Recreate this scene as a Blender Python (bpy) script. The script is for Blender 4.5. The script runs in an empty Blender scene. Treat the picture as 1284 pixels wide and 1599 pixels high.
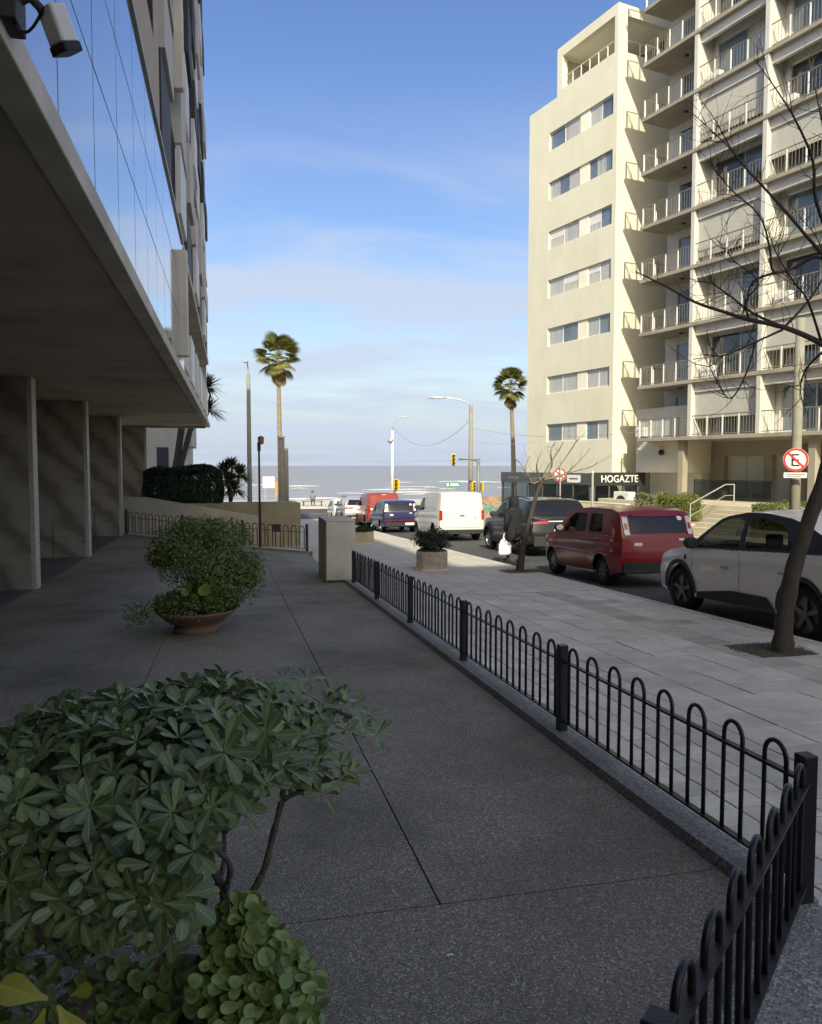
import bpy, bmesh, math, random
from mathutils import Vector, Matrix
from mathutils.geometry import tessellate_polygon
random.seed(7)
R = math.radians
scene = bpy.context.scene
COL = scene.collection

# ------------------------------------------------------------------ camera, sky, sun, exposure
F, CX, CY, EYE = 1230.0, 642.0, 799.5, 1.55          # focal length and centre in photo pixels, eye height
YAW = R(12.9)
PITCH = math.atan((CY - 727.0) / F)
cam = bpy.data.cameras.new('camera')
cam.sensor_fit = 'HORIZONTAL'; cam.sensor_width = 36.0; cam.lens = 36.0 * F / 1284.0
cam.clip_start = 0.05; cam.clip_end = 40000
cam_o = bpy.data.objects.new('camera', cam); COL.objects.link(cam_o)
cam_o.location = (0, 0, EYE); cam_o.rotation_euler = (math.pi / 2 - PITCH, 0, -YAW)
scene.camera = cam_o
SUN_EL = R(34.0)
SUN_H = Vector((-0.180, -0.984)).normalized()          # horizontal direction towards the sun (behind the camera)
w = bpy.data.worlds.new('World'); scene.world = w; w.use_nodes = True
nt = w.node_tree; nt.nodes.clear()
def wn(t, **k):
    n = nt.nodes.new(t)
    for a, b in k.items(): setattr(n, a, b)
    return n
sky = wn('ShaderNodeTexSky', sky_type='NISHITA', sun_disc=False)
sky.sun_elevation = SUN_EL; sky.sun_rotation = math.atan2(SUN_H.x, SUN_H.y)
sky.air_density = 1.0; sky.dust_density = 2.6; sky.ozone_density = 3.0
tc = wn('ShaderNodeTexCoord'); sep = wn('ShaderNodeSeparateXYZ'); nt.links.new(tc.outputs['Generated'], sep.inputs[0])
def wm(op, a, b=None, c=None):
    n = wn('ShaderNodeMath', operation=op)
    for i, v in enumerate((a, b, c)):
        if v is None: continue
        if isinstance(v, (int, float)): n.inputs[i].default_value = v
        else: nt.links.new(v, n.inputs[i])
    return n.outputs[0]
zc = wm('MAXIMUM', sep.outputs['Z'], 0.0)
den = wm('ADD', zc, 0.12)
cmb = wn('ShaderNodeCombineXYZ')
nt.links.new(wm('DIVIDE', sep.outputs['X'], den), cmb.inputs[0]); nt.links.new(wm('DIVIDE', sep.outputs['Y'], den), cmb.inputs[1])
mp = wn('ShaderNodeMapping'); mp.inputs['Scale'].default_value = (0.75, 1.25, 1); mp.inputs['Rotation'].default_value = (0, 0, R(-20)); mp.inputs['Location'].default_value = (3.1, 1.7, 0)
nt.links.new(cmb.outputs[0], mp.inputs[0])
nz = wn('ShaderNodeTexNoise'); nz.inputs['Scale'].default_value = 1.1; nz.inputs['Detail'].default_value = 7; nz.inputs['Roughness'].default_value = 0.56; nz.inputs['Distortion'].default_value = 0.35
nt.links.new(mp.outputs[0], nz.inputs[0])
rp = wn('ShaderNodeMapRange', interpolation_type='SMOOTHSTEP'); rp.inputs[1].default_value = 0.37; rp.inputs[2].default_value = 0.64
nt.links.new(nz.outputs[0], rp.inputs[0])
el = wn('ShaderNodeMapRange', interpolation_type='SMOOTHSTEP'); el.inputs[1].default_value = 0.44; el.inputs[2].default_value = 0.24
nt.links.new(zc, el.inputs[0])
cf = wm('MULTIPLY', wm('MULTIPLY', rp.outputs[0], el.outputs[0]), 0.85)
lowm = wn('ShaderNodeMapRange', interpolation_type='SMOOTHSTEP'); lowm.inputs[1].default_value = 0.22; lowm.inputs[2].default_value = 0.0; lowm.inputs[4].default_value = 0.80
nt.links.new(zc, lowm.inputs[0])
cf2 = wm('SUBTRACT', 1.0, wm('MULTIPLY', wm('SUBTRACT', 1.0, cf), wm('SUBTRACT', 1.0, lowm.outputs[0])))
mx = wn('ShaderNodeMix', data_type='RGBA'); nt.links.new(cf2, mx.inputs[0]); mx.inputs[7].default_value = (1.24, 1.55, 2.50, 1)
hs = wn('ShaderNodeHueSaturation'); hs.inputs['Hue'].default_value = 0.519; hs.inputs['Saturation'].default_value = 1.25; hs.inputs['Value'].default_value = 0.57
nt.links.new(sky.outputs[0], hs.inputs['Color']); nt.links.new(hs.outputs[0], mx.inputs[6])
bg = wn('ShaderNodeBackground'); bg.inputs[1].default_value = 0.15; nt.links.new(mx.outputs[2], bg.inputs[0])
wo = wn('ShaderNodeOutputWorld'); nt.links.new(bg.outputs[0], wo.inputs[0])
sun = bpy.data.lights.new('sun', 'SUN'); sun.energy = 2.0; sun.angle = R(0.6); sun.color = (0.95, 0.975, 1.0)
sun_o = bpy.data.objects.new('sun', sun); COL.objects.link(sun_o)
sdir = Vector((SUN_H.x * math.cos(SUN_EL), SUN_H.y * math.cos(SUN_EL), math.sin(SUN_EL)))
sun_o.rotation_euler = sdir.to_track_quat('Z', 'Y').to_euler(); sun_o.location = (0, -30, 60)
vs = scene.view_settings; vs.view_transform = 'Standard'; vs.look = 'None'; vs.gamma = 1.0; vs.use_curve_mapping = False
vs.exposure = 1.60
vs.use_white_balance = True; vs.white_balance_temperature = 8700; vs.white_balance_tint = 1
scene.render.engine = 'CYCLES'
scene.cycles.use_denoising = True
scene.cycles.max_bounces = 6; scene.cycles.transparent_max_bounces = 12; scene.cycles.caustics_reflective = False; scene.cycles.caustics_refractive = False

# ------------------------------------------------------------------ pixel -> world
FWD = Vector((math.sin(YAW) * math.cos(PITCH), math.cos(YAW) * math.cos(PITCH), -math.sin(PITCH)))
RGT = Vector((math.cos(YAW), -math.sin(YAW), 0)); UPV = RGT.cross(FWD)
def ray(x, y): return FWD + RGT * ((x - CX) / F) + UPV * ((CY - y) / F)
def at(x, y, D): return Vector((0, 0, EYE)) + ray(x, y) * D
SL = 0.0365
def road_z(Y): return -0.25 - SL * Y if Y < 54 else -0.25 - SL * 54
def pave_z(Y): return road_z(Y) + 0.12
def right_z(Y): return -SL * Y
def left_z(Y): return -SL * Y if Y < 10 else -0.365 - 0.115 * (1 - math.exp(-(Y - 10) / 3.2))
def terr_z(X, Y):
    k = min(1, max(0, (X + 3.08) / 5.08))
    return left_z(Y) * (1 - k) + right_z(Y) * k

# ------------------------------------------------------------------ materials
MATS = {}
def principled(name):
    m = bpy.data.materials.new(name); m.use_nodes = True
    MATS[name] = m
    return m, m.node_tree, m.node_tree.nodes['Principled BSDF']
def rgb(c, k=1.0): return (max(0, c[0] * k), max(0, c[1] * k), max(0, c[2] * k), 1)
def M(name, col, rough=0.6, var=0.15, scale=2.5, bump=0.0, bscale=60, metallic=0.0, spec=0.5, coat=0.0, col2=None, rand=0.0, stretch=(1, 1, 1), wear=0.0, wearcol=(0.05, 0.05, 0.04), wscale=1.2):
    if name in MATS: return MATS[name]
    m, t, p = principled(name); N = t.nodes.new; L = t.links.new
    p.inputs['Roughness'].default_value = rough; p.inputs['Metallic'].default_value = metallic
    p.inputs['Specular IOR Level'].default_value = spec; p.inputs['Coat Weight'].default_value = coat; p.inputs['Coat Roughness'].default_value = 0.06
    geo = N('ShaderNodeNewGeometry'); mpn = N('ShaderNodeMapping'); mpn.inputs['Scale'].default_value = stretch; L(geo.outputs['Position'], mpn.inputs[0])
    n1 = N('ShaderNodeTexNoise'); n1.inputs['Scale'].default_value = scale; n1.inputs['Detail'].default_value = 6; n1.inputs['Roughness'].default_value = 0.62; L(mpn.outputs[0], n1.inputs[0])
    ra = N('ShaderNodeValToRGB'); ra.color_ramp.elements[0].position = 0.3; ra.color_ramp.elements[1].position = 0.7
    ra.color_ramp.elements[0].color = rgb(col, 1 - var); ra.color_ramp.elements[1].color = rgb(col2 if col2 else col, 1 + var); L(n1.outputs[0], ra.inputs[0])
    out = ra.outputs[0]
    if wear:
        n2 = N('ShaderNodeTexNoise'); n2.inputs['Scale'].default_value = wscale; n2.inputs['Detail'].default_value = 8; n2.inputs['Roughness'].default_value = 0.7
        m2 = N('ShaderNodeMapping'); m2.inputs['Scale'].default_value = (1, 1, 0.35); m2.inputs['Location'].default_value = (7, 3, 1); L(geo.outputs['Position'], m2.inputs[0]); L(m2.outputs[0], n2.inputs[0])
        r2 = N('ShaderNodeMapRange'); r2.inputs[1].default_value = 0.48; r2.inputs[2].default_value = 0.75; r2.inputs[4].default_value = wear; L(n2.outputs[0], r2.inputs[0])
        mm = N('ShaderNodeMix'); mm.data_type = 'RGBA'; L(r2.outputs[0], mm.inputs[0]); L(out, mm.inputs[6]); mm.inputs[7].default_value = rgb(wearcol); out = mm.outputs[2]
    if rand:
        oi = N('ShaderNodeObjectInfo'); mr = N('ShaderNodeMapRange'); mr.inputs[3].default_value = 1 - rand; mr.inputs[4].default_value = 1 + rand; L(oi.outputs['Random'], mr.inputs[0])
        h = N('ShaderNodeHueSaturation'); L(mr.outputs[0], h.inputs['Value']); L(out, h.inputs['Color']); out = h.outputs[0]
    L(out, p.inputs['Base Color'])
    if bump:
        nb = N('ShaderNodeTexNoise'); nb.inputs['Scale'].default_value = bscale; nb.inputs['Detail'].default_value = 4; L(mpn.outputs[0], nb.inputs[0])
        b = N('ShaderNodeBump'); b.inputs['Strength'].default_value = bump; b.inputs['Distance'].default_value = 0.01; L(nb.outputs[0], b.inputs['Height']); L(b.outputs[0], p.inputs['Normal'])
    return m
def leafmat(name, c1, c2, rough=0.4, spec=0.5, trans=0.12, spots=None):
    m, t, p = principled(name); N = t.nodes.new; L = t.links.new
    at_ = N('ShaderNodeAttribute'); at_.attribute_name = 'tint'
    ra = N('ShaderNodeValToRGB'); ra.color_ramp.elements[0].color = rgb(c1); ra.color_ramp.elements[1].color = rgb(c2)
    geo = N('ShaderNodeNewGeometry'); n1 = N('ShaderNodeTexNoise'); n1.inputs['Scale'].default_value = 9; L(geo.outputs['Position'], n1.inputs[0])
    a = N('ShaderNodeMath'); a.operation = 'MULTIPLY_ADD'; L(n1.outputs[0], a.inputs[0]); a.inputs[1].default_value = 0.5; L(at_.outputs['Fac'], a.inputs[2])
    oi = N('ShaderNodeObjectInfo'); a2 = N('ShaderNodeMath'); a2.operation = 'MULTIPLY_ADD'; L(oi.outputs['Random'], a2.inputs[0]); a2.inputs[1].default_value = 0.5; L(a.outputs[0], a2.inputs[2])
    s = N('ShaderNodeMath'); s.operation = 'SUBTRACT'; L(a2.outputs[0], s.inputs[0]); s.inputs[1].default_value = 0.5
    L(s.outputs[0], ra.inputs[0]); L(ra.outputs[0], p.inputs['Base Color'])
    p.inputs['Roughness'].default_value = rough; p.inputs['Specular IOR Level'].default_value = spec
    if trans:
        tr = N('ShaderNodeBsdfTranslucent'); L(ra.outputs[0], tr.inputs['Color'])
        mixs = N('ShaderNodeMixShader'); mixs.inputs[0].default_value = trans; L(p.outputs[0], mixs.inputs[1]); L(tr.outputs[0], mixs.inputs[2])
        L(mixs.outputs[0], t.nodes['Material Output'].inputs['Surface'])
    return m
def glassmat(name, tint, alpha, rough=0.02):
    m, t, p = principled(name); N = t.nodes.new; L = t.links.new
    tb = N('ShaderNodeBsdfTransparent'); tb.inputs[0].default_value = rgb(tint)
    p.inputs['Base Color'].default_value = (0.01, 0.012, 0.013, 1); p.inputs['Roughness'].default_value = rough; p.inputs['Specular IOR Level'].default_value = 0.6
    ms = N('ShaderNodeMixShader'); ms.inputs[0].default_value = alpha; L(tb.outputs[0], ms.inputs[1]); L(p.outputs[0], ms.inputs[2])
    L(ms.outputs[0], t.nodes['Material Output'].inputs['Surface'])
    return m
def speckle(name, base, dark, light, scale, rough=0.8, stain=0.35, staincol=(0.035, 0.037, 0.028)):
    """exposed aggregate: pebbles of mixed colour in a cement bed, with damp stains"""
    m, t, p = principled(name); N = t.nodes.new; L = t.links.new
    geo = N('ShaderNodeNewGeometry')
    v = N('ShaderNodeTexVoronoi'); v.inputs['Scale'].default_value = scale; L(geo.outputs['Position'], v.inputs[0])
    sp = N('ShaderNodeSeparateColor'); L(v.outputs['Color'], sp.inputs[0])
    ra = N('ShaderNodeValToRGB'); cr = ra.color_ramp
    cr.elements[0].color = rgb(dark); cr.elements[1].color = rgb(light); cr.elements[1].position = 0.97
    e = cr.elements.new(0.45); e.color = rgb(base); e = cr.elements.new(0.86); e.color = rgb(base, 1.25)
    L(sp.outputs[0], ra.inputs[0])
    n = N('ShaderNodeTexNoise'); n.inputs['Scale'].default_value = 0.75; n.inputs['Detail'].default_value = 9; n.inputs['Roughness'].default_value = 0.66; L(geo.outputs['Position'], n.inputs[0])
    mr = N('ShaderNodeMapRange'); mr.inputs[1].default_value = 0.42; mr.inputs[2].default_value = 0.66; mr.inputs[4].default_value = stain; L(n.outputs[0], mr.inputs[0])
    mi = N('ShaderNodeMix'); mi.data_type = 'RGBA'; L(mr.outputs[0], mi.inputs[0]); L(ra.outputs[0], mi.inputs[6]); mi.inputs[7].default_value = rgb(staincol)
    L(mi.outputs[2], p.inputs['Base Color']); p.inputs['Roughness'].default_value = rough
    b = N('ShaderNodeBump'); b.inputs['Strength'].default_value = 0.5; b.inputs['Distance'].default_value = 0.006; L(v.outputs['Distance'], b.inputs['Height']); L(b.outputs[0], p.inputs['Normal'])
    return m

TERR = speckle('exposed aggregate concrete', (0.262, 0.232, 0.170), (0.15, 0.131, 0.094), (0.58, 0.53, 0.42), 165, stain=0.72, staincol=(0.10, 0.093, 0.055))
TKERB = speckle('aggregate kerb', (0.30, 0.29, 0.26), (0.17, 0.16, 0.145), (0.55, 0.53, 0.48), 110, stain=0.5, staincol=(0.10, 0.10, 0.085))
ASPH = speckle('asphalt', (0.060, 0.059, 0.056), (0.035, 0.035, 0.034), (0.14, 0.135, 0.125), 60, stain=0.4, staincol=(0.085, 0.08, 0.07))
TILE = M('grey pavement tile', (0.60, 0.555, 0.465), 0.75, 0.16, 3.5, 0.3, 90, rand=0.09, wear=0.6, wearcol=(0.36, 0.32, 0.255), wscale=0.9)
TILE2 = M('small ribbed tile', (0.70, 0.64, 0.53), 0.75, 0.18, 4, 0.4, 120, rand=0.12, wear=0.4, wearcol=(0.38, 0.34, 0.27), wscale=1.4)
GRAN = M('granite kerb stone', (0.55, 0.50, 0.43), 0.75, 0.2, 9, 0.3, 120, rand=0.12)
CONC = M('weathered concrete', (0.62, 0.57, 0.48), 0.85, 0.16, 1.6, 0.25, 70, wear=0.5, wearcol=(0.25, 0.225, 0.175))
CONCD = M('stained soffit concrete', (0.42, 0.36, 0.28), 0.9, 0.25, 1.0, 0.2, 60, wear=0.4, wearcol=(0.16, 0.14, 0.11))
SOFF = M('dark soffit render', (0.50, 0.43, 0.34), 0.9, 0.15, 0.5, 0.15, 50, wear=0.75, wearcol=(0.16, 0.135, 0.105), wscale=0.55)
IRON = M('black iron paint', (0.012, 0.012, 0.014), 0.42, 0.25, 20, 0.15, 150, spec=0.5)
RUST = M('dark brown iron', (0.05, 0.035, 0.028), 0.6, 0.3, 12)
CREAM = M('cream render', (0.68, 0.65, 0.53), 0.85, 0.05, 0.5, 0.12, 40, wear=0.42, wearcol=(0.54, 0.50, 0.375), wscale=0.8)
CREAMW = M('pale render reveal', (0.80, 0.76, 0.64), 0.85, 0.04, 1)
WHITE = M('off white paint', (0.56, 0.545, 0.505), 0.7, 0.05, 1.5, 0.1, 40, wear=0.22, wearcol=(0.46, 0.43, 0.37), wscale=0.8)
BROWNC = M('brown concrete slab', (0.34, 0.305, 0.25), 0.85, 0.14, 1.2, 0.2, 50, wear=0.45, wearcol=(0.16, 0.14, 0.11))
TANW = M('tan render', (0.48, 0.40, 0.31), 0.85, 0.1, 0.8, 0.15, 50)
REDW = M('red brown panel', (0.15, 0.062, 0.042), 0.8, 0.12, 1.2)
ALU = M('white aluminium', (0.70, 0.69, 0.66), 0.45, 0.04, 3)
ALUG = M('grey aluminium', (0.42, 0.42, 0.41), 0.4, 0.05, 3, metallic=0.4)
RAILM = M('bronze railing', (0.22, 0.20, 0.165), 0.5, 0.1, 3)
DGL = M('dark window glass', (0.045, 0.055, 0.065), 0.04, 0.3, 0.6, spec=0.9)
BGL = M('blue window glass', (0.13, 0.17, 0.21), 0.05, 0.3, 0.6, spec=1.0)
CUR = M('curtained glass', (0.42, 0.42, 0.40), 0.5, 0.28, 9, coat=1.0, stretch=(1, 1, 0.05))
SHUT = M('roller shutter', (0.48, 0.465, 0.425), 0.7, 0.08, 2, 0.2, 30)
MIRG = M('mirror facade glass', (0.56, 0.56, 0.58), 0.045, 0.08, 0.7, metallic=0.80)
def marble():
    m, t, p = principled('travertine slab'); N = t.nodes.new; L = t.links.new
    geo = N('ShaderNodeNewGeometry'); mpn = N('ShaderNodeMapping'); mpn.inputs['Scale'].default_value = (1, 1, 1.7); mpn.inputs['Rotation'].default_value = (0.4, 0.5, 0); L(geo.outputs['Position'], mpn.inputs[0])
    wv = N('ShaderNodeTexWave'); wv.inputs['Scale'].default_value = 0.42; wv.inputs['Distortion'].default_value = 7; wv.inputs['Detail'].default_value = 7; wv.inputs['Detail Roughness'].default_value = 0.72; wv.inputs['Detail Scale'].default_value = 1.2; L(mpn.outputs[0], wv.inputs[0])
    ra = N('ShaderNodeValToRGB'); cr = ra.color_ramp; cr.elements[0].color = (0.22, 0.178, 0.135, 1); cr.elements[1].color = (0.40, 0.34, 0.262, 1); e = cr.elements.new(0.4); e.color = (0.335, 0.28, 0.212, 1)
    L(wv.outputs[0], ra.inputs[0]); L(ra.outputs[0], p.inputs['Base Color']); p.inputs['Roughness'].default_value = 0.35
    return m
MARB = marble()
MARBE = M('pale travertine edge', (0.50, 0.47, 0.40), 0.6, 0.15, 5, stretch=(1, 1, 3))
TERRA = M('terracotta', (0.23, 0.13, 0.085), 0.8, 0.2, 6, 0.2, 60, wear=0.5, wearcol=(0.13, 0.075, 0.05))
SOIL = M('potting soil', (0.10, 0.078, 0.055), 0.95, 0.3, 20, 0.8, 60)
BARK = M('grey brown bark', (0.052, 0.043, 0.036), 0.9, 0.35, 14, 0.9, 50, stretch=(1, 1, 0.25))
BARKL = M('pale twig bark', (0.20, 0.165, 0.13), 0.9, 0.3, 14, 0.5, 50)
BARKF = M('shrub stem bark', (0.10, 0.088, 0.07), 0.9, 0.3, 30, 0.8, 90)
PALMB = M('palm trunk', (0.23, 0.175, 0.125), 0.9, 0.35, 8, 0.9, 14, stretch=(1, 1, 2.5))
LEAF_P = leafmat('pittosporum leaf', (0.046, 0.085, 0.030), (0.25, 0.335, 0.14), 0.36, 0.45, 0.12)
LEAF_J = leafmat('succulent leaf', (0.085, 0.15, 0.04), (0.31, 0.42, 0.14), 0.42, 0.4, 0.14)
LEAF_Y = leafmat('yellow green leaf', (0.22, 0.26, 0.04), (0.42, 0.40, 0.06), 0.45, 0.4, 0.2)
LEAF_B = leafmat('bowl shrub leaf', (0.062, 0.10, 0.025), (0.23, 0.295, 0.08), 0.45, 0.4, 0.15)
LEAF_L = leafmat('lobed bright leaf', (0.09, 0.16, 0.03), (0.18, 0.28, 0.065), 0.5, 0.4, 0.2)
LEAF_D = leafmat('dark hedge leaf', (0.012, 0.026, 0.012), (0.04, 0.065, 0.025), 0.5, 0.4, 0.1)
LEAF_S = leafmat('sunny hedge leaf', (0.09, 0.115, 0.03), (0.23, 0.25, 0.075), 0.6, 0.3, 0.2)
LEAF_G = leafmat('grey green leaf', (0.11, 0.13, 0.06), (0.28, 0.29, 0.16), 0.6, 0.3, 0.2)
PALML = leafmat('palm leaf', (0.075, 0.09, 0.022), (0.26, 0.25, 0.08), 0.5, 0.4, 0.2)
PALMD = leafmat('dry palm leaf', (0.20, 0.13, 0.06), (0.36, 0.25, 0.12), 0.8, 0.2, 0.1)
YUC = leafmat('sword leaf', (0.035, 0.05, 0.02), (0.13, 0.15, 0.06), 0.5, 0.4, 0.1)
GRASS = leafmat('grass blade', (0.05, 0.07, 0.018), (0.15, 0.16, 0.05), 0.7, 0.3, 0.2)
RUBBER = M('tyre rubber', (0.014, 0.014, 0.014), 0.8, 0.2, 10, 0.2, 60)
PLASTIC = M('black plastic trim', (0.022, 0.022, 0.023), 0.6, 0.15, 8)
SEAT = M('car seat fabric', (0.03, 0.03, 0.032), 0.9, 0.2, 10)
WRIM = M('alloy rim', (0.34, 0.34, 0.34), 0.35, 0.1, 5, metallic=0.7)
DRIM = M('dark rim', (0.17, 0.17, 0.17), 0.4, 0.1, 5, metallic=0.5)
CGLASS = glassmat('tinted car glass', (0.42, 0.46, 0.45), 0.35)
CGLASSD = glassmat('dark tinted car glass', (0.10, 0.11, 0.12), 0.55)
VGLASS = glassmat('veranda glass', (0.72, 0.80, 0.80), 0.30)
TLIGHT = M('tail light red', (0.32, 0.012, 0.012), 0.15, 0.1, 3, coat=1.0)
TLIGHTW = M('clear lamp lens', (0.62, 0.60, 0.60), 0.12, 0.1, 3, coat=1.0)
PLATE = M('number plate', (0.72, 0.72, 0.70), 0.5, 0.05, 3)
SIGNW = M('white sign enamel', (0.78, 0.77, 0.74), 0.5, 0.04, 3)
SIGNR = M('red sign enamel', (0.50, 0.035, 0.03), 0.5, 0.05, 3)
SIGNK = M('black sign enamel', (0.02, 0.02, 0.02), 0.5, 0.1, 3)
SIGNG = M('green sign enamel', (0.03, 0.22, 0.15), 0.5, 0.1, 3)
YEL = M('yellow signal housing', (0.62, 0.40, 0.03), 0.5, 0.1, 3)
POLEC = M('concrete pole', (0.23, 0.215, 0.175), 0.85, 0.12, 3, 0.2, 40)
POLEW = M('white pole paint', (0.66, 0.66, 0.63), 0.5, 0.06, 3)
POLEG = M('grey pole paint', (0.16, 0.17, 0.17), 0.5, 0.1, 3)
SAND = M('beach sand', (0.55, 0.48, 0.37), 0.95, 0.1, 1)
PROM = M('promenade paving', (0.50, 0.46, 0.40), 0.85, 0.1, 0.6)
BLACKS = M('dark fascia panel', (0.028, 0.029, 0.031), 0.45, 0.1, 2)
GREYS = M('grey fascia panel', (0.075, 0.08, 0.084), 0.45, 0.1, 2)
MOSSW = M('mossy rendered wall', (0.30, 0.265, 0.165), 0.9, 0.22, 1.5, 0.3, 40, wear=0.6, wearcol=(0.13, 0.125, 0.05), wscale=1.5)
BEIGE = M('beige forecourt paving', (0.52, 0.46, 0.35), 0.85, 0.1, 1.0, 0.15, 40)
CLOTH = M('black coat cloth', (0.008, 0.008, 0.010), 0.85, 0.3, 12, 0.3, 60)
CLOTH2 = M('charcoal trouser cloth', (0.014, 0.014, 0.017), 0.9, 0.3, 12, 0.3, 60)
SKIN = M('skin', (0.42, 0.26, 0.19), 0.6, 0.08, 8)
BAG = M('white plastic bag', (0.78, 0.78, 0.76), 0.5, 0.06, 6)

# ------------------------------------------------------------------ mesh helpers
class MB:
    def __init__(s): s.v = []; s.f = []; s.t = None
    def quad(s, a, b, c, d): i = len(s.v); s.v += [tuple(a), tuple(b), tuple(c), tuple(d)]; s.f.append((i, i + 1, i + 2, i + 3))
    def tri(s, a, b, c): i = len(s.v); s.v += [tuple(a), tuple(b), tuple(c)]; s.f.append((i, i + 1, i + 2))
    def poly(s, pts): i = len(s.v); s.v += [tuple(p) for p in pts]; s.f.append(tuple(range(i, i + len(pts))))
    def box(s, x0, x1, y0, y1, z0, z1, m=None):
        c = [Vector((x, y, z)) for z in (z0, z1) for x, y in ((x0, y0), (x1, y0), (x1, y1), (x0, y1))]
        if m: c = [m @ p for p in c]
        i = len(s.v); s.v += [tuple(p) for p in c]
        for f in ((0, 3, 2, 1), (4, 5, 6, 7), (0, 1, 5, 4), (1, 2, 6, 5), (2, 3, 7, 6), (3, 0, 4, 7)): s.f.append(tuple(i + k for k in f))
        return s
    def slantbox(s, x0, x1, y0, y1, zf, h):
        """box whose bottom follows zf(x,y)"""
        i = len(s.v)
        for dz in (0, h):
            for x, y in ((x0, y0), (x1, y0), (x1, y1), (x0, y1)): s.v.append((x, y, zf(x, y) + dz))
        for f in ((0, 3, 2, 1), (4, 5, 6, 7), (0, 1, 5, 4), (1, 2, 6, 5), (2, 3, 7, 6), (3, 0, 4, 7)): s.f.append(tuple(i + k for k in f))
        return s
    def tube(s, pts, rad, n=8, cap=True):
        pts = [Vector(p) for p in pts]
        if not isinstance(rad, (list, tuple)): rad = [rad] * len(pts)
        i0 = len(s.v); d = (pts[1] - pts[0]).normalized()
        a = d.orthogonal().normalized()
        for k, p in enumerate(pts):
            t = (pts[min(k + 1, len(pts) - 1)] - pts[max(k - 1, 0)]).normalized()
            a = (a - t * a.dot(t)); a = a.normalized() if a.length > 1e-6 else t.orthogonal().normalized()
            b = t.cross(a)
            for q in range(n):
                an = 2 * math.pi * q / n; s.v.append(tuple(p + (a * math.cos(an) + b * math.sin(an)) * rad[k]))
        for k in range(len(pts) - 1):
            for q in range(n):
                s.f.append((i0 + k * n + q, i0 + k * n + (q + 1) % n, i0 + (k + 1) * n + (q + 1) % n, i0 + (k + 1) * n + q))
        if cap:
            s.f.append(tuple(i0 + q for q in reversed(range(n)))); e = i0 + (len(pts) - 1) * n; s.f.append(tuple(e + q for q in range(n)))
        return s
    def lathe(s, prof, n=24, m=None, c=(0, 0, 0)):
        i0 = len(s.v); c = Vector(c)
        for r, z in prof:
            for q in range(n):
                an = 2 * math.pi * q / n; p = Vector((r * math.cos(an), r * math.sin(an), z)); p = (m @ p if m else p) + c; s.v.append(tuple(p))
        for k in range(len(prof) - 1):
            for q in range(n): s.f.append((i0 + k * n + q, i0 + k * n + (q + 1) % n, i0 + (k + 1) * n + (q + 1) % n, i0 + (k + 1) * n + q))
        return s
    def prism(s, poly, h0, h1, f):
        """poly of 2D points, extruded; f(a,b,h) -> point"""
        n = len(poly); i = len(s.v)
        for h in (h0, h1):
            for a, b in poly: s.v.append(tuple(f(a, b, h)))
        s.f.append(tuple(i + k for k in reversed(range(n)))); s.f.append(tuple(i + n + k for k in range(n)))
        for k in range(n): s.f.append((i + k, i + (k + 1) % n, i + n + (k + 1) % n, i + n + k))
        return s
    def build(s, name, mat, parent=None, smooth=False, bevel=0.0, tint=None, loc=None):
        me = bpy.data.meshes.new(name); me.from_pydata(s.v, [], s.f); me.update()
        if tint is not None or s.t is not None:
            a = me.attributes.new('tint', 'FLOAT', 'POINT'); a.data.foreach_set('value', s.t if s.t is not None else [tint] * len(s.v))
        return link(name, me, mat, parent, smooth, bevel, loc)
def link(name, me, mat, parent=None, smooth=False, bevel=0.0, loc=None):
    o = bpy.data.objects.new(name, me); COL.objects.link(o)
    if mat and not me.materials: me.materials.append(mat)
    if parent: o.parent = parent
    if loc is not None: o.location = loc
    if smooth: me.polygons.foreach_set('use_smooth', [True] * len(me.polygons))
    if bevel:
        b = o.modifiers.new('bevel', 'BEVEL'); b.width = bevel; b.segments = 2; b.limit_method = 'ANGLE'
    return o
def share(src, parent, loc=(0, 0, 0), rot=(0, 0, 0), sc=None, name=None):
    o = src.copy(); COL.objects.link(o)
    if name: o.name = name
    o.parent = parent; o.location = loc; o.rotation_euler = rot
    if sc: o.scale = sc
    return o
def tag(o, label=None, cat=None, group=None, kind=None):
    if label: o['label'] = label
    if cat: o['category'] = cat
    if group: o['group'] = group
    if kind: o['kind'] = kind
    return o
def thing(name, label, cat, loc=(0, 0, 0), rz=0.0, group=None):
    o = bpy.data.objects.new(name, None); COL.objects.link(o); o.location = loc; o.rotation_euler = (0, 0, rz); o.empty_display_size = 0.2
    return tag(o, label, cat, group)
def dup(root, label, loc, rz=None, sc=None):
    r_ = root.copy(); COL.objects.link(r_); r_.location = loc
    if rz is not None: r_.rotation_euler = (0, 0, rz)
    if sc: r_.scale = (sc, sc, sc)
    r_['label'] = label
    for ch in list(root.children):
        c = ch.copy(); COL.objects.link(c); c.parent = r_
        for g in list(ch.children):
            d = g.copy(); COL.objects.link(d); d.parent = c
    return r_
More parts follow.
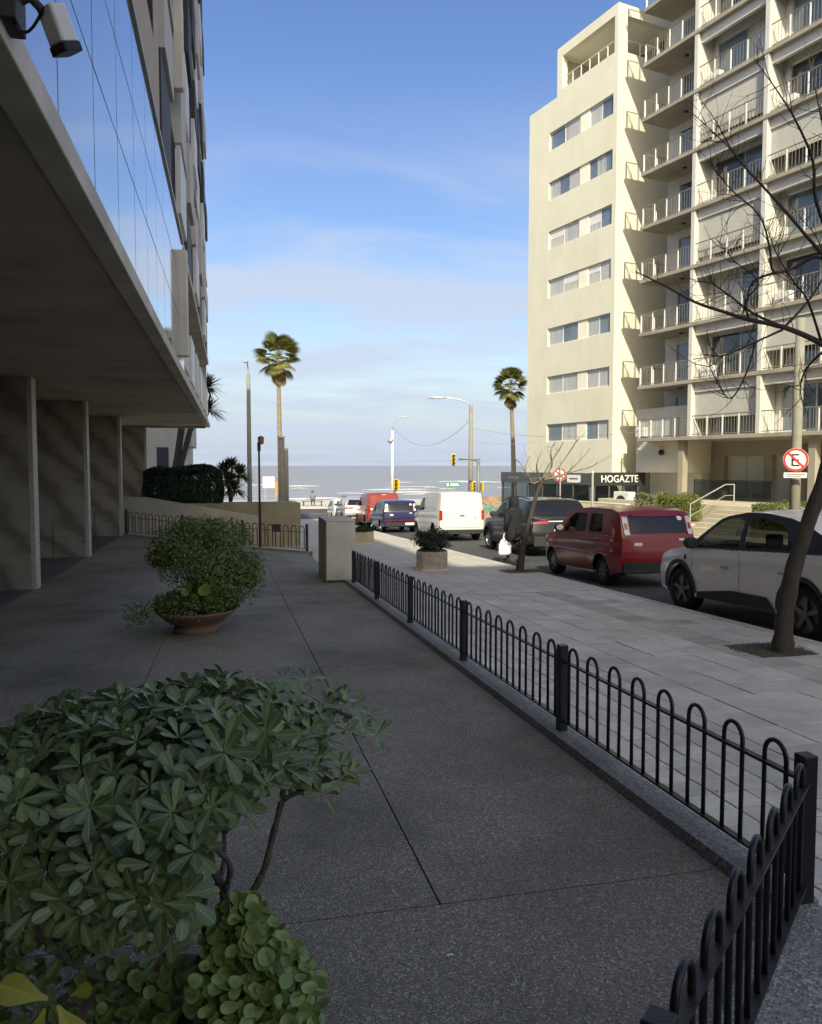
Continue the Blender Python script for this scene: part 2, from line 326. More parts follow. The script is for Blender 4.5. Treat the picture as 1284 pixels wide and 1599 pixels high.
def holes_wall(mb, x0, x1, z0, z1, holes, y, depth, f=None):
    """front skin in the plane y with rectangular holes and reveals going to y+depth"""
    f = f or (lambda a, b, c: (a, b, c))
    xs = sorted({x0, x1, *[h[0] for h in holes], *[h[1] for h in holes]}); zs = sorted({z0, z1, *[h[2] for h in holes], *[h[3] for h in holes]})
    for i in range(len(xs) - 1):
        for j in range(len(zs) - 1):
            cx, cz = (xs[i] + xs[i + 1]) / 2, (zs[j] + zs[j + 1]) / 2
            if any(h[0] < cx < h[1] and h[2] < cz < h[3] for h in holes): continue
            mb.quad(f(xs[i], y, zs[j]), f(xs[i + 1], y, zs[j]), f(xs[i + 1], y, zs[j + 1]), f(xs[i], y, zs[j + 1]))
    for a, b, c, d in holes:
        e = y + depth
        mb.quad(f(a, y, c), f(b, y, c), f(b, e, c), f(a, e, c)); mb.quad(f(a, e, d), f(b, e, d), f(b, y, d), f(a, y, d))
        mb.quad(f(a, y, c), f(a, e, c), f(a, e, d), f(a, y, d)); mb.quad(f(b, e, c), f(b, y, c), f(b, y, d), f(b, e, d))
def panel(name, poly, zf, thick, mat, parent=None, cell=0.6, kind=None):
    """convex XY polygon cut to cells, draped on zf and given thickness"""
    bm = bmesh.new(); bm.faces.new([bm.verts.new((x, y, 0)) for x, y in poly])
    xs = [p[0] for p in poly]; ys = [p[1] for p in poly]
    def cut(co, no):
        bmesh.ops.bisect_plane(bm, geom=bm.verts[:] + bm.edges[:] + bm.faces[:], plane_co=co, plane_no=no)
    k = math.floor(min(xs) / cell + 1) * cell
    while k < max(xs): cut((k, 0, 0), (1, 0, 0)); k += cell
    k = math.floor(min(ys) / cell + 1) * cell
    while k < max(ys): cut((0, k, 0), (0, 1, 0)); k += cell
    bm.normal_update()
    if bm.faces[:][0].normal.z < 0: bmesh.ops.reverse_faces(bm, faces=bm.faces[:])
    for v in bm.verts: v.co.z = zf(v.co.x, v.co.y)
    if thick:
        r_ = bmesh.ops.extrude_face_region(bm, geom=bm.faces[:])
        # extruded copy becomes the top; shift the originals down
        new = {v for v in r_['geom'] if isinstance(v, bmesh.types.BMVert)}
        for v in bm.verts:
            if v not in new: v.co.z -= thick
    me = bpy.data.meshes.new(name); bm.to_mesh(me); bm.free()
    o = link(name, me, mat, parent)
    if kind: o['kind'] = kind
    return o
def leaves_mesh(mb, pts, size, fold=0.15, aspect=0.5, jit=0.35):
    """pts: list of (pos, normal-ish direction); one diamond leaf of two folded faces each"""
    if mb.t is None: mb.t = []
    for p, d in pts:
        d = Vector(d).normalized(); a = d.orthogonal().normalized(); a.rotate(Matrix.Rotation(random.uniform(0, 6.28), 3, d))
        d = (d + Vector((random.uniform(-jit, jit), random.uniform(-jit, jit), random.uniform(-jit, jit)))).normalized()
        a = (a - d * a.dot(d)).normalized(); b = d.cross(a)
        s = size * random.uniform(0.7, 1.25); wd = s * aspect * 0.5; tn = random.uniform(0.05, 0.95)
        p = Vector(p); i = len(mb.v)
        mb.v += [tuple(p - a * s * 0.5), tuple(p + b * wd + d * fold * s), tuple(p + a * s * 0.5), tuple(p - b * wd + d * fold * s)]
        mb.f += [(i, i + 1, i + 2), (i, i + 2, i + 3)]; mb.t += [tn] * 4
def rnd_dir():
    while True:
        v = Vector((random.uniform(-1, 1), random.uniform(-1, 1), random.uniform(-1, 1)))
        if 0.05 < v.length < 1: return v.normalized()

# ================================================================== THE SETTING
def strip(name, x0, x1, ys, zf, mat, thick=0.0, parent=None, kind='structure', label=None, nx=1):
    mb = MB()
    X0 = x0 if callable(x0) else (lambda y: x0); X1 = x1 if callable(x1) else (lambda y: x1)
    for a, b in zip(ys, ys[1:]):
        for k in range(nx):
            f0, f1 = k / nx, (k + 1) / nx
            mb.quad((X0(a) + (X1(a) - X0(a)) * f0, a, zf(a)), (X0(a) + (X1(a) - X0(a)) * f1, a, zf(a)), (X0(b) + (X1(b) - X0(b)) * f1, b, zf(b)), (X0(b) + (X1(b) - X0(b)) * f0, b, zf(b)))
    if thick:
        a, b = ys[0], ys[-1]
        for p, q in zip(ys, ys[1:]):
            mb.quad((X0(p), p, zf(p) - thick), (X0(p), p, zf(p)), (X0(q), q, zf(q)), (X0(q), q, zf(q) - thick))
            mb.quad((X1(p), p, zf(p)), (X1(p), p, zf(p) - thick), (X1(q), q, zf(q) - thick), (X1(q), q, zf(q)))
        mb.quad((X0(a), a, zf(a) - thick), (X1(a), a, zf(a) - thick), (X1(a), a, zf(a)), (X0(a), a, zf(a)))
        mb.quad((X0(b), b, zf(b)), (X1(b), b, zf(b)), (X1(b), b, zf(b) - thick), (X0(b), b, zf(b) - thick))
    o = mb.build(name, mat, parent)
    if kind: o['kind'] = kind
    if label: o['label'] = label
    return o
YS = [-90, -40, 0, 30, 54]
EARTH = M('earth', (0.16, 0.14, 0.11), 0.95, 0.2, 0.8)
strip('ground', -260, 260, YS + [86], lambda y: road_z(y) - 0.06, EARTH)
KX = lambda y: 17.2 - 0.055 * (y - 15)                   # far kerb
strip('road', 6.35, KX, YS, road_z, ASPH)
strip('coast_road', -260, 260, [54, 69], lambda y: road_z(60) - 0.002, ASPH)
# painted lines on the coast road
lm = MB(); 
for k in range(-12, 14): lm.box(k * 6.0, k * 6.0 + 3.0, 61.4, 61.55, road_z(60) + 0.002, road_z(60) + 0.004)
for k in range(13): lm.box(7.0 + k * 0.8, 7.45 + k * 0.8, 50.4, 53.2, road_z(50.4) + 0.004, road_z(50.4) + 0.008)
PAINTW = M('white road paint', (0.62, 0.61, 0.57), 0.7, 0.15, 4)
lmo = lm.build('road_marking', PAINTW); lmo['kind'] = 'structure'
strip('promenade', -260, 260, [69, 83.5], lambda y: road_z(60) + 0.13, PROM, 0.5)
strip('beach', -260, 260, [83.5, 150], lambda y: -4.2 - (y - 83.5) * 0.03, SAND)
strip('pavement_far_side', KX, lambda y: KX(y) + 9.0, [-30, 0, 30, 54], lambda y: pave_z(y), BEIGE, 0.3)
# far kerb stones
fk = MB().box(-0.08, 0.08, 0, 1.18, -0.3, 0.006).build('kerb_stone', GRAN, bpy.data.objects['pavement_far_side'], bevel=0.015)
fk.location = (KX(8), 8, pave_z(8)); fk.rotation_euler = (-math.atan(SL), 0, math.atan(0.055))
for k in range(1, 34):
    y = 8 + k * 1.2; share(fk, bpy.data.objects['pavement_far_side'], (KX(y), y, pave_z(y)), (-math.atan(SL), 0, math.atan(0.055)))
# sea
def seamat():
    m, t, p = principled('brown estuary water'); N = t.nodes.new; L = t.links.new
    geo = N('ShaderNodeNewGeometry'); sx = N('ShaderNodeSeparateXYZ'); L(geo.outputs['Position'], sx.inputs[0])
    mpn = N('ShaderNodeMapping'); mpn.inputs['Scale'].default_value = (0.05, 0.22, 1); L(geo.outputs['Position'], mpn.inputs[0])
    n = N('ShaderNodeTexNoise'); n.inputs['Scale'].default_value = 1.0; n.inputs['Detail'].default_value = 6; L(mpn.outputs[0], n.inputs[0])
    b = N('ShaderNodeBump'); b.inputs['Strength'].default_value = 0.9; b.inputs['Distance'].default_value = 1.2; L(n.outputs[0], b.inputs['Height']); L(b.outputs[0], p.inputs['Normal'])
    near = N('ShaderNodeMapRange'); near.inputs[1].default_value = 420; near.inputs[2].default_value = 150; L(sx.outputs[1], near.inputs[0])
    m2 = N('ShaderNodeMapping'); m2.inputs['Scale'].default_value = (0.018, 0.10, 1); L(geo.outputs['Position'], m2.inputs[0])
    n2 = N('ShaderNodeTexNoise'); n2.inputs['Scale'].default_value = 1.0; n2.inputs['Detail'].default_value = 5; n2.inputs['Distortion'].default_value = 0.6; L(m2.outputs[0], n2.inputs[0])
    th = N('ShaderNodeMapRange'); th.inputs[1].default_value = 0.56; th.inputs[2].default_value = 0.66; L(n2.outputs[0], th.inputs[0])
    ml = N('ShaderNodeMath'); ml.operation = 'MULTIPLY'; L(th.outputs[0], ml.inputs[0]); L(near.outputs[0], ml.inputs[1])
    ra = N('ShaderNodeValToRGB'); ra.color_ramp.elements[0].color = (0.19, 0.180, 0.172, 1); ra.color_ramp.elements[1].color = (0.30, 0.285, 0.272, 1); L(n.outputs[0], ra.inputs[0])
    mi = N('ShaderNodeMix'); mi.data_type = 'RGBA'; L(ml.outputs[0], mi.inputs[0]); L(ra.outputs[0], mi.inputs[6]); mi.inputs[7].default_value = (0.45, 0.45, 0.45, 1)
    L(mi.outputs[2], p.inputs['Base Color']); p.inputs['Roughness'].default_value = 0.35; p.inputs['Specular IOR Level'].default_value = 0.3
    return m
SEA = seamat()
mb = MB(); mb.quad((-15000, 110, -5.0), (15000, 110, -5.0), (15000, 22000, -5.0), (-15000, 22000, -5.0)); o = mb.build('sea', SEA); o['kind'] = 'structure'
# rolling breakers near the beach, real ridges of foamy water
FOAM = M('white surf', (0.42, 0.42, 0.42), 0.8, 0.12, 0.6, 0.6, 2.0)
mb = MB()
for k in range(46):
    yb = random.uniform(140, 330); xb = random.uniform(-90, 130); ln = random.uniform(4, 20); n = 12; hh = random.uniform(0.12, 0.3)
    for q in range(n):
        f0, f1 = q / n, (q + 1) / n; h0, h1 = hh * math.sin(math.pi * f0) ** 0.6, hh * math.sin(math.pi * f1) ** 0.6
        wob0, wob1 = 1.6 * math.sin(f0 * 6 + k) + 0.6 * math.sin(f0 * 19 + k), 1.6 * math.sin(f1 * 6 + k) + 0.6 * math.sin(f1 * 19 + k)
        A, B = (xb + ln * f0, yb + wob0), (xb + ln * f1, yb + wob1)
        mb.quad((A[0], A[1] - 1.6 * (h0 + .02), -5.0), (B[0], B[1] - 1.6 * (h1 + .02), -5.0), (B[0], B[1], -4.98 + h1), (A[0], A[1], -4.98 + h0))
        mb.quad((A[0], A[1], -4.98 + h0), (B[0], B[1], -4.98 + h1), (B[0], B[1] + 1.5, -5.0), (A[0], A[1] + 1.5, -5.0))
o = mb.build('surf', FOAM, smooth=True); tag(o, 'white breakers rolling in on the brown sea', 'surf', kind='stuff')

# ---- near pavement with tiles and kerb stones
FARPAV = None
def farpave():
    m, t, p = principled('tiled pavement'); N = t.nodes.new; L = t.links.new
    geo = N('ShaderNodeNewGeometry'); br = N('ShaderNodeTexBrick'); br.offset = 0.0; br.inputs['Scale'].default_value = 1.0; br.inputs['Brick Width'].default_value = 0.4; br.inputs['Row Height'].default_value = 0.4; br.inputs['Mortar Size'].default_value = 0.006
    br.inputs['Color1'].default_value = (0.60, 0.555, 0.465, 1); br.inputs['Color2'].default_value = (0.52, 0.48, 0.40, 1); br.inputs['Mortar'].default_value = (0.13, 0.125, 0.115, 1); L(geo.outputs['Position'], br.inputs[0])
    n = N('ShaderNodeTexNoise'); n.inputs['Scale'].default_value = 0.9; n.inputs['Detail'].default_value = 8; L(geo.outputs['Position'], n.inputs[0])
    mr = N('ShaderNodeMapRange'); mr.inputs[1].default_value = 0.4; mr.inputs[2].default_value = 0.7; mr.inputs[4].default_value = 0.4; L(n.outputs[0], mr.inputs[0])
    mi = N('ShaderNodeMix'); mi.data_type = 'RGBA'; L(mr.outputs[0], mi.inputs[0]); L(br.outputs[0], mi.inputs[6]); mi.inputs[7].default_value = (0.36, 0.32, 0.26, 1)
    L(mi.outputs[2], p.inputs['Base Color']); p.inputs['Roughness'].default_value = 0.8
    return m
FP = farpave()
MORT = M('mortar bed', (0.11, 0.105, 0.085), 0.95, 0.2, 6)
pav = strip('pavement', 1.2, 6.2, [-8, 0, 15], lambda y: pave_z(y) - 0.012, MORT, 0.25, nx=2)
strip('pavement_beyond', 2.0, 6.2, [15, 30, 54], pave_z, FP, 0.25)
strip('pavement_corner', -60, 2.0, [20.6, 30, 54], lambda y: pave_z(y) - 0.004, FP, 0.25)
TS = -math.atan(SL)
def flag(name, sx, sy, mat): return MB().box(0, sx, 0, sy, -0.06, 0).build(name, mat, pav, bevel=0.004)
t_small = flag('paving_tile', 0.190, 0.190, TILE2); t_big = flag('paving_flagstone', 0.392, 0.392, TILE); first = [True, True]
DIRT = M('soiled tile', (0.44, 0.40, 0.33), 0.85, 0.2, 4, 0.3, 90, rand=0.12)
t_dirt = flag('soiled_flagstone', 0.395, 0.395, DIRT)
def put(src, used, x, y):
    dz = random.uniform(-0.002, 0.002)
    if not used: src.location = (x, y, pave_z(y) + dz); src.rotation_euler = (TS + random.uniform(-.003, .003), random.uniform(-.003, .003), 0)
    else: share(src, pav, (x, y, pave_z(y) + dz), (TS + random.uniform(-.003, .003), random.uniform(-.003, .003), 0))
n_s = n_b = n_d = 0
for j in range(34):
    for i in range(4): put(t_small, n_s, 2.20 + i * 0.2, 2.2 + j * 0.2); n_s += 1
for j in range(26):
    for i in range(8):
        x = 3.0 + i * 0.4; y = 2.0 + j * 0.4
        if i < 4 and y < 4.2 and False: continue
        if i == 5 or (i == 6 and j % 5 == 2): put(t_dirt, n_d, x, y); n_d += 1
        else: put(t_big, n_b, x, y); n_b += 1
# remaining sheet of paving beyond the single stones (level with them)
strip('paving_sheet', 2.2, 6.2, [12.4, 15.0], lambda y: pave_z(y), FP, 0, pav, kind='stuff')
strip('paving_sheet', 2.2, 3.0, [9.0, 12.4], lambda y: pave_z(y) + 0.001, FP, 0, pav, kind='stuff')
strip('gutter_slab', 2.13, 2.2, [-2, 15], lambda y: pave_z(y) - 0.002, GRAN, 0, pav, kind=None)
ks = MB().box(0, 0.148, 0, 0.985, -0.3, 0.004).build('kerb_stone', GRAN, pav, bevel=0.02); ks.location = (6.202, 3, pave_z(3)); ks.rotation_euler = (TS, 0, 0)
for k in range(1, 48): share(ks, pav, (6.202, 3 + k * 1.0, pave_z(3 + k)), (TS, random.uniform(-.01, .01), 0))

# ---- terrace of large aggregate slabs
A = Vector((2.04, 2.43)); B = Vector((0.775, 1.285)); DG = (B - A).normalized(); DN = Vector((DG.y, -DG.x))   # diagonal run; DN points away from the terrace
if DN.dot(Vector((1, -1))) < 0: DN = -DN
terr = panel('terrace', [(-9, -4), (-1.9, -4), (1.93, 2.5), (1.93, 20.65), (-3.1, 24.2), (-9, 24.2)], lambda x, y: terr_z(x, y) - 0.014, 0.6, MORT, kind='structure', cell=1.0)
xs = [-3.12, -0.72, 0.75, 1.93]; ys = [-3.9, 2.78, 6.95, 11.1, 15.3, 19.5, 24.3]; g = 0.004
EA, EB = Vector((2.0, 20.6)), Vector((-3.1, 24.2)); EN = Vector((EA - EB).normalized().yx); EN = Vector((-EN.x, EN.y)); EN = EN if EN.y > 0 else -EN
for j in range(6):
    for i in range(3 if j else 1):
        x0, x1, y0, y1 = xs[i] + g, xs[i + 1] - g, ys[j] + g, ys[j + 1] - g
        poly = [(x0, y0), (x1, y0), (x1, y1), (x0, y1)]
        if j == 0:
            poly = [(xs[0] + g, y0), (1.93 - g, y0), (1.93 - g, y1), (xs[0] + g, y1)]
            # clip by the diagonal
            def cutoff(poly):
                out = []
                for k in range(len(poly)):
                    p, q = Vector(poly[k]), Vector(poly[(k + 1) % len(poly)]); dp, dq = (p - A).dot(DN) + 0.10, (q - A).dot(DN) + 0.10
                    if dp <= 0: out.append(tuple(p))
                    if dp * dq < 0: out.append(tuple(p + (q - p) * (dp / (dp - dq))))
                return out
            poly = cutoff(poly)
            if len(poly) < 3: continue
        if j == 5:
            out = []
            for k in range(len(poly)):
                p, q = Vector(poly[k]), Vector(poly[(k + 1) % len(poly)]); dp, dq = (p - EA).dot(EN) + 0.03, (q - EA).dot(EN) + 0.03
                if dp <= 0: out.append(tuple(p))
                if dp * dq < 0: out.append(tuple(p + (q - p) * (dp / (dp - dq))))
            poly = out
            if len(poly) < 3: continue
        panel('terrace_slab', poly, terr_z, 0.013, TERR, terr)
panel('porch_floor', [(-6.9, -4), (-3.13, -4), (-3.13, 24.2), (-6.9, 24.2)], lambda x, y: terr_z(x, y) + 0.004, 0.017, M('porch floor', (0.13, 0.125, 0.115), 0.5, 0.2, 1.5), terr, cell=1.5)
# raised edging under the fences
def edging(p0, p1, wi, wo, name='edging_kerb', h=0.035):
    d = (p1 - p0); L_ = d.length; d.normalize(); nrm = Vector((d.y, -d.x))
    if nrm.dot(Vector((1, -0.2))) < 0: nrm = -nrm
    mb = MB(); n = max(1, int(L_ / 1.0)); prof = [(-wi, -0.02), (-wi + 0.02, h), (wo - 0.03, h), (wo, h - 0.03), (wo, -0.32)]
    rows = []
    for k in range(n + 1):
        p = p0 + d * (L_ * k / n); rows.append([(p.x + nrm.x * a, p.y + nrm.y * a, right_z(p.y) + b) for a, b in prof])
    for r0, r1 in zip(rows, rows[1:]):
        for a in range(len(prof) - 1): mb.quad(r0[a], r1[a], r1[a + 1], r0[a + 1])
    mb.poly(rows[0]); mb.poly(list(reversed(rows[-1])))
    return mb.build(name, TKERB, terr)
edging(A + Vector((0, 0.03)), Vector((2.03, 14.1)), 0.10, 0.10)
edging(A, A + DG * 3.4, 0.11, 0.34)
mb = MB(); eo = EN * 0.15
for k in range(8):
    a_, b_ = EB.lerp(EA, k / 8), EB.lerp(EA, (k + 1) / 8); za, zb = terr_z(a_.x, a_.y), terr_z(b_.x, b_.y); c_, d_ = a_ + eo, b_ + eo
    mb.quad((a_.x, a_.y, za + .05), (b_.x, b_.y, zb + .05), (d_.x, d_.y, zb + .05), (c_.x, c_.y, za + .05)); mb.quad((a_.x, a_.y, za - .1), (b_.x, b_.y, zb - .1), (b_.x, b_.y, zb + .05), (a_.x, a_.y, za + .05)); mb.quad((c_.x, c_.y, za + .05), (d_.x, d_.y, zb + .05), (d_.x, d_.y, zb - .8), (c_.x, c_.y, za - .8))
mb.build('back_kerb', TKERB, terr)

# ================================================================== LEFT BUILDING
FX = -0.70                                     # facade plane
lb = thing('apartment_building', 'grey apartment building on the left with dark overhanging porch and mirrored glass band', 'building', (FX, 0, 0))
Y0, Y1, TOP = -30.0, 29.8, 21.0
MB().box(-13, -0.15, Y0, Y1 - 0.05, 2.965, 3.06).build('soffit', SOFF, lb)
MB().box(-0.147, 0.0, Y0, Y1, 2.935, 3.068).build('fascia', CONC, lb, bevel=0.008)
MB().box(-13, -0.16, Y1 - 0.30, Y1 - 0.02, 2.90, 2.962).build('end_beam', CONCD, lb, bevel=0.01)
# fins of travertine between porch bays
for k, y in enumerate((-1.9, 3.3, 8.45, 13.65, 18.55, 24.0)):
    zb = left_z(y) - 0.05
    f = MB().box(-4.2, -2.45, y, y + 0.28, zb, 2.962).build('fin_wall', MARB, lb, bevel=0.006)
    MB().box(-2.448, -2.37, y - 0.004, y + 0.284, zb, 2.960).build('fin_edge', MARBE, f, bevel=0.006)
    if k > 2: MB().box(-3.1, -2.46, y - 0.03, y - 0.004, zb, zb + 0.75).build('plinth_slab', MARB, f, bevel=0.004); MB().box(-4.1, -3.13, y - 0.02, y - 0.004, zb + 1.2, zb + 2.3).build('veneer_slab', MARB, f, bevel=0.004)
f = MB().box(-3.6, -2.28, 29.45, 29.7, -1.2, 2.898).build('fin_wall', MARB, lb, bevel=0.006)
MB().box(-2.278, -2.2, 29.446, 29.704, -1.2, 2.895).build('fin_edge', MARBE, f, bevel=0.006)
hl = []
for y in (-0.8, 4.4, 9.6, 14.7, 19.7): hl.append((y, y + 2.9, -0.4, 2.3))
mb = MB(); holes_wall(mb, Y0, 24.6, -1.2, 2.97, hl, 0, 0.2, lambda a, b, c: (-5.6 - b, a, c)); mb.build('porch_wall', MARB, lb)
for h in hl:
    wv = MB().box(-5.76, -5.74, h[0], h[1], h[2], h[3]).build('porch_window', DGL, lb)
    fr = MB()
    for k in range(4): yy = h[0] + (h[1] - h[0]) * k / 3; fr.box(-5.738, -5.70, yy - .03, yy + .03, h[2], h[3])
    fr.build('window_frame', PLASTIC, wv)
MB().box(-13, -4.25, 24.3, 24.6, -1.2, 2.96).build('porch_end_wall', MARB, lb)
# mirrored glass band: three rows of panels
rowz = [3.075, 3.76, 4.40, 5.12]
gp = {}
for r_ in range(3):
    for k in range(17):
        y = -3.0 + k * 0.97; tilt = random.uniform(-0.0025, 0.0025)
        if r_ not in gp:
            gp[r_] = MB().box(-0.02, 0.0, 0.008, 0.962, 0.008, rowz[r_ + 1] - rowz[r_] - 0.008).build('glass_panel', MIRG, lb); o = gp[r_]
        else: o = share(gp[r_], lb)
        o.location = (-0.012, y, rowz[r_]); o.rotation_euler = (random.uniform(-.001, .001), tilt, tilt * 0.6)
MB().box(-0.30, -0.045, -3.0, 13.5, 3.07, 5.2).build('glass_backing', PLASTIC, lb)
MB().box(-0.045, 0.01, -3.0, 13.5, 5.125, 5.17).build('glass_coping', ALUG, lb)
# upper storeys: tan wall with deep dark loggias
hl = []
for k in range(4):
    z = 6.05 + k * 2.8
    for y in (-24, -19, -14, -9, -4, 1.0, 5.6): hl.append((y, y + 3.4, z, z + 1.75))
mb = MB(); holes_wall(mb, Y0, 9.6, 5.17, TOP, hl, 0, 0.45, lambda a, b, c: (-0.03 - b, a, c)); mb.build('upper_wall', TANW, lb)
for h in hl:
    if h[0] > 0: MB().box(-0.46, -0.034, h[1] - 0.05, h[1] - 0.002, h[2] + 0.002, h[3] - 0.002).build('dark_reveal_sheet', PLASTIC, lb)  # dark sheet added on the far reveal, standing in for recess shade
for h in hl:
    MB().box(-0.47, -0.45, h[0], h[1], h[2], h[3]).build('window', DGL, lb)
# recessed stretch behind the balconies
MB().box(-1.25, -0.9, 9.6, Y1, 3.07, TOP).build('balcony_back_wall', REDW, lb)
MB().box(-1.2, -0.04, 9.45, 9.6, 5.17, TOP).build('pier', TANW, lb, bevel=0.01)
MB().box(-1.6, -0.10, Y1 - 0.22, Y1, 3.07, TOP).build('end_pier', CONC, lb, bevel=0.01)
BALW = M('balcony screen', (0.74, 0.70, 0.60), 0.7, 0.08, 2, wear=0.3, wearcol=(0.3, 0.27, 0.22))
MB().box(-0.035, 0.11, 12.45, 12.62, 3.2, 4.78).build('balcony_screen', BALW, lb, bevel=0.02)
for k in range(6):
    z = 5.17 + k * 2.75
    MB().box(-0.9, -0.02, 9.6, Y1 - 0.22, z, z + 0.16).build('balcony_slab', CONC, lb, bevel=0.01)
    MB().box(-0.05, 0.10, 12.45, 12.62, z + 2.25 - 0.3, z + 3.95 - 0.3).build('balcony_screen', BALW, lb, bevel=0.02) if k % 2 == 0 else None
    y = 9.7
    i = 0
    while y < Y1 - 1.6:
        ln = 1.15 if i % 2 else 1.55
        if i % 2 == 0:
            MB().box(-0.10, -0.015 + (0.05 if i % 4 else 0.0), y, y + ln, z + 0.162, z + 1.15).build('balcony_panel', ALU if (i + k) % 4 else PLASTIC, lb, bevel=0.006)
            MB().box(-0.2, 0.045 if (i + k) % 3 else 0.02, y + 0.3, y + ln + 0.2, z + 1.3, z + 2.1 + 0.3 * (i % 3)).build('awning_cassette', PLASTIC if (i + k) % 2 else WHITE, lb, bevel=0.01)
        else:
            rr = MB(); rr.tube([(-0.05, y, z + 1.1), (-0.05, y + ln, z + 1.1)], 0.022, 6)
            for q in range(6): rr.tube([(-0.05, y + ln * q / 5, z + 0.16), (-0.05, y + ln * q / 5, z + 1.1)], 0.01, 5)
            rr.build('balcony_railing', IRON, lb)
        if i % 3 == 1: MB().box(-0.62, -0.56, y, y + 1.7, z + 0.162, z + 2.4).build('window', DGL, lb)
        y += ln + 0.06; i += 1
    for q, yy in enumerate((15.2, 18.6, 22.0, 25.6)): MB().box(-0.9, -0.03, yy, yy + 0.12, z + 0.162, z + 2.745).build('balcony_divider', REDW if (k == 0 or q == 1) else WHITE, lb)
MB().box(-13, -1.25, Y0, Y1 - 0.25, 3.07, TOP).build('core_wall', TANW, lb)
MB().box(-0.9, -0.045, 13.56, Y1 - 0.23, 3.07, 3.2).build('balcony_slab', CONC, lb)
for q in range(6):
    y = 13.7 + q * 2.5
    MB().box(-0.10, -0.015, y, y + 1.6, 3.205, 4.1).build('balcony_panel', ALU if q % 2 else BALW, lb, bevel=0.006)
    MB().box(-0.60, -0.56, y, y + 1.9, 3.205, 5.1).build('window', DGL, lb)
# surveillance camera bracketed to the fascia
sc_ = thing('security_camera', 'white surveillance camera with black hood on a wall bracket, top left', 'camera', tuple(at(92, 45, 2.45)))
p0 = at(92, 45, 2.45)
axis = (at(101, 72, 2.485) - at(83, 22, 2.45)).normalized()
mt = axis.to_track_quat('Z', 'Y').to_matrix()
def rrect(wd, hg, r_, n=4):
    out = []
    for cx_, cy_, a0 in ((wd - r_, hg - r_, 0), (-wd + r_, hg - r_, 90), (-wd + r_, -hg + r_, 180), (wd - r_, -hg + r_, 270)):
        for k in range(n + 1): a = R(a0 + 90 * k / n); out.append((cx_ + r_ * math.cos(a), cy_ + r_ * math.sin(a)))
    return out
mb = MB(); mb.prism(rrect(0.038, 0.032, 0.012), -0.062, 0.042, lambda a, b, h: mt @ Vector((a, b, h))); mb.build('housing', M('camera housing', (0.85, 0.83, 0.76), 0.5, 0.06, 10), sc_, bevel=0.004)
mb = MB(); mb.prism(rrect(0.041, 0.035, 0.013), 0.043, 0.07, lambda a, b, h: mt @ Vector((a, b, h))); mb.build('lens_hood', PLASTIC, sc_, bevel=0.003)
base = Vector((FX, at(30, 12, 2.6).y, 3.05)) - p0
e0 = mt @ Vector((-0.0, -0.035, -0.05))
mb = MB(); mb.tube([base + Vector((0.0, 0, 0)), base + Vector((0.08, 0.0, 0.05)), e0 + Vector((-0.05, 0, 0.05)), e0], 0.013, 8); mb.build('bracket_arm', PLASTIC, sc_)
mb = MB(); mb.box(-0.0, 0.05, -0.09, 0.05, -0.07, 0.10, Matrix.Translation(base)); mb.build('wall_plate', PLASTIC, sc_, bevel=0.006)
mb = MB(); pts = []
for k in range(9): f = k / 8; q = base.lerp(e0, f); q.z -= 0.07 * math.sin(math.pi * f); pts.append(q)
mb.tube(pts, 0.005, 6); mb.build('cable', PLASTIC, sc_)

# ================================================================== PILLAR AND FENCES
pil = thing('concrete_pillar', 'stubby grey concrete pillar where the hoop fence ends', 'pillar', (1.62, 13.75, right_z(13.75)))
MB().box(0, 0.52, 0, 1.25, -0.3, 1.07).build('shaft', CONC, pil, bevel=0.012)
MB().box(-0.006, 0.526, -0.006, 1.256, 1.072, 1.09).build('cap', CONC, pil, bevel=0.006)
mb = MB(); mb.t = []
pts = [(Vector((random.uniform(-0.06, 0.6), random.uniform(-0.10, -0.01), random.uniform(0, .04))), (0, -0.3, 1)) for k in range(500)]
leaves_mesh(mb, pts, 0.03); mb.build('moss', GRASS, pil)['kind'] = 'stuff'

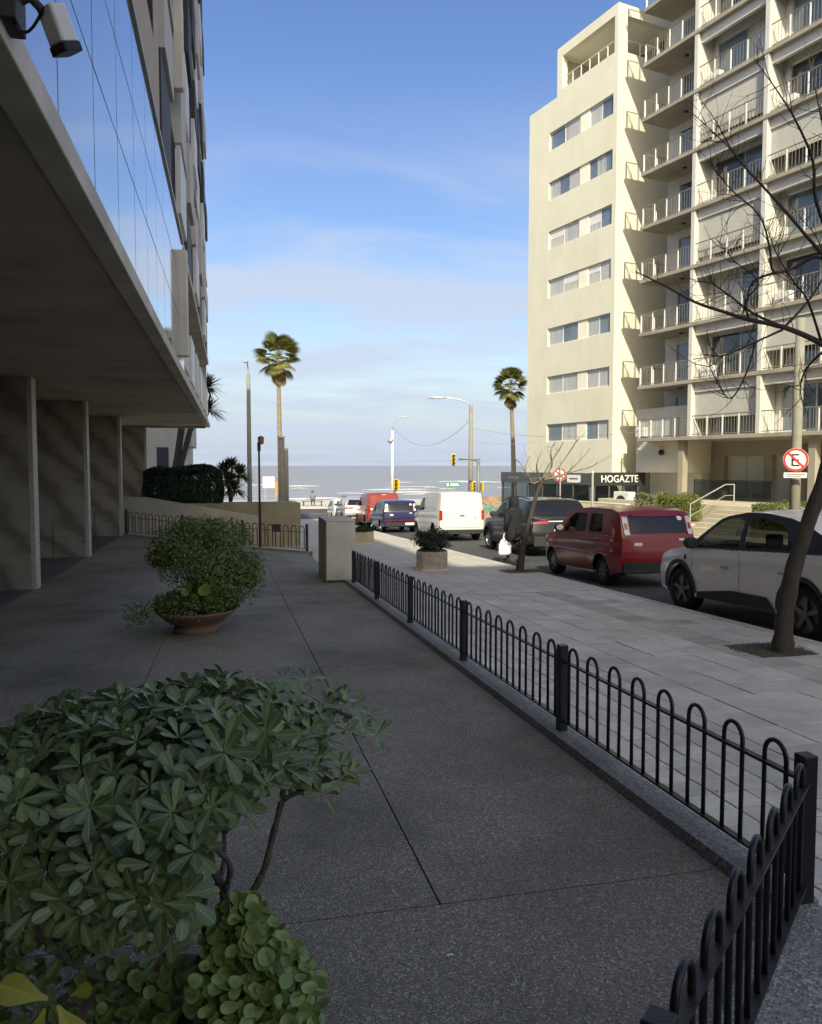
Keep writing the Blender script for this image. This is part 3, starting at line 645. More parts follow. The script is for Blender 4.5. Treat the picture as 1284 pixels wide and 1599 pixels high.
def hoop_mesh(wd, h, r_, name='hoop'):
    mb = MB(); pts = [(-wd / 2, 0, 0.0), (-wd / 2, 0, h - wd / 2)]
    for k in range(1, 9): a = math.pi - math.pi * k / 9; pts.append((wd / 2 * math.cos(a), 0, h - wd / 2 + wd / 2 * math.sin(a)))
    pts += [(wd / 2, 0, h - wd / 2), (wd / 2, 0, 0.0)]
    mb.tube(pts, r_, 8); return mb
def fence_run(name, label, p0, p1, n_pan, n_hoop, ph, zf, mat, posts=True, first_post=True, last_post=True, r_=0.0095, wd=0.125, hh=0.555, rail=0.455, barw=0.03):
    """hoop-top railing from p0 to p1; posts stay upright, rails follow the slope"""
    d = p1 - p0; L_ = d.length; d.normalize(); rz = math.atan2(d.y, d.x)
    root = thing(name, label, 'fence', (p0.x, p0.y, zf(p0.x, p0.y)), rz, 'low black hoop top railings' if mat is IRON else None)
    z0 = zf(p0.x, p0.y)
    def dz(s): return zf(p0.x + d.x * s, p0.y + d.y * s) - z0
    post = hoop = None
    pl = L_ / n_pan
    for k in range(n_pan + 1):
        if (k == 0 and not first_post) or (k == n_pan and not last_post): continue
        if post is None:
            post = MB().box(-0.029, 0.029, -0.029, 0.029, -0.08, ph).build('post', mat, root, bevel=0.004); o = post
        else: o = share(post, root)
        o.location = (k * pl, 0, dz(k * pl))
    for k in range(n_pan):
        a, b = k * pl + 0.036, (k + 1) * pl - 0.036
        for z, nm in ((rail, 'top_rail'), (0.075, 'bottom_rail')):
            mb = MB(); i = 0
            for s0, s1 in ((a, b),):
                c = [(s, y, dz(s) + z + h) for h in (-0.006, 0.006) for s, y in ((s0, -barw / 2), (s1, -barw / 2), (s1, barw / 2), (s0, barw / 2))]
                mb.v += c
                for f in ((0, 3, 2, 1), (4, 5, 6, 7), (0, 1, 5, 4), (1, 2, 6, 5), (2, 3, 7, 6), (3, 0, 4, 7)): mb.f.append(f)
            mb.build(nm, mat, root)
        for q in range(n_hoop):
            s = a + (b - a) * (q + 0.5) / n_hoop
            if hoop is None: hoop = hoop_mesh(wd, hh - 0.065, r_).build('hoop', mat, root, smooth=True); o = hoop
            else: o = share(hoop, root)
            o.location = (s, 0, dz(s) + 0.065); o.rotation_euler = (random.uniform(-.006, .006), 0, random.uniform(-.02, .02))
    return root
zk = lambda x, y: right_z(y) + 0.03
fence_run('hoop_fence', 'long black iron hoop top fence running along the terrace edge', A, Vector((2.03, 13.25)), 5, 8, 0.555, zk, IRON)
fence_run('hoop_fence', 'short diagonal black iron hoop fence at the bottom right corner', A + DG * 0.0, B, 1, 7, 0.53, zk, IRON, first_post=False, barw=0.04)
zb_ = lambda x, y: terr_z(x, y) + 0.045
fence_run('hoop_fence', 'thin brown hoop railing closing the far end of the terrace', EB + EN * 0.07 + (EA - EB) * 0.015, EA + EN * 0.07 - (EA - EB) * 0.02, 3, 8, 0.72, zb_, RUST, r_=0.012, wd=0.15, hh=0.66, rail=0.5, barw=0.025)

# ================================================================== RIGHT SIDE BUILDINGS
U = Vector((-0.2273, 0.9738)); NN = Vector((-0.9738, -0.2273))     # along the facade (away), out of the facade
YC = Vector((19.91, 38.75)); RZ = math.atan2(-U.y, -U.x)          # local x towards the camera, local y into the building
yb = thing('cream_tower', 'tall cream rendered apartment tower with paired windows and roof terrace', 'building', (YC.x, YC.y, 0), RZ)
rows = [2.97 + 2.84 * k for k in range(7)]                        # window sills
hl = [(-5.95, -0.32, z, z + 1.04) for z in rows]
mb = MB(); holes_wall(mb, -8.0, 0.0, -2.2, 22.83, hl, 0, 0.16); mb.build('facade_wall', CREAM, yb)
mb = MB(); holes_wall(mb, -5.24, 0.0, 22.83, 25.5, [(-4.75, -0.28, 23.1, 24.95)], 0, 0.35); mb.build('penthouse_wall', CREAM, yb)
ew = lambda a, b, c: (0 - b, a, c)
mb = MB(); holes_wall(mb, 0, 14, -2.2, 25.5, [(0.62, 3.6, 23.1, 24.95)], 0, 0.35, ew); mb.build('end_wall', CREAM, yb)
mb = MB(); mb.quad((-8, 0, 22.83), (-5.24, 0, 22.83), (-5.24, 14, 22.83), (-8, 14, 22.83)); mb.quad((-8, 0, -2.2), (-8, 0, 22.83), (-8, 14, 22.83), (-8, 14, -2.2)); mb.quad((-8, 14, -2.2), (-8, 14, 22.83), (0, 14, 22.83), (0, 14, -2.2)); mb.build('roof_and_rear_wall', CREAM, yb)
mb = MB(); mb.quad((-5.24, 0, 25.5), (0, 0, 25.5), (0, 14, 25.5), (-5.24, 14, 25.5)); mb.quad((-5.24, 0, 22.83), (-5.24, 0, 25.5), (-5.24, 14, 25.5), (-5.24, 14, 22.83)); mb.quad((-5.24, 14, 22.83), (-5.24, 14, 25.5), (0, 14, 25.5), (0, 14, 22.83)); mb.build('penthouse_roof', CREAM, yb)
mb = MB(); mb.quad((-5.2, 0.35, 25.0), (-5.2, 4, 25.0), (-0.35, 4, 25.0), (-0.35, 0.35, 25.0)); mb.quad((-5.2, 0.35, 23.08), (-0.35, 0.35, 23.08), (-0.35, 4, 23.08), (-5.2, 4, 23.08)); mb.build('terrace_ceiling_and_floor', CREAMW, yb)
MB().box(-5.2, -0.36, 4.0, 4.1, 23.08, 25.0).build('penthouse_back_wall', CREAMW, yb)
MB().box(-3.4, -0.9, 3.94, 3.99, 23.1, 24.9).build('penthouse_window', DGL, yb)
# the open left end of the roof terrace shows sky: leave the side wall out and set a post
def rail_run(parent, x0, x1, y0, y1, z, h, posts, mat, bars=0, name='railing', thin=0.018):
    mb = MB(); a, b = Vector((x0, y0, z)), Vector((x1, y1, z)); d = b - a
    up = Vector((0, 0, h)); mb.tube([a + up, b + up], thin * 1.4, 6); mb.tube([a + up * 0.08, b + up * 0.08], thin, 6)
    if bars:
        for k in range(bars + 1): p = a + d * (k / bars); mb.tube([p + up * 0.08, p + up], 0.009, 4, False)
    o = mb.build(name, RAILM if mat is None else mat, parent)
    src = None
    for k in range(posts + 1):
        if src is None: src = MB().box(-0.026, 0.026, -0.02, 0.02, 0, h - 0.03).build('railing_post', ALU, o); q = src
        else: q = share(src, o)
        q.location = a + d * (k / posts); q.rotation_euler = (0, 0, math.atan2(d.y, d.x))
    return o
rail_run(yb, -4.75, -0.28, 0.17, 0.17, 23.1, 0.72, 6, ALU)
rail_run(yb, -0.17, -0.17, 0.62, 3.6, 23.1, 0.72, 3, ALU)
kinds = ['cc', 'cc', 'cc', 'ss', 'sc', 'dd', 'cd']
for k, z in enumerate(rows):
    MB().box(-3.15, -2.32, 0.075, 0.159, z, z + 1.035).build('spandrel_panel', CREAMW, yb)
    MB().box(-5.95, -0.32, 0.161, 0.165, z, z + 1.04).build('window_backing', CREAMW, yb)
    for wi, (xa, xb) in enumerate(((-5.94, -3.16), (-2.31, -0.33))):
        fr = MB(); t_ = 0.045
        fr.box(xa, xb, 0.11, 0.15, z + 0.01, z + 0.01 + t_); fr.box(xa, xb, 0.11, 0.15, z + 1.03 - t_, z + 1.03)
        n_p = 2 if k != 5 else 3
        for q in range(n_p + 1):
            xx = xa + (xb - xa) * q / n_p; fr.box(max(xa, xx - t_ / 2), min(xb, xx + t_ / 2), 0.112, 0.149, z + 0.012 + t_, z + 1.028 - t_)
        wo_ = fr.build('window', ALU if k not in (3, 4, 5) else ALUG if k == 5 else ALU, yb)
        for q in range(n_p):
            x0, x1 = xa + (xb - xa) * q / n_p + 0.024, xa + (xb - xa) * (q + 1) / n_p - 0.024
            kd = 'cdscd'[(k * 3 + q + wi) % 5]
            if k <= 2: kd = 'c' if (q + k) % 3 else 'd'
            if k in (3,): kd = 's' if (q + wi) % 2 else 'c'
            if k >= 5: kd = 'd' if (q + wi) % 2 == (k % 2) else 'c'
            MB().box(x0, x1, 0.128, 0.138, z + 0.056, z + 0.985).build('pane', {'c': CUR, 'd': BGL, 's': SHUT}[kd], wo_)
            if kd == 's' or (k == 4 and q == 0): MB().box(x0, x1, 0.118, 0.127, z + 0.985 - random.uniform(.25, .6), z + 0.985).build('roller_blind', ALU, wo_)
# small lamp-size fittings on facade left out; drip streak material covers wear

# ---- balcony building
RC = YC + NN * 0.6
rb = thing('balcony_block', 'grey and white apartment block with stacked balconies beside the cream tower', 'building', (RC.x, RC.y, 0), RZ)
zs = [2.74 + 2.6 * k for k in range(10)]
PX = [5.94, 9.76, 13.6, 17.4]; DEP = 0.95
TOPR = zs[-1] + 2.6
for k, z in enumerate(zs):
    MB().box(2.52, PX[-1], 0.0, 2.2, z, z + 0.17).build('floor_slab', BROWNC, rb, bevel=0.012)
for x in PX[:3]:
    MB().box(x - 0.10, x + 0.10, 0.03, DEP + 0.1, 2.92, TOPR).build('pilaster', WHITE, rb, bevel=0.008) if False else None
for k, z in enumerate(zs):
    zf, zc_ = z + 0.171, z + 2.599
    for x in PX[:3]: MB().box(x - 0.11, x + 0.11, 0.035, DEP, zf, zc_).build('pilaster', WHITE, rb, bevel=0.008)
    for b_, (xa, xb) in enumerate(((PX[0] + 0.11, PX[1] - 0.11), (PX[1] + 0.11, PX[2] - 0.11), (PX[2] + 0.11, PX[3]))):
        if b_ == 2 and k > 9: continue
        MB().box(xa, xb, 0.22, 0.40, zc_ - 0.42, zc_).build('shutter_box', WHITE, rb, bevel=0.01)
        # back wall round the big window
        mbw = MB(); hx0, hx1 = xa + 0.30, xb - 0.12; hz1 = zc_ - 0.42
        holes_wall(mbw, xa, xb, zf, zc_, [(hx0, hx1, zf + 0.06, hz1)], DEP, 0.12); mbw.build('loggia_wall', WHITE, rb)
        fr = MB()
        fr.box(hx0, hx1, DEP + 0.05, DEP + 0.10, zf + 0.06, zf + 0.13); fr.box(hx0, hx1, DEP + 0.05, DEP + 0.10, hz1 - 0.06, hz1)
        for q in range(3):
            xx = hx0 + (hx1 - hx0) * q / 2; fr.box(max(hx0, xx - 0.035), min(hx1, xx + 0.035), DEP + 0.052, DEP + 0.098, zf + 0.13, hz1 - 0.06)
        wo_ = fr.build('window', ALU if b_ else ALUG, rb)
        for q in range(2):
            x0, x1 = hx0 + (hx1 - hx0) * q / 2 + 0.036, hx0 + (hx1 - hx0) * (q + 1) / 2 - 0.036
            m_ = (BGL, CUR, DGL)[(k * 2 + q + b_) % 3] if (k + q) % 3 else BGL
            MB().box(x0, x1, DEP + 0.07, DEP + 0.085, zf + 0.131, hz1 - 0.061).build('pane', m_, wo_)
        closed = (b_ == 0 and k in (0, 3, 5, 8))
        if closed or (b_ == 1 and k in (1, 4)):
            lo = zf + (0.75 if not closed or k == 0 else 0.25)
            sh = MB(); n = int((zc_ - 0.42 - lo) / 0.055)
            for q in range(n): zz = zc_ - 0.42 - (q + 1) * 0.055; sh.box(xa + 0.02, xb - 0.02, 0.30, 0.318 + 0.004 * (q % 2), zz + 0.003, zz + 0.055)
            o = sh.build('roller_shutter', SHUT, rb); o['kind'] = 'stuff'
        rail_run(rb, xa + 0.03, xb - 0.03, 0.10, 0.10, zf, 0.92, 4, None, bars=22)
    # corner wing
    rail_run(rb, 2.60, PX[0] - 0.14, 0.10, 0.10, zf, 0.92, 4, None, bars=20)
    rail_run(rb, 2.60, 2.60, 0.14, 1.75, zf, 0.92, 2, None, bars=9)
    mbw = MB(); hz1 = zf + 2.05
    holes_wall(mbw, 2.52, PX[0] - 0.11, zf, zc_, [(3.3, 5.55, zf + 0.05, hz1)], 1.8, 0.12); mbw.build('loggia_wall', WHITE if k % 2 else M('grey white render', (0.46, 0.445, 0.41), 0.8, 0.08, 1.2), rb)
    fr = MB()
    for q in range(3): xx = 3.3 + 2.25 * q / 2; fr.box(max(3.3, xx - .04), min(5.55, xx + .04), 1.85, 1.90, zf + 0.05, hz1)
    wo_ = fr.build('window', ALU, rb)
    for q in range(2):
        MB().box(3.34 + 1.125 * q, 4.385 + 1.125 * q, 1.87, 1.885, zf + 0.05, hz1).build('pane', (DGL, BGL)[(k + q) % 2], wo_)
    mbx = MB(); mbx.lathe([(0.0, -0.02), (0.09, -0.02), (0.11, 0.03)], 12, c=(4.4, 1.0, z - 0.03)); mbx.build('ceiling_lamp', PLASTIC, rb)
MB().box(2.52, PX[-1], 2.2, 14, 2.7, TOPR).build('core_wall', M('grey white render', (0.46, 0.445, 0.41), 0.8, 0.08, 1.2), rb)
MB().box(2.52, PX[-1], 0, 14, TOPR, TOPR + 0.25).build('roof_slab', BROWNC, rb)
random.seed(77)
for k, z in enumerate(zs[:8]):
    zf = z + 0.171
    if k in (1, 3, 6): MB().box(PX[0] + 0.2, PX[0] + 0.95, 0.45, 0.75, zf + 0.02, zf + 0.58).build('air_conditioner', ALU, rb, bevel=0.02)
    if k in (2, 5): MB().box(PX[1] + 0.25, PX[1] + 1.0, 0.5, 0.8, zf + 0.02, zf + 0.58).build('air_conditioner', ALU, rb, bevel=0.02)
    if k in (2, 4, 7):
        pt = MB(); pt.lathe([(0, 0), (0.12, 0.0), (0.16, 0.28), (0.0, 0.28)], 10, c=(PX[1] - 0.6, 0.5, zf)); po = pt.build('flower_pot', TERRA, rb)
        lv = MB(); lv.t = []; leaves_mesh(lv, [(Vector((PX[1] - 0.6, 0.5, zf + 0.5)) + rnd_dir() * random.uniform(0.05, 0.3), rnd_dir()) for _ in range(160)], 0.12); lv.build('pot_plant', LEAF_S, po)
# ground floor: recessed beige front, dark entry, piers
GZ = -0.06
MB().box(2.3, 18.5, -2.2, 14, -2.4, GZ).build('podium', BEIGE, rb, bevel=0.01)
gw = MB(); holes_wall(gw, 5.1, 18.4, GZ, 2.74, [(5.9, 8.15, 0.2, 2.0), (8.6, 9.55, GZ + 0.02, 2.05), (10.1, 11.8, GZ + 0.02, 2.5), (12.6, 15.5, GZ + 0.02, 2.4)], 2.4, 0.3)
gw.build('ground_floor_wall', M('taupe render', (0.30, 0.265, 0.21), 0.85, 0.1, 1), rb)
MB().box(5.9, 8.15, 2.62, 2.68, 0.2, 2.0).build('shop_shutter', M('pale shutter', (0.52, 0.49, 0.43), 0.7, 0.05, 2), rb)
MB().box(6.99, 7.06, 2.585, 2.615, 0.2, 2.0).build('shutter_rail', ALUG, rb)
MB().box(8.6, 9.55, 2.62, 2.66, GZ + 0.02, 2.05).build('door', M('pale door', (0.46, 0.43, 0.38), 0.6, 0.05, 2), rb)
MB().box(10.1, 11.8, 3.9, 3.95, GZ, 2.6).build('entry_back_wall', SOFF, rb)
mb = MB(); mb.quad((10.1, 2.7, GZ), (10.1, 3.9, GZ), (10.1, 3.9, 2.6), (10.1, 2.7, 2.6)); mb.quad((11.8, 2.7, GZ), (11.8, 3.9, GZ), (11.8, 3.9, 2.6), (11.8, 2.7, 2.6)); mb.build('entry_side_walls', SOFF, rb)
MB().box(12.6, 15.5, 2.6, 2.66, GZ + 0.02, 2.4).build('lobby_glass', BGL, rb)
for x in (5.2, 9.9, 12.15): MB().box(x - 0.16, x + 0.16, 0.3, 0.62, GZ, 2.738).build('column', M('taupe render', (0.30, 0.265, 0.21)), rb, bevel=0.012) if x != 9.9 else None
MB().box(5.2, 9.6, 1.2, 1.22, GZ + 0.02, GZ + 0.9).build('glass_balustrade', VGLASS, rb)
gr = MB(); gr.tube([(5.2, 1.21, GZ + 0.93), (9.6, 1.21, GZ + 0.93)], 0.022, 6)
for k in range(5): gr.tube([(5.2 + k * 1.1, 1.21, GZ), (5.2 + k * 1.1, 1.21, GZ + 0.93)], 0.018, 6)
gr.build('handrail', IRON, rb)
# low annexe between the two buildings with a window and air conditioner
MB().box(1.4, 5.05, 1.0, 6.0, 1.2, 4.45).build('annexe_wall', M('annexe render', (0.72, 0.67, 0.54), 0.85, 0.06, 1), rb)
MB().box(1.4, 4.9, 2.0, 6.0, -1.9, 1.2).build('annexe_base_wall', M('annexe white', (0.62, 0.60, 0.54), 0.85, 0.08, 1), rb)
aw = MB().box(1.6, 4.4, 0.94, 0.998, 2.95, 3.95).build('annexe_window', ALUG, rb)
for q in range(3): MB().box(1.66 + q * 0.92, 2.5 + q * 0.92, 0.925, 0.938, 3.0, 3.9).build('pane', (SHUT, CUR, CUR)[q], aw)
MB().box(1.75, 2.3, 0.60, 0.92, 3.0, 3.5).build('air_conditioner', ALU, rb, bevel=0.02)
mb = MB(); mb.lathe([(0, 0), (0.13, 0.0), (0.15, 0.12), (0.05, 0.2)], 12, Matrix.Rotation(R(90), 3, 'X'), (3.3, 0.98, 2.2)); mb.build('wall_lamp', PLASTIC, rb)
# steps and handrail up to the podium
def frame(p, rz): return Matrix.Translation(Vector(p)) @ Matrix.Rotation(rz, 4, 'Z')
st = thing('entrance_steps', 'pale concrete steps climbing to the balcony block entrance', 'steps', (RC.x, RC.y, 0), RZ)
for k in range(5): MB().box(10.1, 12.4, -2.2 - 0.38 * (k + 1) + 0.001, -2.2 - 0.38 * k - 0.001, -2.0, GZ - 0.16 * (k + 1)).build('step', M('step concrete', (0.44, 0.39, 0.30), 0.85, 0.12, 2, 0.2, 40), st, bevel=0.012)
MB().box(8.1, 10.09, -5.2, -2.21, -2.2, -0.98).build('ramp', BEIGE, st, bevel=0.02)
hr = thing('step_handrail', 'grey metal handrail beside the entrance steps', 'handrail', (RC.x, RC.y, 0), RZ)
mb = MB(); mb.tube([(10.0, -3.9, 0.02), (10.0, -2.0, 0.78), (10.0, -1.5, 0.78)], 0.025, 6); mb.tube([(10.0, -3.9, -0.45), (10.0, -2.0, 0.33), (10.0, -1.5, 0.33)], 0.015, 6); mb.build('rail', ALUG, hr)
for y_, z_ in ((-3.9, 0.02), (-1.5, 0.78)): MB().tube([(10.0, y_, -1.0 if y_ < -2 else GZ), (10.0, y_, z_)], 0.028, 8).build('upright', ALUG, hr)

# ---- restaurant veranda in front of the cream tower
ve = thing('restaurant_veranda', 'low glazed restaurant front with dark sign fascia under the cream tower', 'restaurant', (YC.x, YC.y, 0), RZ)
VX0, VX1, VO = -6.9, 1.45, 2.6
gzv = -1.72
MB().box(VX0, VX1, -VO, -VO + 0.12, 0.56, 1.17).build('sign_fascia', GREYS, ve, bevel=0.01)
MB().box(VX1 - 0.0, VX1 + 0.12, -VO, 0.9, 0.52, 1.2).build('end_sign_fascia', BLACKS, ve, bevel=0.01)
MB().box(VX0, VX1, -VO + 0.121, -0.01, 1.0, 1.1).build('roof', GREYS, ve)
for k in range(7):
    x = VX0 + 0.1 + (VX1 - VX0 - 0.2) * k / 6
    MB().box(x - 0.05, x + 0.05, -VO + 0.02, -VO + 0.12, gzv, 0.558).build('mullion', GREYS, ve)
    if k < 6: MB().box(x + 0.055, x + (VX1 - VX0 - 0.2) / 6 - 0.055, -VO + 0.06, -VO + 0.075, gzv, 0.555).build('glass_pane', VGLASS, ve)
for k in range(4):
    y = -VO + 0.2 + k * 0.95
    MB().box(VX1 + 0.0, VX1 + 0.08, y - 0.05, y + 0.05, gzv, 0.518).build('mullion', GREYS, ve)
    if k < 3: MB().box(VX1 + 0.03, VX1 + 0.045, y + 0.055, y + 0.895, gzv, 0.515).build('glass_pane', VGLASS, ve)
for k in range(5):
    mb = MB(); x = VX0 + 0.9 + k * 1.5
    mb.lathe([(0, 0.75), (0.38, 0.75), (0.38, 0.71), (0.04, 0.70), (0.04, 0.03), (0.25, 0.02), (0.25, 0)], 12, c=(x, -1.2, gzv)); mb.build('cafe_table', PLASTIC, ve)
MB().box(VX0 - 0.3, VX1 + 4, -VO - 0.3, 0.3, gzv - 0.6, gzv).build('floor_slab', BEIGE, ve)
def text(body, size, mat, parent, m, ext=0.012, align='LEFT'):
    cu = bpy.data.curves.new('lettering', 'FONT'); cu.body = body; cu.size = size; cu.extrude = ext; cu.align_x = align; cu.resolution_u = 3
    to = bpy.data.objects.new('lettering', cu); COL.objects.link(to); bpy.context.view_layer.update()
    me = bpy.data.meshes.new_from_object(to.evaluated_get(bpy.context.evaluated_depsgraph_get())); bpy.data.objects.remove(to)
    o = link('lettering', me, mat, parent); o.matrix_local = m
    return o
def face_m(p, xdir, zdir=Vector((0, 0, 1))):
    xd = Vector(xdir).normalized(); n_ = xd.cross(zdir)
    return Matrix.Translation(Vector(p)) @ Matrix((xd, zdir, n_)).transposed().to_4x4()
LET = M('sign lettering', (0.80, 0.79, 0.76), 0.5, 0.03, 3)
text('HOGAZTE', 0.52, LET, ve, face_m((VX1 + 0.135, -VO + 0.55, 0.70), (0, 1, 0)))
fb = M('dim lettering', (0.16, 0.16, 0.16), 0.5)
for k, (xa, wd_) in enumerate(((0.8, 0.34), (1.2, 0.22), (1.5, 0.4), (3.4, 0.3), (3.8, 0.45))): MB().box(VX0 + xa, VX0 + xa + wd_, -VO - 0.012, -VO - 0.002, 0.78, 0.92).build('faded_lettering', fb, ve, bevel=0.004)
mb = MB(); mb.prism(rrect(0.55, 0.2, 0.1), 0, 0.02, lambda a, b, h: (0.1 + a, -VO - 0.002 - h, 0.87 + b)); lg = mb.build('logo_plate', LET, ve)
mb = MB(); mb.box(-0.25, 0.45, -VO - 0.03, -VO - 0.024, 0.84, 0.90); mb.build('logo_stripe', BLACKS, lg)
lw = thing('low_wall', 'low pale yellow wall in front of the restaurant corner', 'wall', (YC.x, YC.y, 0), RZ)
MB().box(0.2, 5.2, -3.6, -3.35, gzv - 0.5, -0.26).build('wall', M('pale yellow render', (0.62, 0.53, 0.36), 0.85, 0.08, 1), lw, bevel=0.01)
MB().box(0.18, 5.22, -3.62, -3.33, -0.258, -0.2).build('coping', M('pale coping', (0.64, 0.58, 0.44), 0.85, 0.08, 1), lw, bevel=0.01)
ac = thing('air_conditioner_unit', 'boxy grey outdoor air conditioner behind the low yellow wall', 'air conditioner', (YC.x, YC.y, 0), RZ)
MB().box(3.2, 4.3, -2.6, -2.2, -0.9, 0.3).build('casing', ALU, ac, bevel=0.03)
mb = MB(); mb.lathe([(0.0, 0.0), (0.34, 0.0), (0.38, 0.03)], 20, Matrix.Rotation(R(90), 3, 'X'), (3.75, -2.605, -0.25)); mb.build('fan_grille', PLASTIC, ac)
MB().box(3.3, 4.2, -2.58, -2.22, gzv, -0.9).build('stand', PLASTIC, ac)

# ---- unseen block added behind the camera, sized to shade terrace and pavement
bh = thing('unseen_shade_block', 'plain unseen block added behind the viewer to cast shade', 'building', (0, -22, road_z(-22)))
MB().box(-9.0, 5.4, -12, 0, -1, 25.6).build('wall', TANW, bh)

# ================================================================== CARS
def interp(pts, y):
    if y <= pts[0][0]: return pts[0][1]
    for (a, za), (b, zb) in zip(pts, pts[1:]):
        if y <= b:
            f = (y - a) / (b - a); return za + (zb - za) * f
    return pts[-1][1]
def dense(poly, step=0.06):
    out = []
    for k in range(len(poly)):
        p, q = Vector(poly[k]), Vector(poly[(k + 1) % len(poly)]); n = max(1, int((q - p).length / step))
        for j in range(n): out.append(tuple(p + (q - p) * j / n))
    return out
def rounded(poly, r_=0.05, n=4):
    out = []
    for k in range(len(poly)):
        p, a, b = Vector(poly[k]), Vector(poly[k - 1]), Vector(poly[(k + 1) % len(poly)])
        da, db = (a - p), (b - p); rr = min(r_, da.length * 0.45, db.length * 0.45); s, e = p + da.normalized() * rr, p + db.normalized() * rr
        for j in range(n + 1): t_ = j / n; out.append(tuple(s * (1 - t_) ** 2 + p * 2 * t_ * (1 - t_) + e * t_ * t_))
    return out
def patch(polys, fn, cuts=0.12, flip=False, mb=None):
    """2D polygon with holes -> tessellated, gridded, mapped by fn(a,b)->point"""
    rings = [dense(p) for p in polys]; flat = [Vector((a, b, 0)) for r_ in rings for a, b in r_]
    tris = tessellate_polygon([[Vector((a, b, 0)) for a, b in r_] for r_ in rings])
    bm = bmesh.new(); vs_ = [bm.verts.new(v) for v in flat]
    for t_ in tris:
        try: bm.faces.new([vs_[i] for i in t_])
        except ValueError: pass
    lo = [min(v[i] for v in flat) for i in (0, 1)]; hi = [max(v[i] for v in flat) for i in (0, 1)]
    for ax, no in ((0, (1, 0, 0)), (1, (0, 1, 0))):
        k = lo[ax] + cuts
        while k < hi[ax]:
            bmesh.ops.bisect_plane(bm, geom=bm.verts[:] + bm.edges[:] + bm.faces[:], plane_co=(k if ax == 0 else 0, k if ax == 1 else 0, 0), plane_no=no, dist=1e-5); k += cuts
    bm.normal_update(); bm.verts.index_update()
    mb = mb or MB(); i0 = len(mb.v)
    for v in bm.verts: mb.v.append(tuple(fn(v.co.x, v.co.y)))
    for f in bm.faces:
        ids = [i0 + v.index for v in f.verts]
        if (f.normal.z < 0) != flip: ids.reverse()
        mb.f.append(tuple(ids))
    bm.free(); return mb
def car(name, label, S, loc, rz=0.0, detail=True):
    root = thing(name, label, S.get('cat', 'car'), loc, rz, 'vehicles parked along the kerb')
    root.rotation_euler = (-math.atan(SL) if loc[1] < 54 else 0, 0, rz)
    L_, Wd, wr = S['L'], S['W'] / 2, S['wr']; belt, low, roof = S['belt'], S['low'], S['roof']; yr, yf = S['wy']
    zroof = max(z for _, z in roof); tum = S.get('tum', 0.16); lean = S.get('lean', 0.0)
    paint = S['paint']
    def plan(y):
        e = 1.0
        if y < 0.5: e -= 0.09 * ((0.5 - y) / 0.5) ** 2.5
        if y > L_ - 0.9: e -= 0.20 * ((y - L_ + 0.9) / 0.9) ** 2.2
        return Wd * e
    def wlow(y, z):
        zb = interp(belt, y); f = (z - 0.2) / max(0.1, zb - 0.2)
        s = 0.935 + 0.065 * math.sin(math.pi * min(1, max(0, f * 0.72 + 0.10)) )
        crease = -0.012 * math.exp(-((f - 0.72) / 0.10) ** 2) + 0.012 * math.exp(-((f - 0.86) / 0.07) ** 2)
        bul = 0.0
        for wy in (yr, yf):
            dd = math.hypot(y - wy, z - wr); bul += 0.018 * math.exp(-((dd - wr - 0.08) / 0.10) ** 2)
        return plan(y) * (s + crease) + bul
    def wgl(y, z):
        zb = interp(belt, y); f = max(0, (z - zb) / max(0.05, zroof - zb)); return plan(y) * (0.965 - tum * f ** 1.25)
    def wside(y, z): return wlow(y, z) if z <= interp(belt, y) else min(wlow(y, interp(belt, y)), wgl(y, z))
    rprof = [(z, y) for y, z in roof[:S['roofspan'][0] + 1]]
    def yrear(x, z):
        b_ = interp(rprof, z) if z > rprof[0][0] else rprof[0][1] * max(0, min(1, (z - 0.7) / (rprof[0][0] - 0.7))) + 0.10 * max(0, 0.55 - z)
        return b_ + 0.012 - 0.055 * (1 - min(1, abs(x) / (Wd * 0.94)) ** 4)
    # ---- painted sides
    ra = wr + 0.055
    low_poly = []
    bot = S.get('sill', 0.24)
    arch = lambda yc: [(yc - ra * math.cos(math.pi * k / 10), wr + ra * math.sin(math.pi * k / 10)) for k in range(11)]
    low_poly += [(0.03, bot + 0.08), (yr - ra, bot)] + [p for p in arch(yr) if p[1] > bot] + [(yr + ra, bot), (yf - ra, bot)] + [p for p in arch(yf) if p[1] > bot] + [(yf + ra, bot), (L_ - 0.05, bot + 0.06)]
    low_poly += [(a, b) for a, b in reversed(low)]
    mb = MB()
    for sgn in (-1, 1): patch([low_poly], lambda y, z: (sgn * wside(y, z), y, z), flip=(sgn < 0), mb=mb)
    gh = [p for p in roof]                                       # side outline of the cabin, rear to front
    ys_ = [p[0] for p in roof]
    base = [(y, interp(belt, y) + 0.001) for y in [ys_[-1] - (ys_[-1] - ys_[0]) * k / 16 for k in range(17)]]
    cab = list(gh) + base[1:-1]
    wins = [rounded(p, 0.07) for p in S['windows']]
    cm = MB() if S.get('cabmat') else mb
    for sgn in (-1, 1): patch([cab] + wins, lambda y, z: (sgn * wgl(y, z), y, z), flip=(sgn < 0), mb=cm)
    if S.get('cabmat'): cm.build('window_surround', S['cabmat'], root, smooth=True)
    # ---- roof and bonnet, crowned sheets
    def sheet(prof, wf, crown, n=9, m=None):
        m = m or mb; rows = []
        for (y, z) in prof:
            wv = wf(y, z); rows.append([(wv * (2 * q / (n - 1) - 1), y, z + crown * (1 - (2 * q / (n - 1) - 1) ** 2)) for q in range(n)])
        i0 = len(m.v)
        for r_ in rows: m.v += r_
        for a in range(len(rows) - 1):
            for q in range(n - 1): i = i0 + a * n + q; m.f.append((i, i + 1, i + n + 1, i + n))
    i_r0, i_r1 = S['roofspan']
    sheet(roof[i_r0:i_r1 + 1], wgl, 0.035)
    hood = [p for p in low if p[0] >= S['hood0'] - 1e-6]
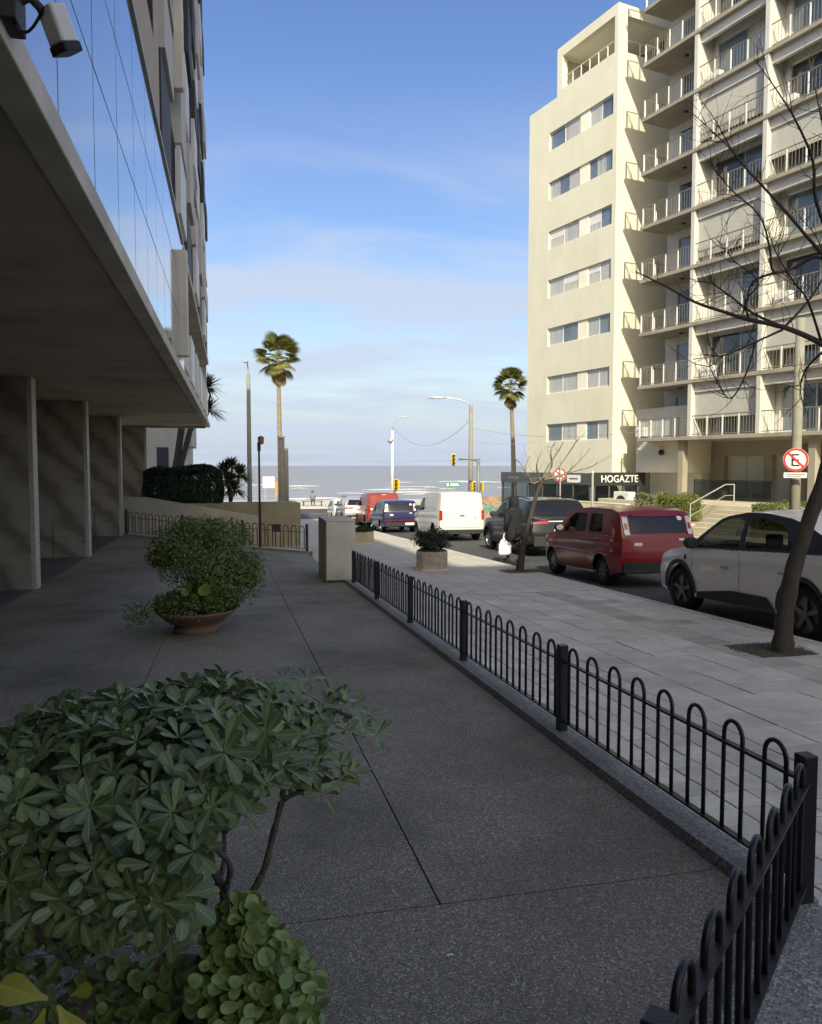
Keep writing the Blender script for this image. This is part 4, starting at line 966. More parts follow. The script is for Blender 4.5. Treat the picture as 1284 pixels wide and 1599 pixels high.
    sheet(hood, wside, 0.04)
    tail = [p for p in low if p[0] <= roof[0][0] + 1e-6]
    if len(tail) > 1: sheet(tail, wside, 0.02)
    # rear panel, from the sill to the roof edge
    zb = bot + 0.08; zt = roof[i_r0][1]; n = 17; rows = []
    for k in range(29):
        z = zb + (zt - zb) * k / 28; wv = wside(max(0.03, yrear(Wd, z)), z) if z <= interp(belt, 0) else wgl(max(0.03, yrear(Wd, z)), z)
        rows.append([(wv * (2 * q / (n - 1) - 1), yrear(wv * (2 * q / (n - 1) - 1), z), z + 0.035 * (1 - (2 * q / (n - 1) - 1) ** 2) * max(0, (z - zt + 0.15) / 0.15)) for q in range(n)])
    i0 = len(mb.v)
    for r_ in rows: mb.v += r_
    for a in range(len(rows) - 1):
        for q in range(n - 1): i = i0 + a * n + q; mb.f.append((i + n, i + n + 1, i + 1, i))
    n = 13
    # nose
    rows = []
    zt2 = low[-1][1]
    for k in range(9):
        z = bot + 0.06 + (zt2 - bot - 0.06) * k / 8
        wv = wside(L_ - 0.05, z); rows.append([(wv * (2 * q / (n - 1) - 1), L_ - 0.05 + 0.14 * (1 - (2 * q / (n - 1) - 1) ** 2), z) for q in range(n)])
    i0 = len(mb.v)
    for r_ in rows: mb.v += r_
    for a in range(len(rows) - 1):
        for q in range(n - 1): i = i0 + a * n + q; mb.f.append((i, i + 1, i + n + 1, i + n))
    body = mb.build('body', paint, root, smooth=True)
    # ---- floor pan, dark inner, seats
    fl = MB(); fl.box(-Wd * 0.86, Wd * 0.86, 0.15, L_ - 0.2, 0.26, 0.30)
    for yw in (yr, yf):
        for sgn in (-1, 1):
            k0 = len(fl.v)
            fl.box(sgn * Wd * 0.60 - 0.01, sgn * Wd * 0.60 + 0.01, yw - ra, yw + ra, 0.2, wr + ra)
            for k in range(10):
                a0, a1 = math.pi * k / 10, math.pi * (k + 1) / 10
                fl.quad((sgn * Wd * 0.60, yw + ra * math.cos(a0), wr + ra * math.sin(a0)), (sgn * Wd * 0.93, yw + ra * math.cos(a0), wr + ra * math.sin(a0)), (sgn * Wd * 0.93, yw + ra * math.cos(a1), wr + ra * math.sin(a1)), (sgn * Wd * 0.60, yw + ra * math.cos(a1), wr + ra * math.sin(a1)))
    fl.build('floor_pan', PLASTIC, root)
    if S.get('seats', True):
        st_ = MB(); cy = (S['hood0'] + roof[0][0]) / 2
        for yy in (cy - 0.55, cy + 0.35):
            for sx in (-0.36, 0.36): st_.box(sx - 0.24, sx + 0.24, yy - 0.12, yy + 0.02, 0.3, 1.02); st_.box(sx - 0.24, sx + 0.24, yy, yy + 0.45, 0.3, 0.55); st_.box(sx - 0.12, sx + 0.12, yy - 0.10, yy - 0.02, 1.04, 1.22)
        st_.box(-Wd * 0.82, Wd * 0.82, S['hood0'] - 0.45, S['hood0'] - 0.02, 0.5, interp(belt, S['hood0']) - 0.03)
        st_.build('seats', SEAT, root, bevel=0.03)
    # ---- glass
    gm = CGLASSD if S.get('darkglass') else CGLASS
    for wp in S['windows']:
        for sgn in (-1, 1):
            m_ = PANEL_GLASS if S.get('blank') and wp is S['windows'][0] else gm
            wv = patch([rounded(wp, 0.07)], lambda y, z: (sgn * (wgl(y, z) - 0.006), y, z), flip=(sgn < 0)); wv.build('side_window', paint if S.get('blank') and wp is not S['windows'][-1] else gm, root, smooth=True)
    def glass_sheet(prof, nm, inset):
        g_ = MB(); sheet(prof, lambda y, z: wgl(y, z) * inset, 0.03, m=g_); return g_.build(nm, gm, root, smooth=True)
    glass_sheet(roof[i_r1:], 'windscreen', 0.985)
    if S.get('rearglass'):
        z0, z1, w0, w1 = S['rearglass']; g_ = MB(); patch([rounded([(-w0, z0), (w0, z0), (w1, z1), (-w1, z1)], 0.05, 3)], lambda a, z: (a, yrear(a, z) - 0.008, z), flip=True, mb=g_, cuts=0.09); g_.build('rear_window', CARGL, root, smooth=True)
    # ---- wheels
    tyre = MB(); tw = 0.10
    tyre.lathe([(wr * 0.66, -tw), (wr * 0.93, -tw), (wr, -tw * 0.6), (wr, tw * 0.6), (wr * 0.93, tw), (wr * 0.66, tw)], 28, Matrix.Rotation(R(90), 3, 'Y'))
    for sgn in (-1, 1):
        for yw in (yr, yf):
            wh = tyre.build('wheel', RUBBER, root, smooth=True) if (sgn, yw) == (-1, yr) else share(wh0, root)
            if (sgn, yw) == (-1, yr): wh0 = wh
            wh.location = (sgn * (wlow(yw, wr) - 0.115), yw, wr)
    for wh in [c for c in root.children if c.name.startswith('wheel')]:
        sgn = -1 if wh.location.x < 0 else 1
        rim = MB(); rim.lathe([(wr * 0.67, 0.085), (wr * 0.63, 0.095), (wr * 0.60, 0.05), (wr * 0.2, 0.04), (0, 0.04)], 28, Matrix.Rotation(R(90) * sgn, 3, 'Y'))
        ns = S.get('spokes', 7)
        for k in range(ns):
            m_ = Matrix.Rotation(2 * math.pi * k / ns, 4, 'X'); x0 = sgn * 0.05; x1 = sgn * 0.088
            rim.box(min(x0, x1), max(x0, x1), -wr * 0.085, wr * 0.085, wr * 0.08, wr * 0.63, m_)
        rim.lathe([(wr * 0.16, 0.05), (wr * 0.15, 0.095), (0, 0.098)], 14, Matrix.Rotation(R(90) * sgn, 3, 'Y'))
        rim.build('rim', S.get('rim', WRIM), wh)
        dk = MB(); dk.lathe([(wr * 0.62, 0.02), (0, 0.02)], 20, Matrix.Rotation(R(90) * sgn, 3, 'Y')); dk.build('brake_disc', PLASTIC, wh)
    # ---- trim
    def side_strip(nm, poly, mat, off=0.008, both=True):
        for sgn in ((-1, 1) if both else (-1,)):
            g_ = patch([poly], lambda y, z: (sgn * (wside(y, z) + off), y, z), flip=(sgn < 0)); g_.build(nm, mat, root, smooth=True)
    if S.get('cladding'):
        for yw in (yr, yf):
            ring = [(yw - ra * math.cos(math.pi * k / 14), wr + ra * math.sin(math.pi * k / 14)) for k in range(15)] + [(yw + (ra + 0.065) * math.cos(math.pi * k / 14), wr + (ra + 0.065) * math.sin(math.pi * k / 14)) for k in range(15)]
            side_strip('wheel_arch_trim', ring, PLASTIC, 0.012)
        side_strip('sill_trim', S.get('sillpoly', [(yr + ra + 0.05, bot + 0.005), (yf - ra - 0.05, bot + 0.005), (yf - ra - 0.08, bot + 0.13), (yr + ra + 0.1, bot + 0.13)]), PLASTIC, 0.012)
    for yy in S.get('doors', []):
        zt_ = interp(belt, yy); side_strip('door_gap', [(yy - 0.004, bot + 0.14), (yy + 0.004, bot + 0.14), (yy + 0.004, zt_), (yy - 0.004, zt_)], PLASTIC, 0.0025)
    for yy, z in S.get('handles', []):
        for sgn in (-1, 1): MB().box(-0.012, 0.012, -0.09, 0.09, -0.014, 0.014).build('door_handle', S.get('handlemat', paint), root, bevel=0.008, loc=(sgn * (wside(yy, z) + 0.016), yy, z))
    my, mz = S['mirror']
    for sgn in (-1, 1):
        mm_ = MB(); mm_.lathe([(0.0, -0.085), (0.055, -0.075), (0.085, -0.02), (0.085, 0.03), (0.06, 0.07), (0, 0.08)], 14, Matrix.Diagonal((1.25, 0.75, 1.0)))
        mo = mm_.build('mirror', S.get('mirrormat', PLASTIC), root, smooth=True, loc=(sgn * (Wd + 0.09), my, mz + 0.06))
        MB().box(-0.08, 0.08, -0.025, 0.025, -0.02, 0.02).build('mirror_arm', PLASTIC, mo, loc=(-sgn * 0.11, 0, -0.05))
        g_ = MB(); g_.lathe([(0.0, 0.0), (0.068, 0.0)], 14, Matrix.Rotation(R(90), 3, 'X') @ Matrix.Diagonal((1.2, 0.9, 1))); g_.build('mirror_glass', S.get('mglass', DGL), mo, loc=(0, -0.066, 0))
    # rear fittings: (name, x0, x1, z0, z1, material, offset) mirrored when sym
    for nm, x0, x1, z0, z1, mat, off, sym in S['rear']:
        for sgn in ((-1, 1) if sym else (1,)):
            poly = rounded([(x0, z0), (x1, z0), (x1, z1), (x0, z1)], 0.03 if nm != 'door_gap' else 0.001, 3)
            g_ = MB()
            patch([poly], lambda a, z: (sgn * a, yrear(a, z) - off, z), flip=(sgn > 0), mb=g_, cuts=0.08)
            if off > 0.02:
                for k in range(len(poly)):
                    p, q = poly[k], poly[(k + 1) % len(poly)]; A_ = (sgn * p[0], yrear(p[0], p[1]) - off, p[1]); B_ = (sgn * q[0], yrear(q[0], q[1]) - off, q[1])
                    g_.quad(A_, B_, (B_[0], B_[1] + off + 0.02, B_[2]), (A_[0], A_[1] + off + 0.02, A_[2]))
            g_.build(nm, mat, root, smooth=(off <= 0.02))
    for nm, poly, mat in S.get('sidelamps', []): side_strip(nm, poly, mat, 0.01)
    if S.get('rails'):
        for sgn in (-1, 1):
            rr = MB(); pr = roof[i_r0:i_r1 + 1]; rr.tube([(sgn * wgl(y, z) * 0.93, y, z + 0.05) for y, z in pr], 0.018, 6); rr.build('roof_rail', PLASTIC, root)
    if S.get('antenna'):
        MB().tube([(0, S['antenna'][0], S['antenna'][1]), (0, S['antenna'][0] - 0.25, S['antenna'][1] + 0.22)], 0.006, 5).build('antenna', PLASTIC, root)
    return root
PANEL_GLASS = None
CARGL = M('rear screen glass', (0.012, 0.013, 0.015), 0.06, 0.2, 2, spec=0.5)
def paintm(name, col, rough=0.35, met=0.0): return M(name, col, rough, 0.05, 1.5, metallic=met, coat=0.5, spec=0.35)
def plate(z0, z1, off=0.02): return ('license_plate', -0.22, 0.22, z0, z1, PLATE, off, False)
P_WHITE = paintm('cream white car paint', (0.88, 0.85, 0.78)); P_RED = paintm('dark red car paint', (0.22, 0.010, 0.014)); P_DARK = paintm('charcoal car paint', (0.014, 0.0145, 0.016), 0.3, 0.2)
P_VAN = paintm('white van paint', (0.58, 0.57, 0.54), 0.4); P_BLUE = paintm('navy car paint', (0.008, 0.012, 0.06)); P_SILV = paintm('silver car paint', (0.42, 0.42, 0.43), 0.3, 0.4); P_RV = paintm('red van paint', (0.28, 0.03, 0.025))
# white crossover, nearest
S_X = dict(cabmat=PLASTIC, rearglass=(1.1, 1.4, 0.62, 0.5), L=4.3, W=1.78, wr=0.335, wy=(0.86, 3.46), paint=P_WHITE, sill=0.27, tum=0.17, lean=0.25, leanz=0.75,
    belt=[(0, 1.06), (1.2, 1.03), (3.2, 0.95), (4.3, 0.85)], low=[(0.0, 1.0), (0.25, 1.08), (0.5, 1.06), (3.25, 0.975), (3.7, 0.93), (4.05, 0.83), (4.25, 0.66)], hood0=3.25,
    roof=[(0.22, 1.07), (0.55, 1.24), (0.9, 1.38), (1.25, 1.46), (1.7, 1.51), (2.1, 1.51), (2.45, 1.46), (2.62, 1.41), (3.0, 1.17), (3.3, 0.965)], roofspan=(3, 7),
    windows=[[(1.05, 1.09), (1.98, 1.05), (1.98, 1.44), (1.62, 1.435), (1.3, 1.36)], [(2.10, 1.045), (3.08, 1.005), (2.72, 1.28), (2.52, 1.385), (2.36, 1.425), (2.10, 1.445)]],
    cladding=True, sillpoly=[(1.30, 0.275), (3.02, 0.275), (2.98, 0.36), (2.2, 0.46), (1.5, 0.46), (1.42, 0.40)], doors=[2.04, 3.13], handles=[(2.35, 0.76), (1.18, 0.79)], handlemat=ALUG, mirror=(3.02, 1.0), spokes=5, rim=DRIM,
    sidelamps=[('badge', [(3.27, 0.80), (3.32, 0.80), (3.32, 0.87), (3.27, 0.87)], PLASTIC), ('tail_lamp', [(0.08, 0.86), (0.42, 0.92), (0.42, 1.0), (0.08, 1.0)], TLIGHT)],
    rear=[('tail_light', 0.45, 0.82, 0.86, 0.98, TLIGHT, 0.012, True), ('bumper', -0.78, 0.78, 0.3, 0.5, PLASTIC, 0.06, False), plate(0.62, 0.74)])
car('white_crossover_car', 'cream white crossover car with black wheel arches, nearest parked car behind the bare tree', S_X, (7.42, 7.05, road_z(7.05)))
# red hatchback
S_U = dict(rearglass=(1.03, 1.38, 0.585, 0.55), L=3.77, W=1.65, wr=0.285, wy=(0.72, 3.05), paint=P_RED, sill=0.24, tum=0.13, lean=0.46, leanz=0.92,
    belt=[(0, 0.98), (2.0, 0.95), (3.77, 0.86)], low=[(0.0, 0.93), (0.05, 0.98), (2.9, 0.945), (3.2, 0.92), (3.55, 0.83), (3.72, 0.62)], hood0=2.9,
    roof=[(0.03, 0.985), (0.09, 1.15), (0.16, 1.32), (0.24, 1.42), (0.5, 1.475), (1.1, 1.495), (1.6, 1.49), (2.05, 1.45), (2.25, 1.39), (2.6, 1.17), (2.95, 0.95)], roofspan=(3, 8),
    windows=[[(0.72, 1.03), (1.32, 1.02), (1.32, 1.38), (0.80, 1.38)], [(1.44, 1.015), (2.55, 0.99), (2.42, 1.12), (2.16, 1.33), (1.98, 1.38), (1.44, 1.385)]], darkglass=True,
    doors=[1.38, 2.42], handles=[(1.58, 0.86), (0.92, 0.88)], mirror=(2.45, 1.0), mirrormat=PLASTIC, mglass=TLIGHTW, spokes=9, rim=DRIM,
    rear=[('tail_light', 0.60, 0.70, 1.0, 1.34, TLIGHTW, 0.03, True), ('tail_light_lens', 0.622, 0.685, 1.1, 1.22, TLIGHT, 0.036, True), ('bumper', -0.74, 0.74, 0.3, 0.50, PLASTIC, 0.055, False), ('license_plate', 0.18, 0.60, 0.36, 0.47, PLATE, 0.065, False), ('badge', -0.52, -0.36, 0.80, 0.86, ALU, 0.006, False), ('crease', -0.70, 0.70, 0.565, 0.60, P_RED, 0.02, False), ('sticker', 0.42, 0.52, 1.26, 1.34, SIGNW, 0.03, False), ('chrome_mark', 0.40, 0.52, 0.885, 0.925, ALU, 0.006, False)], antenna=(0.7, 1.5))
car('red_hatchback_car', 'dark red hatchback parked ahead of the cream white crossover', S_U, (7.75, 13.15, road_z(13.15)), R(0.5))
# charcoal SUV
S_S = dict(rearglass=(1.16, 1.50, 0.70, 0.56), L=4.42, W=1.84, wr=0.355, wy=(0.9, 3.52), paint=P_DARK, sill=0.3, tum=0.16, lean=0.75, leanz=1.0,
    belt=[(0, 1.1), (2.4, 1.05), (4.42, 0.95)], low=[(0.0, 1.0), (0.08, 1.1), (3.2, 1.04), (3.7, 1.0), (4.15, 0.9), (4.36, 0.7)], hood0=3.2,
    roof=[(0.08, 1.105), (0.2, 1.28), (0.34, 1.45), (0.5, 1.56), (1.0, 1.62), (1.7, 1.64), (2.2, 1.6), (2.45, 1.53), (2.85, 1.27), (3.25, 1.04)], roofspan=(3, 7),
    windows=[[(0.95, 1.15), (1.95, 1.12), (1.95, 1.52), (1.15, 1.5)], [(2.05, 1.115), (2.98, 1.09), (2.6, 1.36), (2.36, 1.5), (2.05, 1.525)]], cladding=True, doors=[2.0, 3.0], handles=[(2.25, 0.92), (1.2, 0.94)], mirror=(2.75, 1.1), spokes=6, rim=WRIM, rails=True,
    rear=[('tail_light', 0.38, 0.86, 0.93, 1.05, TLIGHT, 0.015, True), ('light_strip', -0.37, 0.37, 0.985, 1.01, ALU, 0.012, False), ('bumper', -0.82, 0.82, 0.32, 0.58, PLASTIC, 0.07, False), ('bumper_insert', -0.5, 0.5, 0.36, 0.46, ALUG, 0.08, False), plate(0.66, 0.78), ('brake_light', -0.2, 0.2, 1.585, 1.615, TLIGHT, -0.02, False)])
car('charcoal_suv_car', 'charcoal SUV parked between the red hatchback and the white van', S_S, (8.95, 20.35, road_z(20.35)), R(1.0))
# white panel van
S_V = dict(L=4.4, W=1.84, wr=0.32, wy=(0.75, 3.45), paint=P_VAN, sill=0.25, tum=0.09, lean=0.06, leanz=0.8, cat='van', panelrear=1.77,
    belt=[(0, 1.12), (2.6, 1.08), (4.4, 0.95)], low=[(0.0, 1.12), (0.03, 1.12), (3.3, 1.06), (3.75, 1.02), (4.2, 0.9), (4.35, 0.7)], hood0=3.3,
    roof=[(0.02, 1.125), (0.04, 1.5), (0.06, 1.72), (0.13, 1.79), (0.5, 1.83), (1.6, 1.84), (2.3, 1.80), (2.55, 1.74), (2.95, 1.42), (3.35, 1.06)], roofspan=(2, 7), blank=True, seats=True,
    windows=[[(0.30, 1.2), (1.05, 1.19), (1.05, 1.66), (0.33, 1.66)], [(1.25, 1.185), (2.05, 1.17), (2.05, 1.66), (1.25, 1.66)], [(2.2, 1.15), (3.15, 1.1), (2.75, 1.46), (2.5, 1.63), (2.2, 1.65)]], doors=[2.12], handles=[(2.35, 1.0)], mirror=(2.85, 1.2), spokes=8, rim=PLASTIC,
    rear=[('tail_light', 0.76, 0.885, 0.80, 1.16, TLIGHT, 0.02, True), ('bumper', -0.88, 0.88, 0.28, 0.44, PLASTIC, 0.07, False), plate(0.68, 0.80, 0.012), ('door_gap', -0.73, 0.73, 0.515, 0.522, PLASTIC, 0.004, False), ('door_gap', 0.727, 0.733, 0.52, 1.7, PLASTIC, 0.004, True), ('door_handle', -0.09, 0.09, 0.94, 0.98, PLASTIC, 0.02, False), ('badge', 0.47, 0.56, 0.84, 0.93, ALUG, 0.01, False), ('brake_light', -0.12, 0.12, 1.74, 1.765, TLIGHTW, 0.012, False), ('plate_holder', -0.30, 0.30, 0.63, 0.84, ALU, 0.006, False)])
car('white_panel_van', 'white panel van with red tail lights parked beyond the charcoal SUV', S_V, (8.42, 28.2, road_z(28.2)), R(0.5))
# farther row
S_B = dict(S_U); S_B.update(paint=P_BLUE, L=3.9, W=1.7, wy=(0.75, 3.15), rim=WRIM)
car('blue_hatchback_car', 'navy blue hatchback just beyond the white panel van', S_B, (7.62, 35.3, road_z(35.3)))
S_R = dict(S_V); S_R.update(paint=P_RV)
car('red_delivery_van', 'bright red delivery van farther down the parked row', S_R, (8.0, 41.4, road_z(41.4)))
S_G = dict(S_S); S_G.update(paint=P_SILV)
car('silver_car', 'silver SUV near the far end of the parked row', S_G, (7.35, 45.6, road_z(45.6)))
S_W = dict(S_U); S_W.update(paint=P_VAN, darkglass=False)
car('white_hatchback_car', 'small white hatchback, farthest of the parked row', S_W, (7.2, 50.2, road_z(50.2)))

# ================================================================== STREET FURNITURE
def pole(name, label, cat, base, top, r0, r1, mat, group=None):
    o = thing(name, label, cat, tuple(base), 0, group)
    MB().tube([(0, 0, -0.2), (0, 0, (top - base.z) * 0.5), (top_x(base, top), 0, top - base.z)], [r0, (r0 + r1) / 2, r1], 12).build('shaft', mat, o, smooth=True)
    return o
def top_x(b, t): return 0.0
# no-parking sign on a concrete pole across the street
pb = at(1241, 800, 23.0); pb.z = pave_z(pb.y)
tp = at(1247, 500, 23.0)
sp = thing('sign_pole', 'concrete pole with a round no parking sign on the far pavement', 'sign post', tuple(pb))
MB().tube([(0, 0, -0.1), (0, 0, 3.0), (0.03, 0, tp.z - pb.z)], [0.15, 0.14, 0.125], 14).build('shaft', POLEC, sp, smooth=True)
ctr = at(1243, 718, 22.55) - pb
vdir = Vector((-pb.x, -pb.y, 0)).normalized(); m_sign = Matrix.Translation(ctr) @ face_m((0, 0, 0), Vector((-vdir.y, vdir.x, 0)))
def disc(r0, r1, z, n=36):
    mb = MB(); mb.lathe([(r0, z), (r1, z)], n); return mb
def part_m(mb, nm, mat, parent, m): o = mb.build(nm, mat, parent); o.matrix_local = m; return o
Rs = 0.335
pl_ = MB(); pl_.lathe([(0, -0.006), (Rs, -0.006), (Rs, 0.0), (0, 0.0)], 40); sgn_o = part_m(pl_, 'sign_plate', SIGNW, sp, m_sign)
o = disc(Rs * 0.80, Rs * 0.985, 0.004, 40).build('red_ring', SIGNR, sgn_o)
bar = MB(); bar.box(-Rs * 0.9, Rs * 0.9, -0.03, 0.03, 0.0075, 0.009, Matrix.Rotation(R(-45), 4, 'Z')); bar.build('red_slash', SIGNR, sgn_o)
E_ = text('E', 0.52, SIGNK, sgn_o, Matrix.Translation((-0.15, -0.185, 0.005)), 0.001); E_.name = 'letter'
m2 = m_sign @ Matrix.Translation((0, -0.44, 0)); o = part_m(MB().box(-0.30, 0.30, -0.075, 0.075, -0.005, 0.003), 'text_plate', SIGNW, sp, m2)
for k, zz in enumerate((0.025, -0.03)): MB().box(-0.24, 0.24 - 0.08 * k, zz - 0.012, zz + 0.012, 0.0035, 0.0045).build('text_line', SIGNK, o)
# small round sign seen through the young tree
pb = at(874, 850, 31.0); pb.z = pave_z(pb.y) - 0.0
s2 = thing('round_sign', 'small red and white round road sign on a thin post before the restaurant', 'sign', tuple(pb))
c2 = at(874, 741, 31.0) - pb
MB().tube([(0, 0, -0.1), (0, 0, c2.z + 0.3)], 0.03, 8).build('post', ALUG, s2)
vd = Vector((-pb.x, -pb.y, 0)).normalized(); mS = Matrix.Translation(c2 + vd * 0.05) @ face_m((0, 0, 0), Vector((-vd.y, vd.x, 0)))
pl_ = MB(); pl_.lathe([(0, -0.006), (0.27, -0.006), (0.27, 0.0), (0, 0.0)], 30); so = part_m(pl_, 'sign_plate', SIGNW, s2, mS); disc(0.19, 0.265, 0.004).build('red_ring', SIGNR, so)
MB().box(-0.24, 0.24, -0.03, 0.03, 0.006, 0.008, Matrix.Rotation(R(-45), 4, 'Z')).build('red_slash', SIGNR, so)
# thin post in front of the restaurant
pb = at(925, 800, 33); pb.z = pave_z(pb.y); pp = thing('thin_post', 'thin grey metal post in front of the restaurant sign', 'post', tuple(pb))
MB().tube([(0, 0, -0.1), (0, 0, at(925, 738, 33).z - pb.z)], 0.05, 8).build('shaft', ALUG, pp); MB().lathe([(0.055, 0), (0.06, 0.05), (0, 0.08)], 10, c=(0, 0, at(925, 738, 33).z - pb.z)).build('cap', ALU, pp)
# planters on the pavement
BOXM = M('pebble dash planter', (0.42, 0.37, 0.31), 0.9, 0.3, 14, 0.6, 60, wear=0.5, wearcol=(0.20, 0.15, 0.12), wscale=3)
def planter(label, p, wd, h, shrub_h, seed, mat=BOXM):
    random.seed(seed); o = thing('street_planter', label, 'planter', (p.x, p.y, pave_z(p.y)), R(-14), 'box planters on the pavement')
    mb = MB(); oct_ = [(-wd / 2, -wd * 0.3), (-wd * 0.3, -wd / 2), (wd * 0.3, -wd / 2), (wd / 2, -wd * 0.3), (wd / 2, wd * 0.3), (wd * 0.3, wd / 2), (-wd * 0.3, wd / 2), (-wd / 2, wd * 0.3)]
    mb.prism(oct_, 0.0, h, lambda a, b, z: (a, b, z)); mb.build('box', mat, o, bevel=0.02)
    mb = MB(); mb.prism([(a * 1.02, b * 1.02) for a, b in oct_], -0.02, 0.05, lambda a, b, z: (a, b, z)); mb.build('base_band', CONC, o)
    MB().prism([(a * 0.85, b * 0.85) for a, b in oct_], h + 0.001, h + 0.02, lambda a, b, z: (a, b, z)).build('soil', SOIL, o)
    if shrub_h:
        mb = MB(); pts = []
        for k in range(2600):
            d = rnd_dir(); q = Vector((d.x * wd * 0.62, d.y * wd * 0.62, h + shrub_h * 0.42 + d.z * shrub_h * 0.58)) ; q = Vector((0, 0, h + shrub_h * .4)).lerp(q, random.uniform(0.55, 1.08) * (0.9 + 0.2 * math.sin(5 * d.x + 3 * d.y + 7 * d.z)))
            if q.z < h - 0.05: continue
            pts.append((q, (d.x, d.y, d.z + 0.4)))
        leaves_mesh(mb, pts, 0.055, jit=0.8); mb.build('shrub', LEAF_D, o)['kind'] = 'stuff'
    return o
planter('pebbled octagonal street planter with a bushy dark shrub, nearer of the two', Vector((4.31, 16.75)), 0.68, 0.42, 0.50, 3)
planter('low beige street planter half hidden behind the concrete pillar', Vector((4.32, 26.4)), 0.8, 0.42, 0.16, 4, M('beige planter', (0.45, 0.39, 0.28), 0.9, 0.12, 4))
# low rubbish: paper scraps on the ground
sc1 = thing('paper_scrap', 'small white paper scrap lying on the terrace', 'litter', (0.62, 2.30, terr_z(0.62, 2.30) + 0.002))
def scrap(root, s):
    mb = MB(); pts = []
    for k in range(9): a = 6.28 * k / 9; r_ = s * random.uniform(0.5, 1.1); pts.append((r_ * math.cos(a), 0.6 * r_ * math.sin(a), random.uniform(0.001, 0.008)))
    for k in range(9): mb.tri((0, 0, 0.008), pts[k], pts[(k + 1) % 9])
    mb.build('sheet', SIGNW, root)
q_ = at(703, 1494, 1); d_ = ray(703, 1494); t_ = 1.0
for _ in range(60):
    P_ = Vector((0, 0, EYE)) + d_ * t_; t_ += (P_.z - terr_z(P_.x, P_.y)) / 0.8
sc1.location = (P_.x, P_.y, terr_z(P_.x, P_.y) + 0.002); scrap(sc1, 0.016)
sc2 = thing('paper_scrap', 'crumpled white paper on the pavement behind the fence', 'litter', (3.02, 13.2, pave_z(13.2) + 0.003)); scrap(sc2, 0.09)

# far street furniture
def lamp_post(label, base, h, arm, r0, mat, headw=0.55, pole_h=None):
    o = thing('street_lamp', label, 'street lamp', tuple(base), 0, 'street lamps by the coast road')
    ph = pole_h or h * 0.86
    MB().tube([(0, 0, -0.2), (0, 0, ph)], [r0, r0 * 0.75], 10).build('shaft', mat, o, smooth=True)
    pts = [(0, 0, ph - 0.3)]
    for k in range(1, 9): f = k / 8; pts.append((arm[0] * f ** 1.5, arm[1] * f ** 1.5, ph + (h - ph) * math.sin(f * math.pi / 2)))
    MB().tube(pts, [0.05] + [0.034] * 8, 8).build('arm', ALUG, o, smooth=True)
    d = Vector((arm[0], arm[1], 0)).normalized(); m_ = Matrix.Translation(Vector((arm[0], arm[1], h)) + d * headw * 0.4) @ Matrix.Rotation(math.atan2(d.y, d.x), 4, 'Z')
    hd = MB(); hd.prism([(-headw / 2, -0.1), (headw * 0.2, -0.16), (headw / 2, -0.1), (headw / 2, 0.1), (headw * 0.2, 0.16), (-headw / 2, 0.1)], -0.05, 0.06, lambda a, b, z: m_ @ Vector((a, b, z))); hd.build('lamp_head', ALUG, o, bevel=0.02)
    return o
def ground_at(x, D, far=True):
    p = at(x, 760, D); p.z = (pave_z(p.y) if p.y < 69 else road_z(60) + 0.13); return p
b = ground_at(735, 47); tz = at(735, 628, 47).z
lamp_post('concrete street lamp with a long arm over the parked white van', b, at(700, 622, 47).z - b.z, tuple((at(690, 622, 47) - at(735, 622, 47)).xy), 0.15, POLEC, 0.9, pole_h=tz - b.z - 0.2)
b = ground_at(613, 66); lamp_post('slim white street lamp with a short curved arm by the sea', b, at(625, 652, 66).z - b.z, tuple((at(628, 652, 66) - at(613, 652, 66)).xy), 0.13, POLEW, 0.6)
bx_ = thing('camera_dome', 'small grey dome unit hanging on the slim white lamp post', 'camera', tuple(at(610, 688, 65.8)))
MB().lathe([(0, -0.25), (0.2, -0.18), (0.26, 0), (0.24, 0.14), (0, 0.16)], 14).build('dome', ALUG, bx_, smooth=True); MB().box(0.1, 0.5, -0.03, 0.03, 0.02, 0.08).build('bracket', ALUG, bx_)
b = ground_at(390, 50); lp = lamp_post('tall thick tapering concrete lamp post at left beside the palm', b, at(388, 568, 50).z - b.z, (-0.1, -0.25), 0.16, POLEC, 0.35, pole_h=at(390, 585, 50).z - b.z)
b = ground_at(440, 52); o = thing('concrete_post', 'stout concrete post standing in front of the left palm trunk', 'post', tuple(b)); MB().tube([(0, 0, -.2), (0, 0, at(437, 682, 52).z - b.z)], [0.24, 0.21], 12).build('shaft', POLEC, o, smooth=True); MB().lathe([(0.28, 0), (0.28, 0.12), (0, 0.14)], 12, c=(0, 0, at(437, 684, 52).z - b.z)).build('cap', CONC, o)
b = ground_at(447.5, 56); o = thing('concrete_post', 'thinner concrete post with a small side lamp right of the palm', 'post', tuple(b)); MB().tube([(0, 0, -.2), (0, 0, at(446, 700, 56).z - b.z)], [0.17, 0.15], 12).build('shaft', POLEC, o, smooth=True); MB().box(-0.42, -0.1, -0.08, 0.08, -0.06, 0.04).build('lamp', ALUG, o, loc=(0, 0, at(446, 703, 56).z - b.z))
# short dark garden lamp by the ramp
b = at(406, 830, 24.0); b.z = pave_z(24.0); o = thing('garden_lamp', 'slim dark lamp post with a small lantern by the mossy wall', 'lamp post', tuple(b))
hz = at(407, 690, 24.0).z - b.z
MB().tube([(0, 0, -0.3), (0, 0, hz - 0.2)], [0.04, 0.03], 10).build('shaft', IRON, o); MB().box(-0.05, 0.05, -0.05, 0.05, hz - 0.28, hz - 0.02).build('collar', IRON, o)
MB().lathe([(0.03, 0), (0.085, 0.02), (0.095, 0.2), (0.11, 0.21), (0.0, 0.27)], 10, c=(0.06, 0, hz - 0.08)).build('lantern', M('brown lantern', (0.25, 0.12, 0.07), 0.5, 0.1, 5), o)
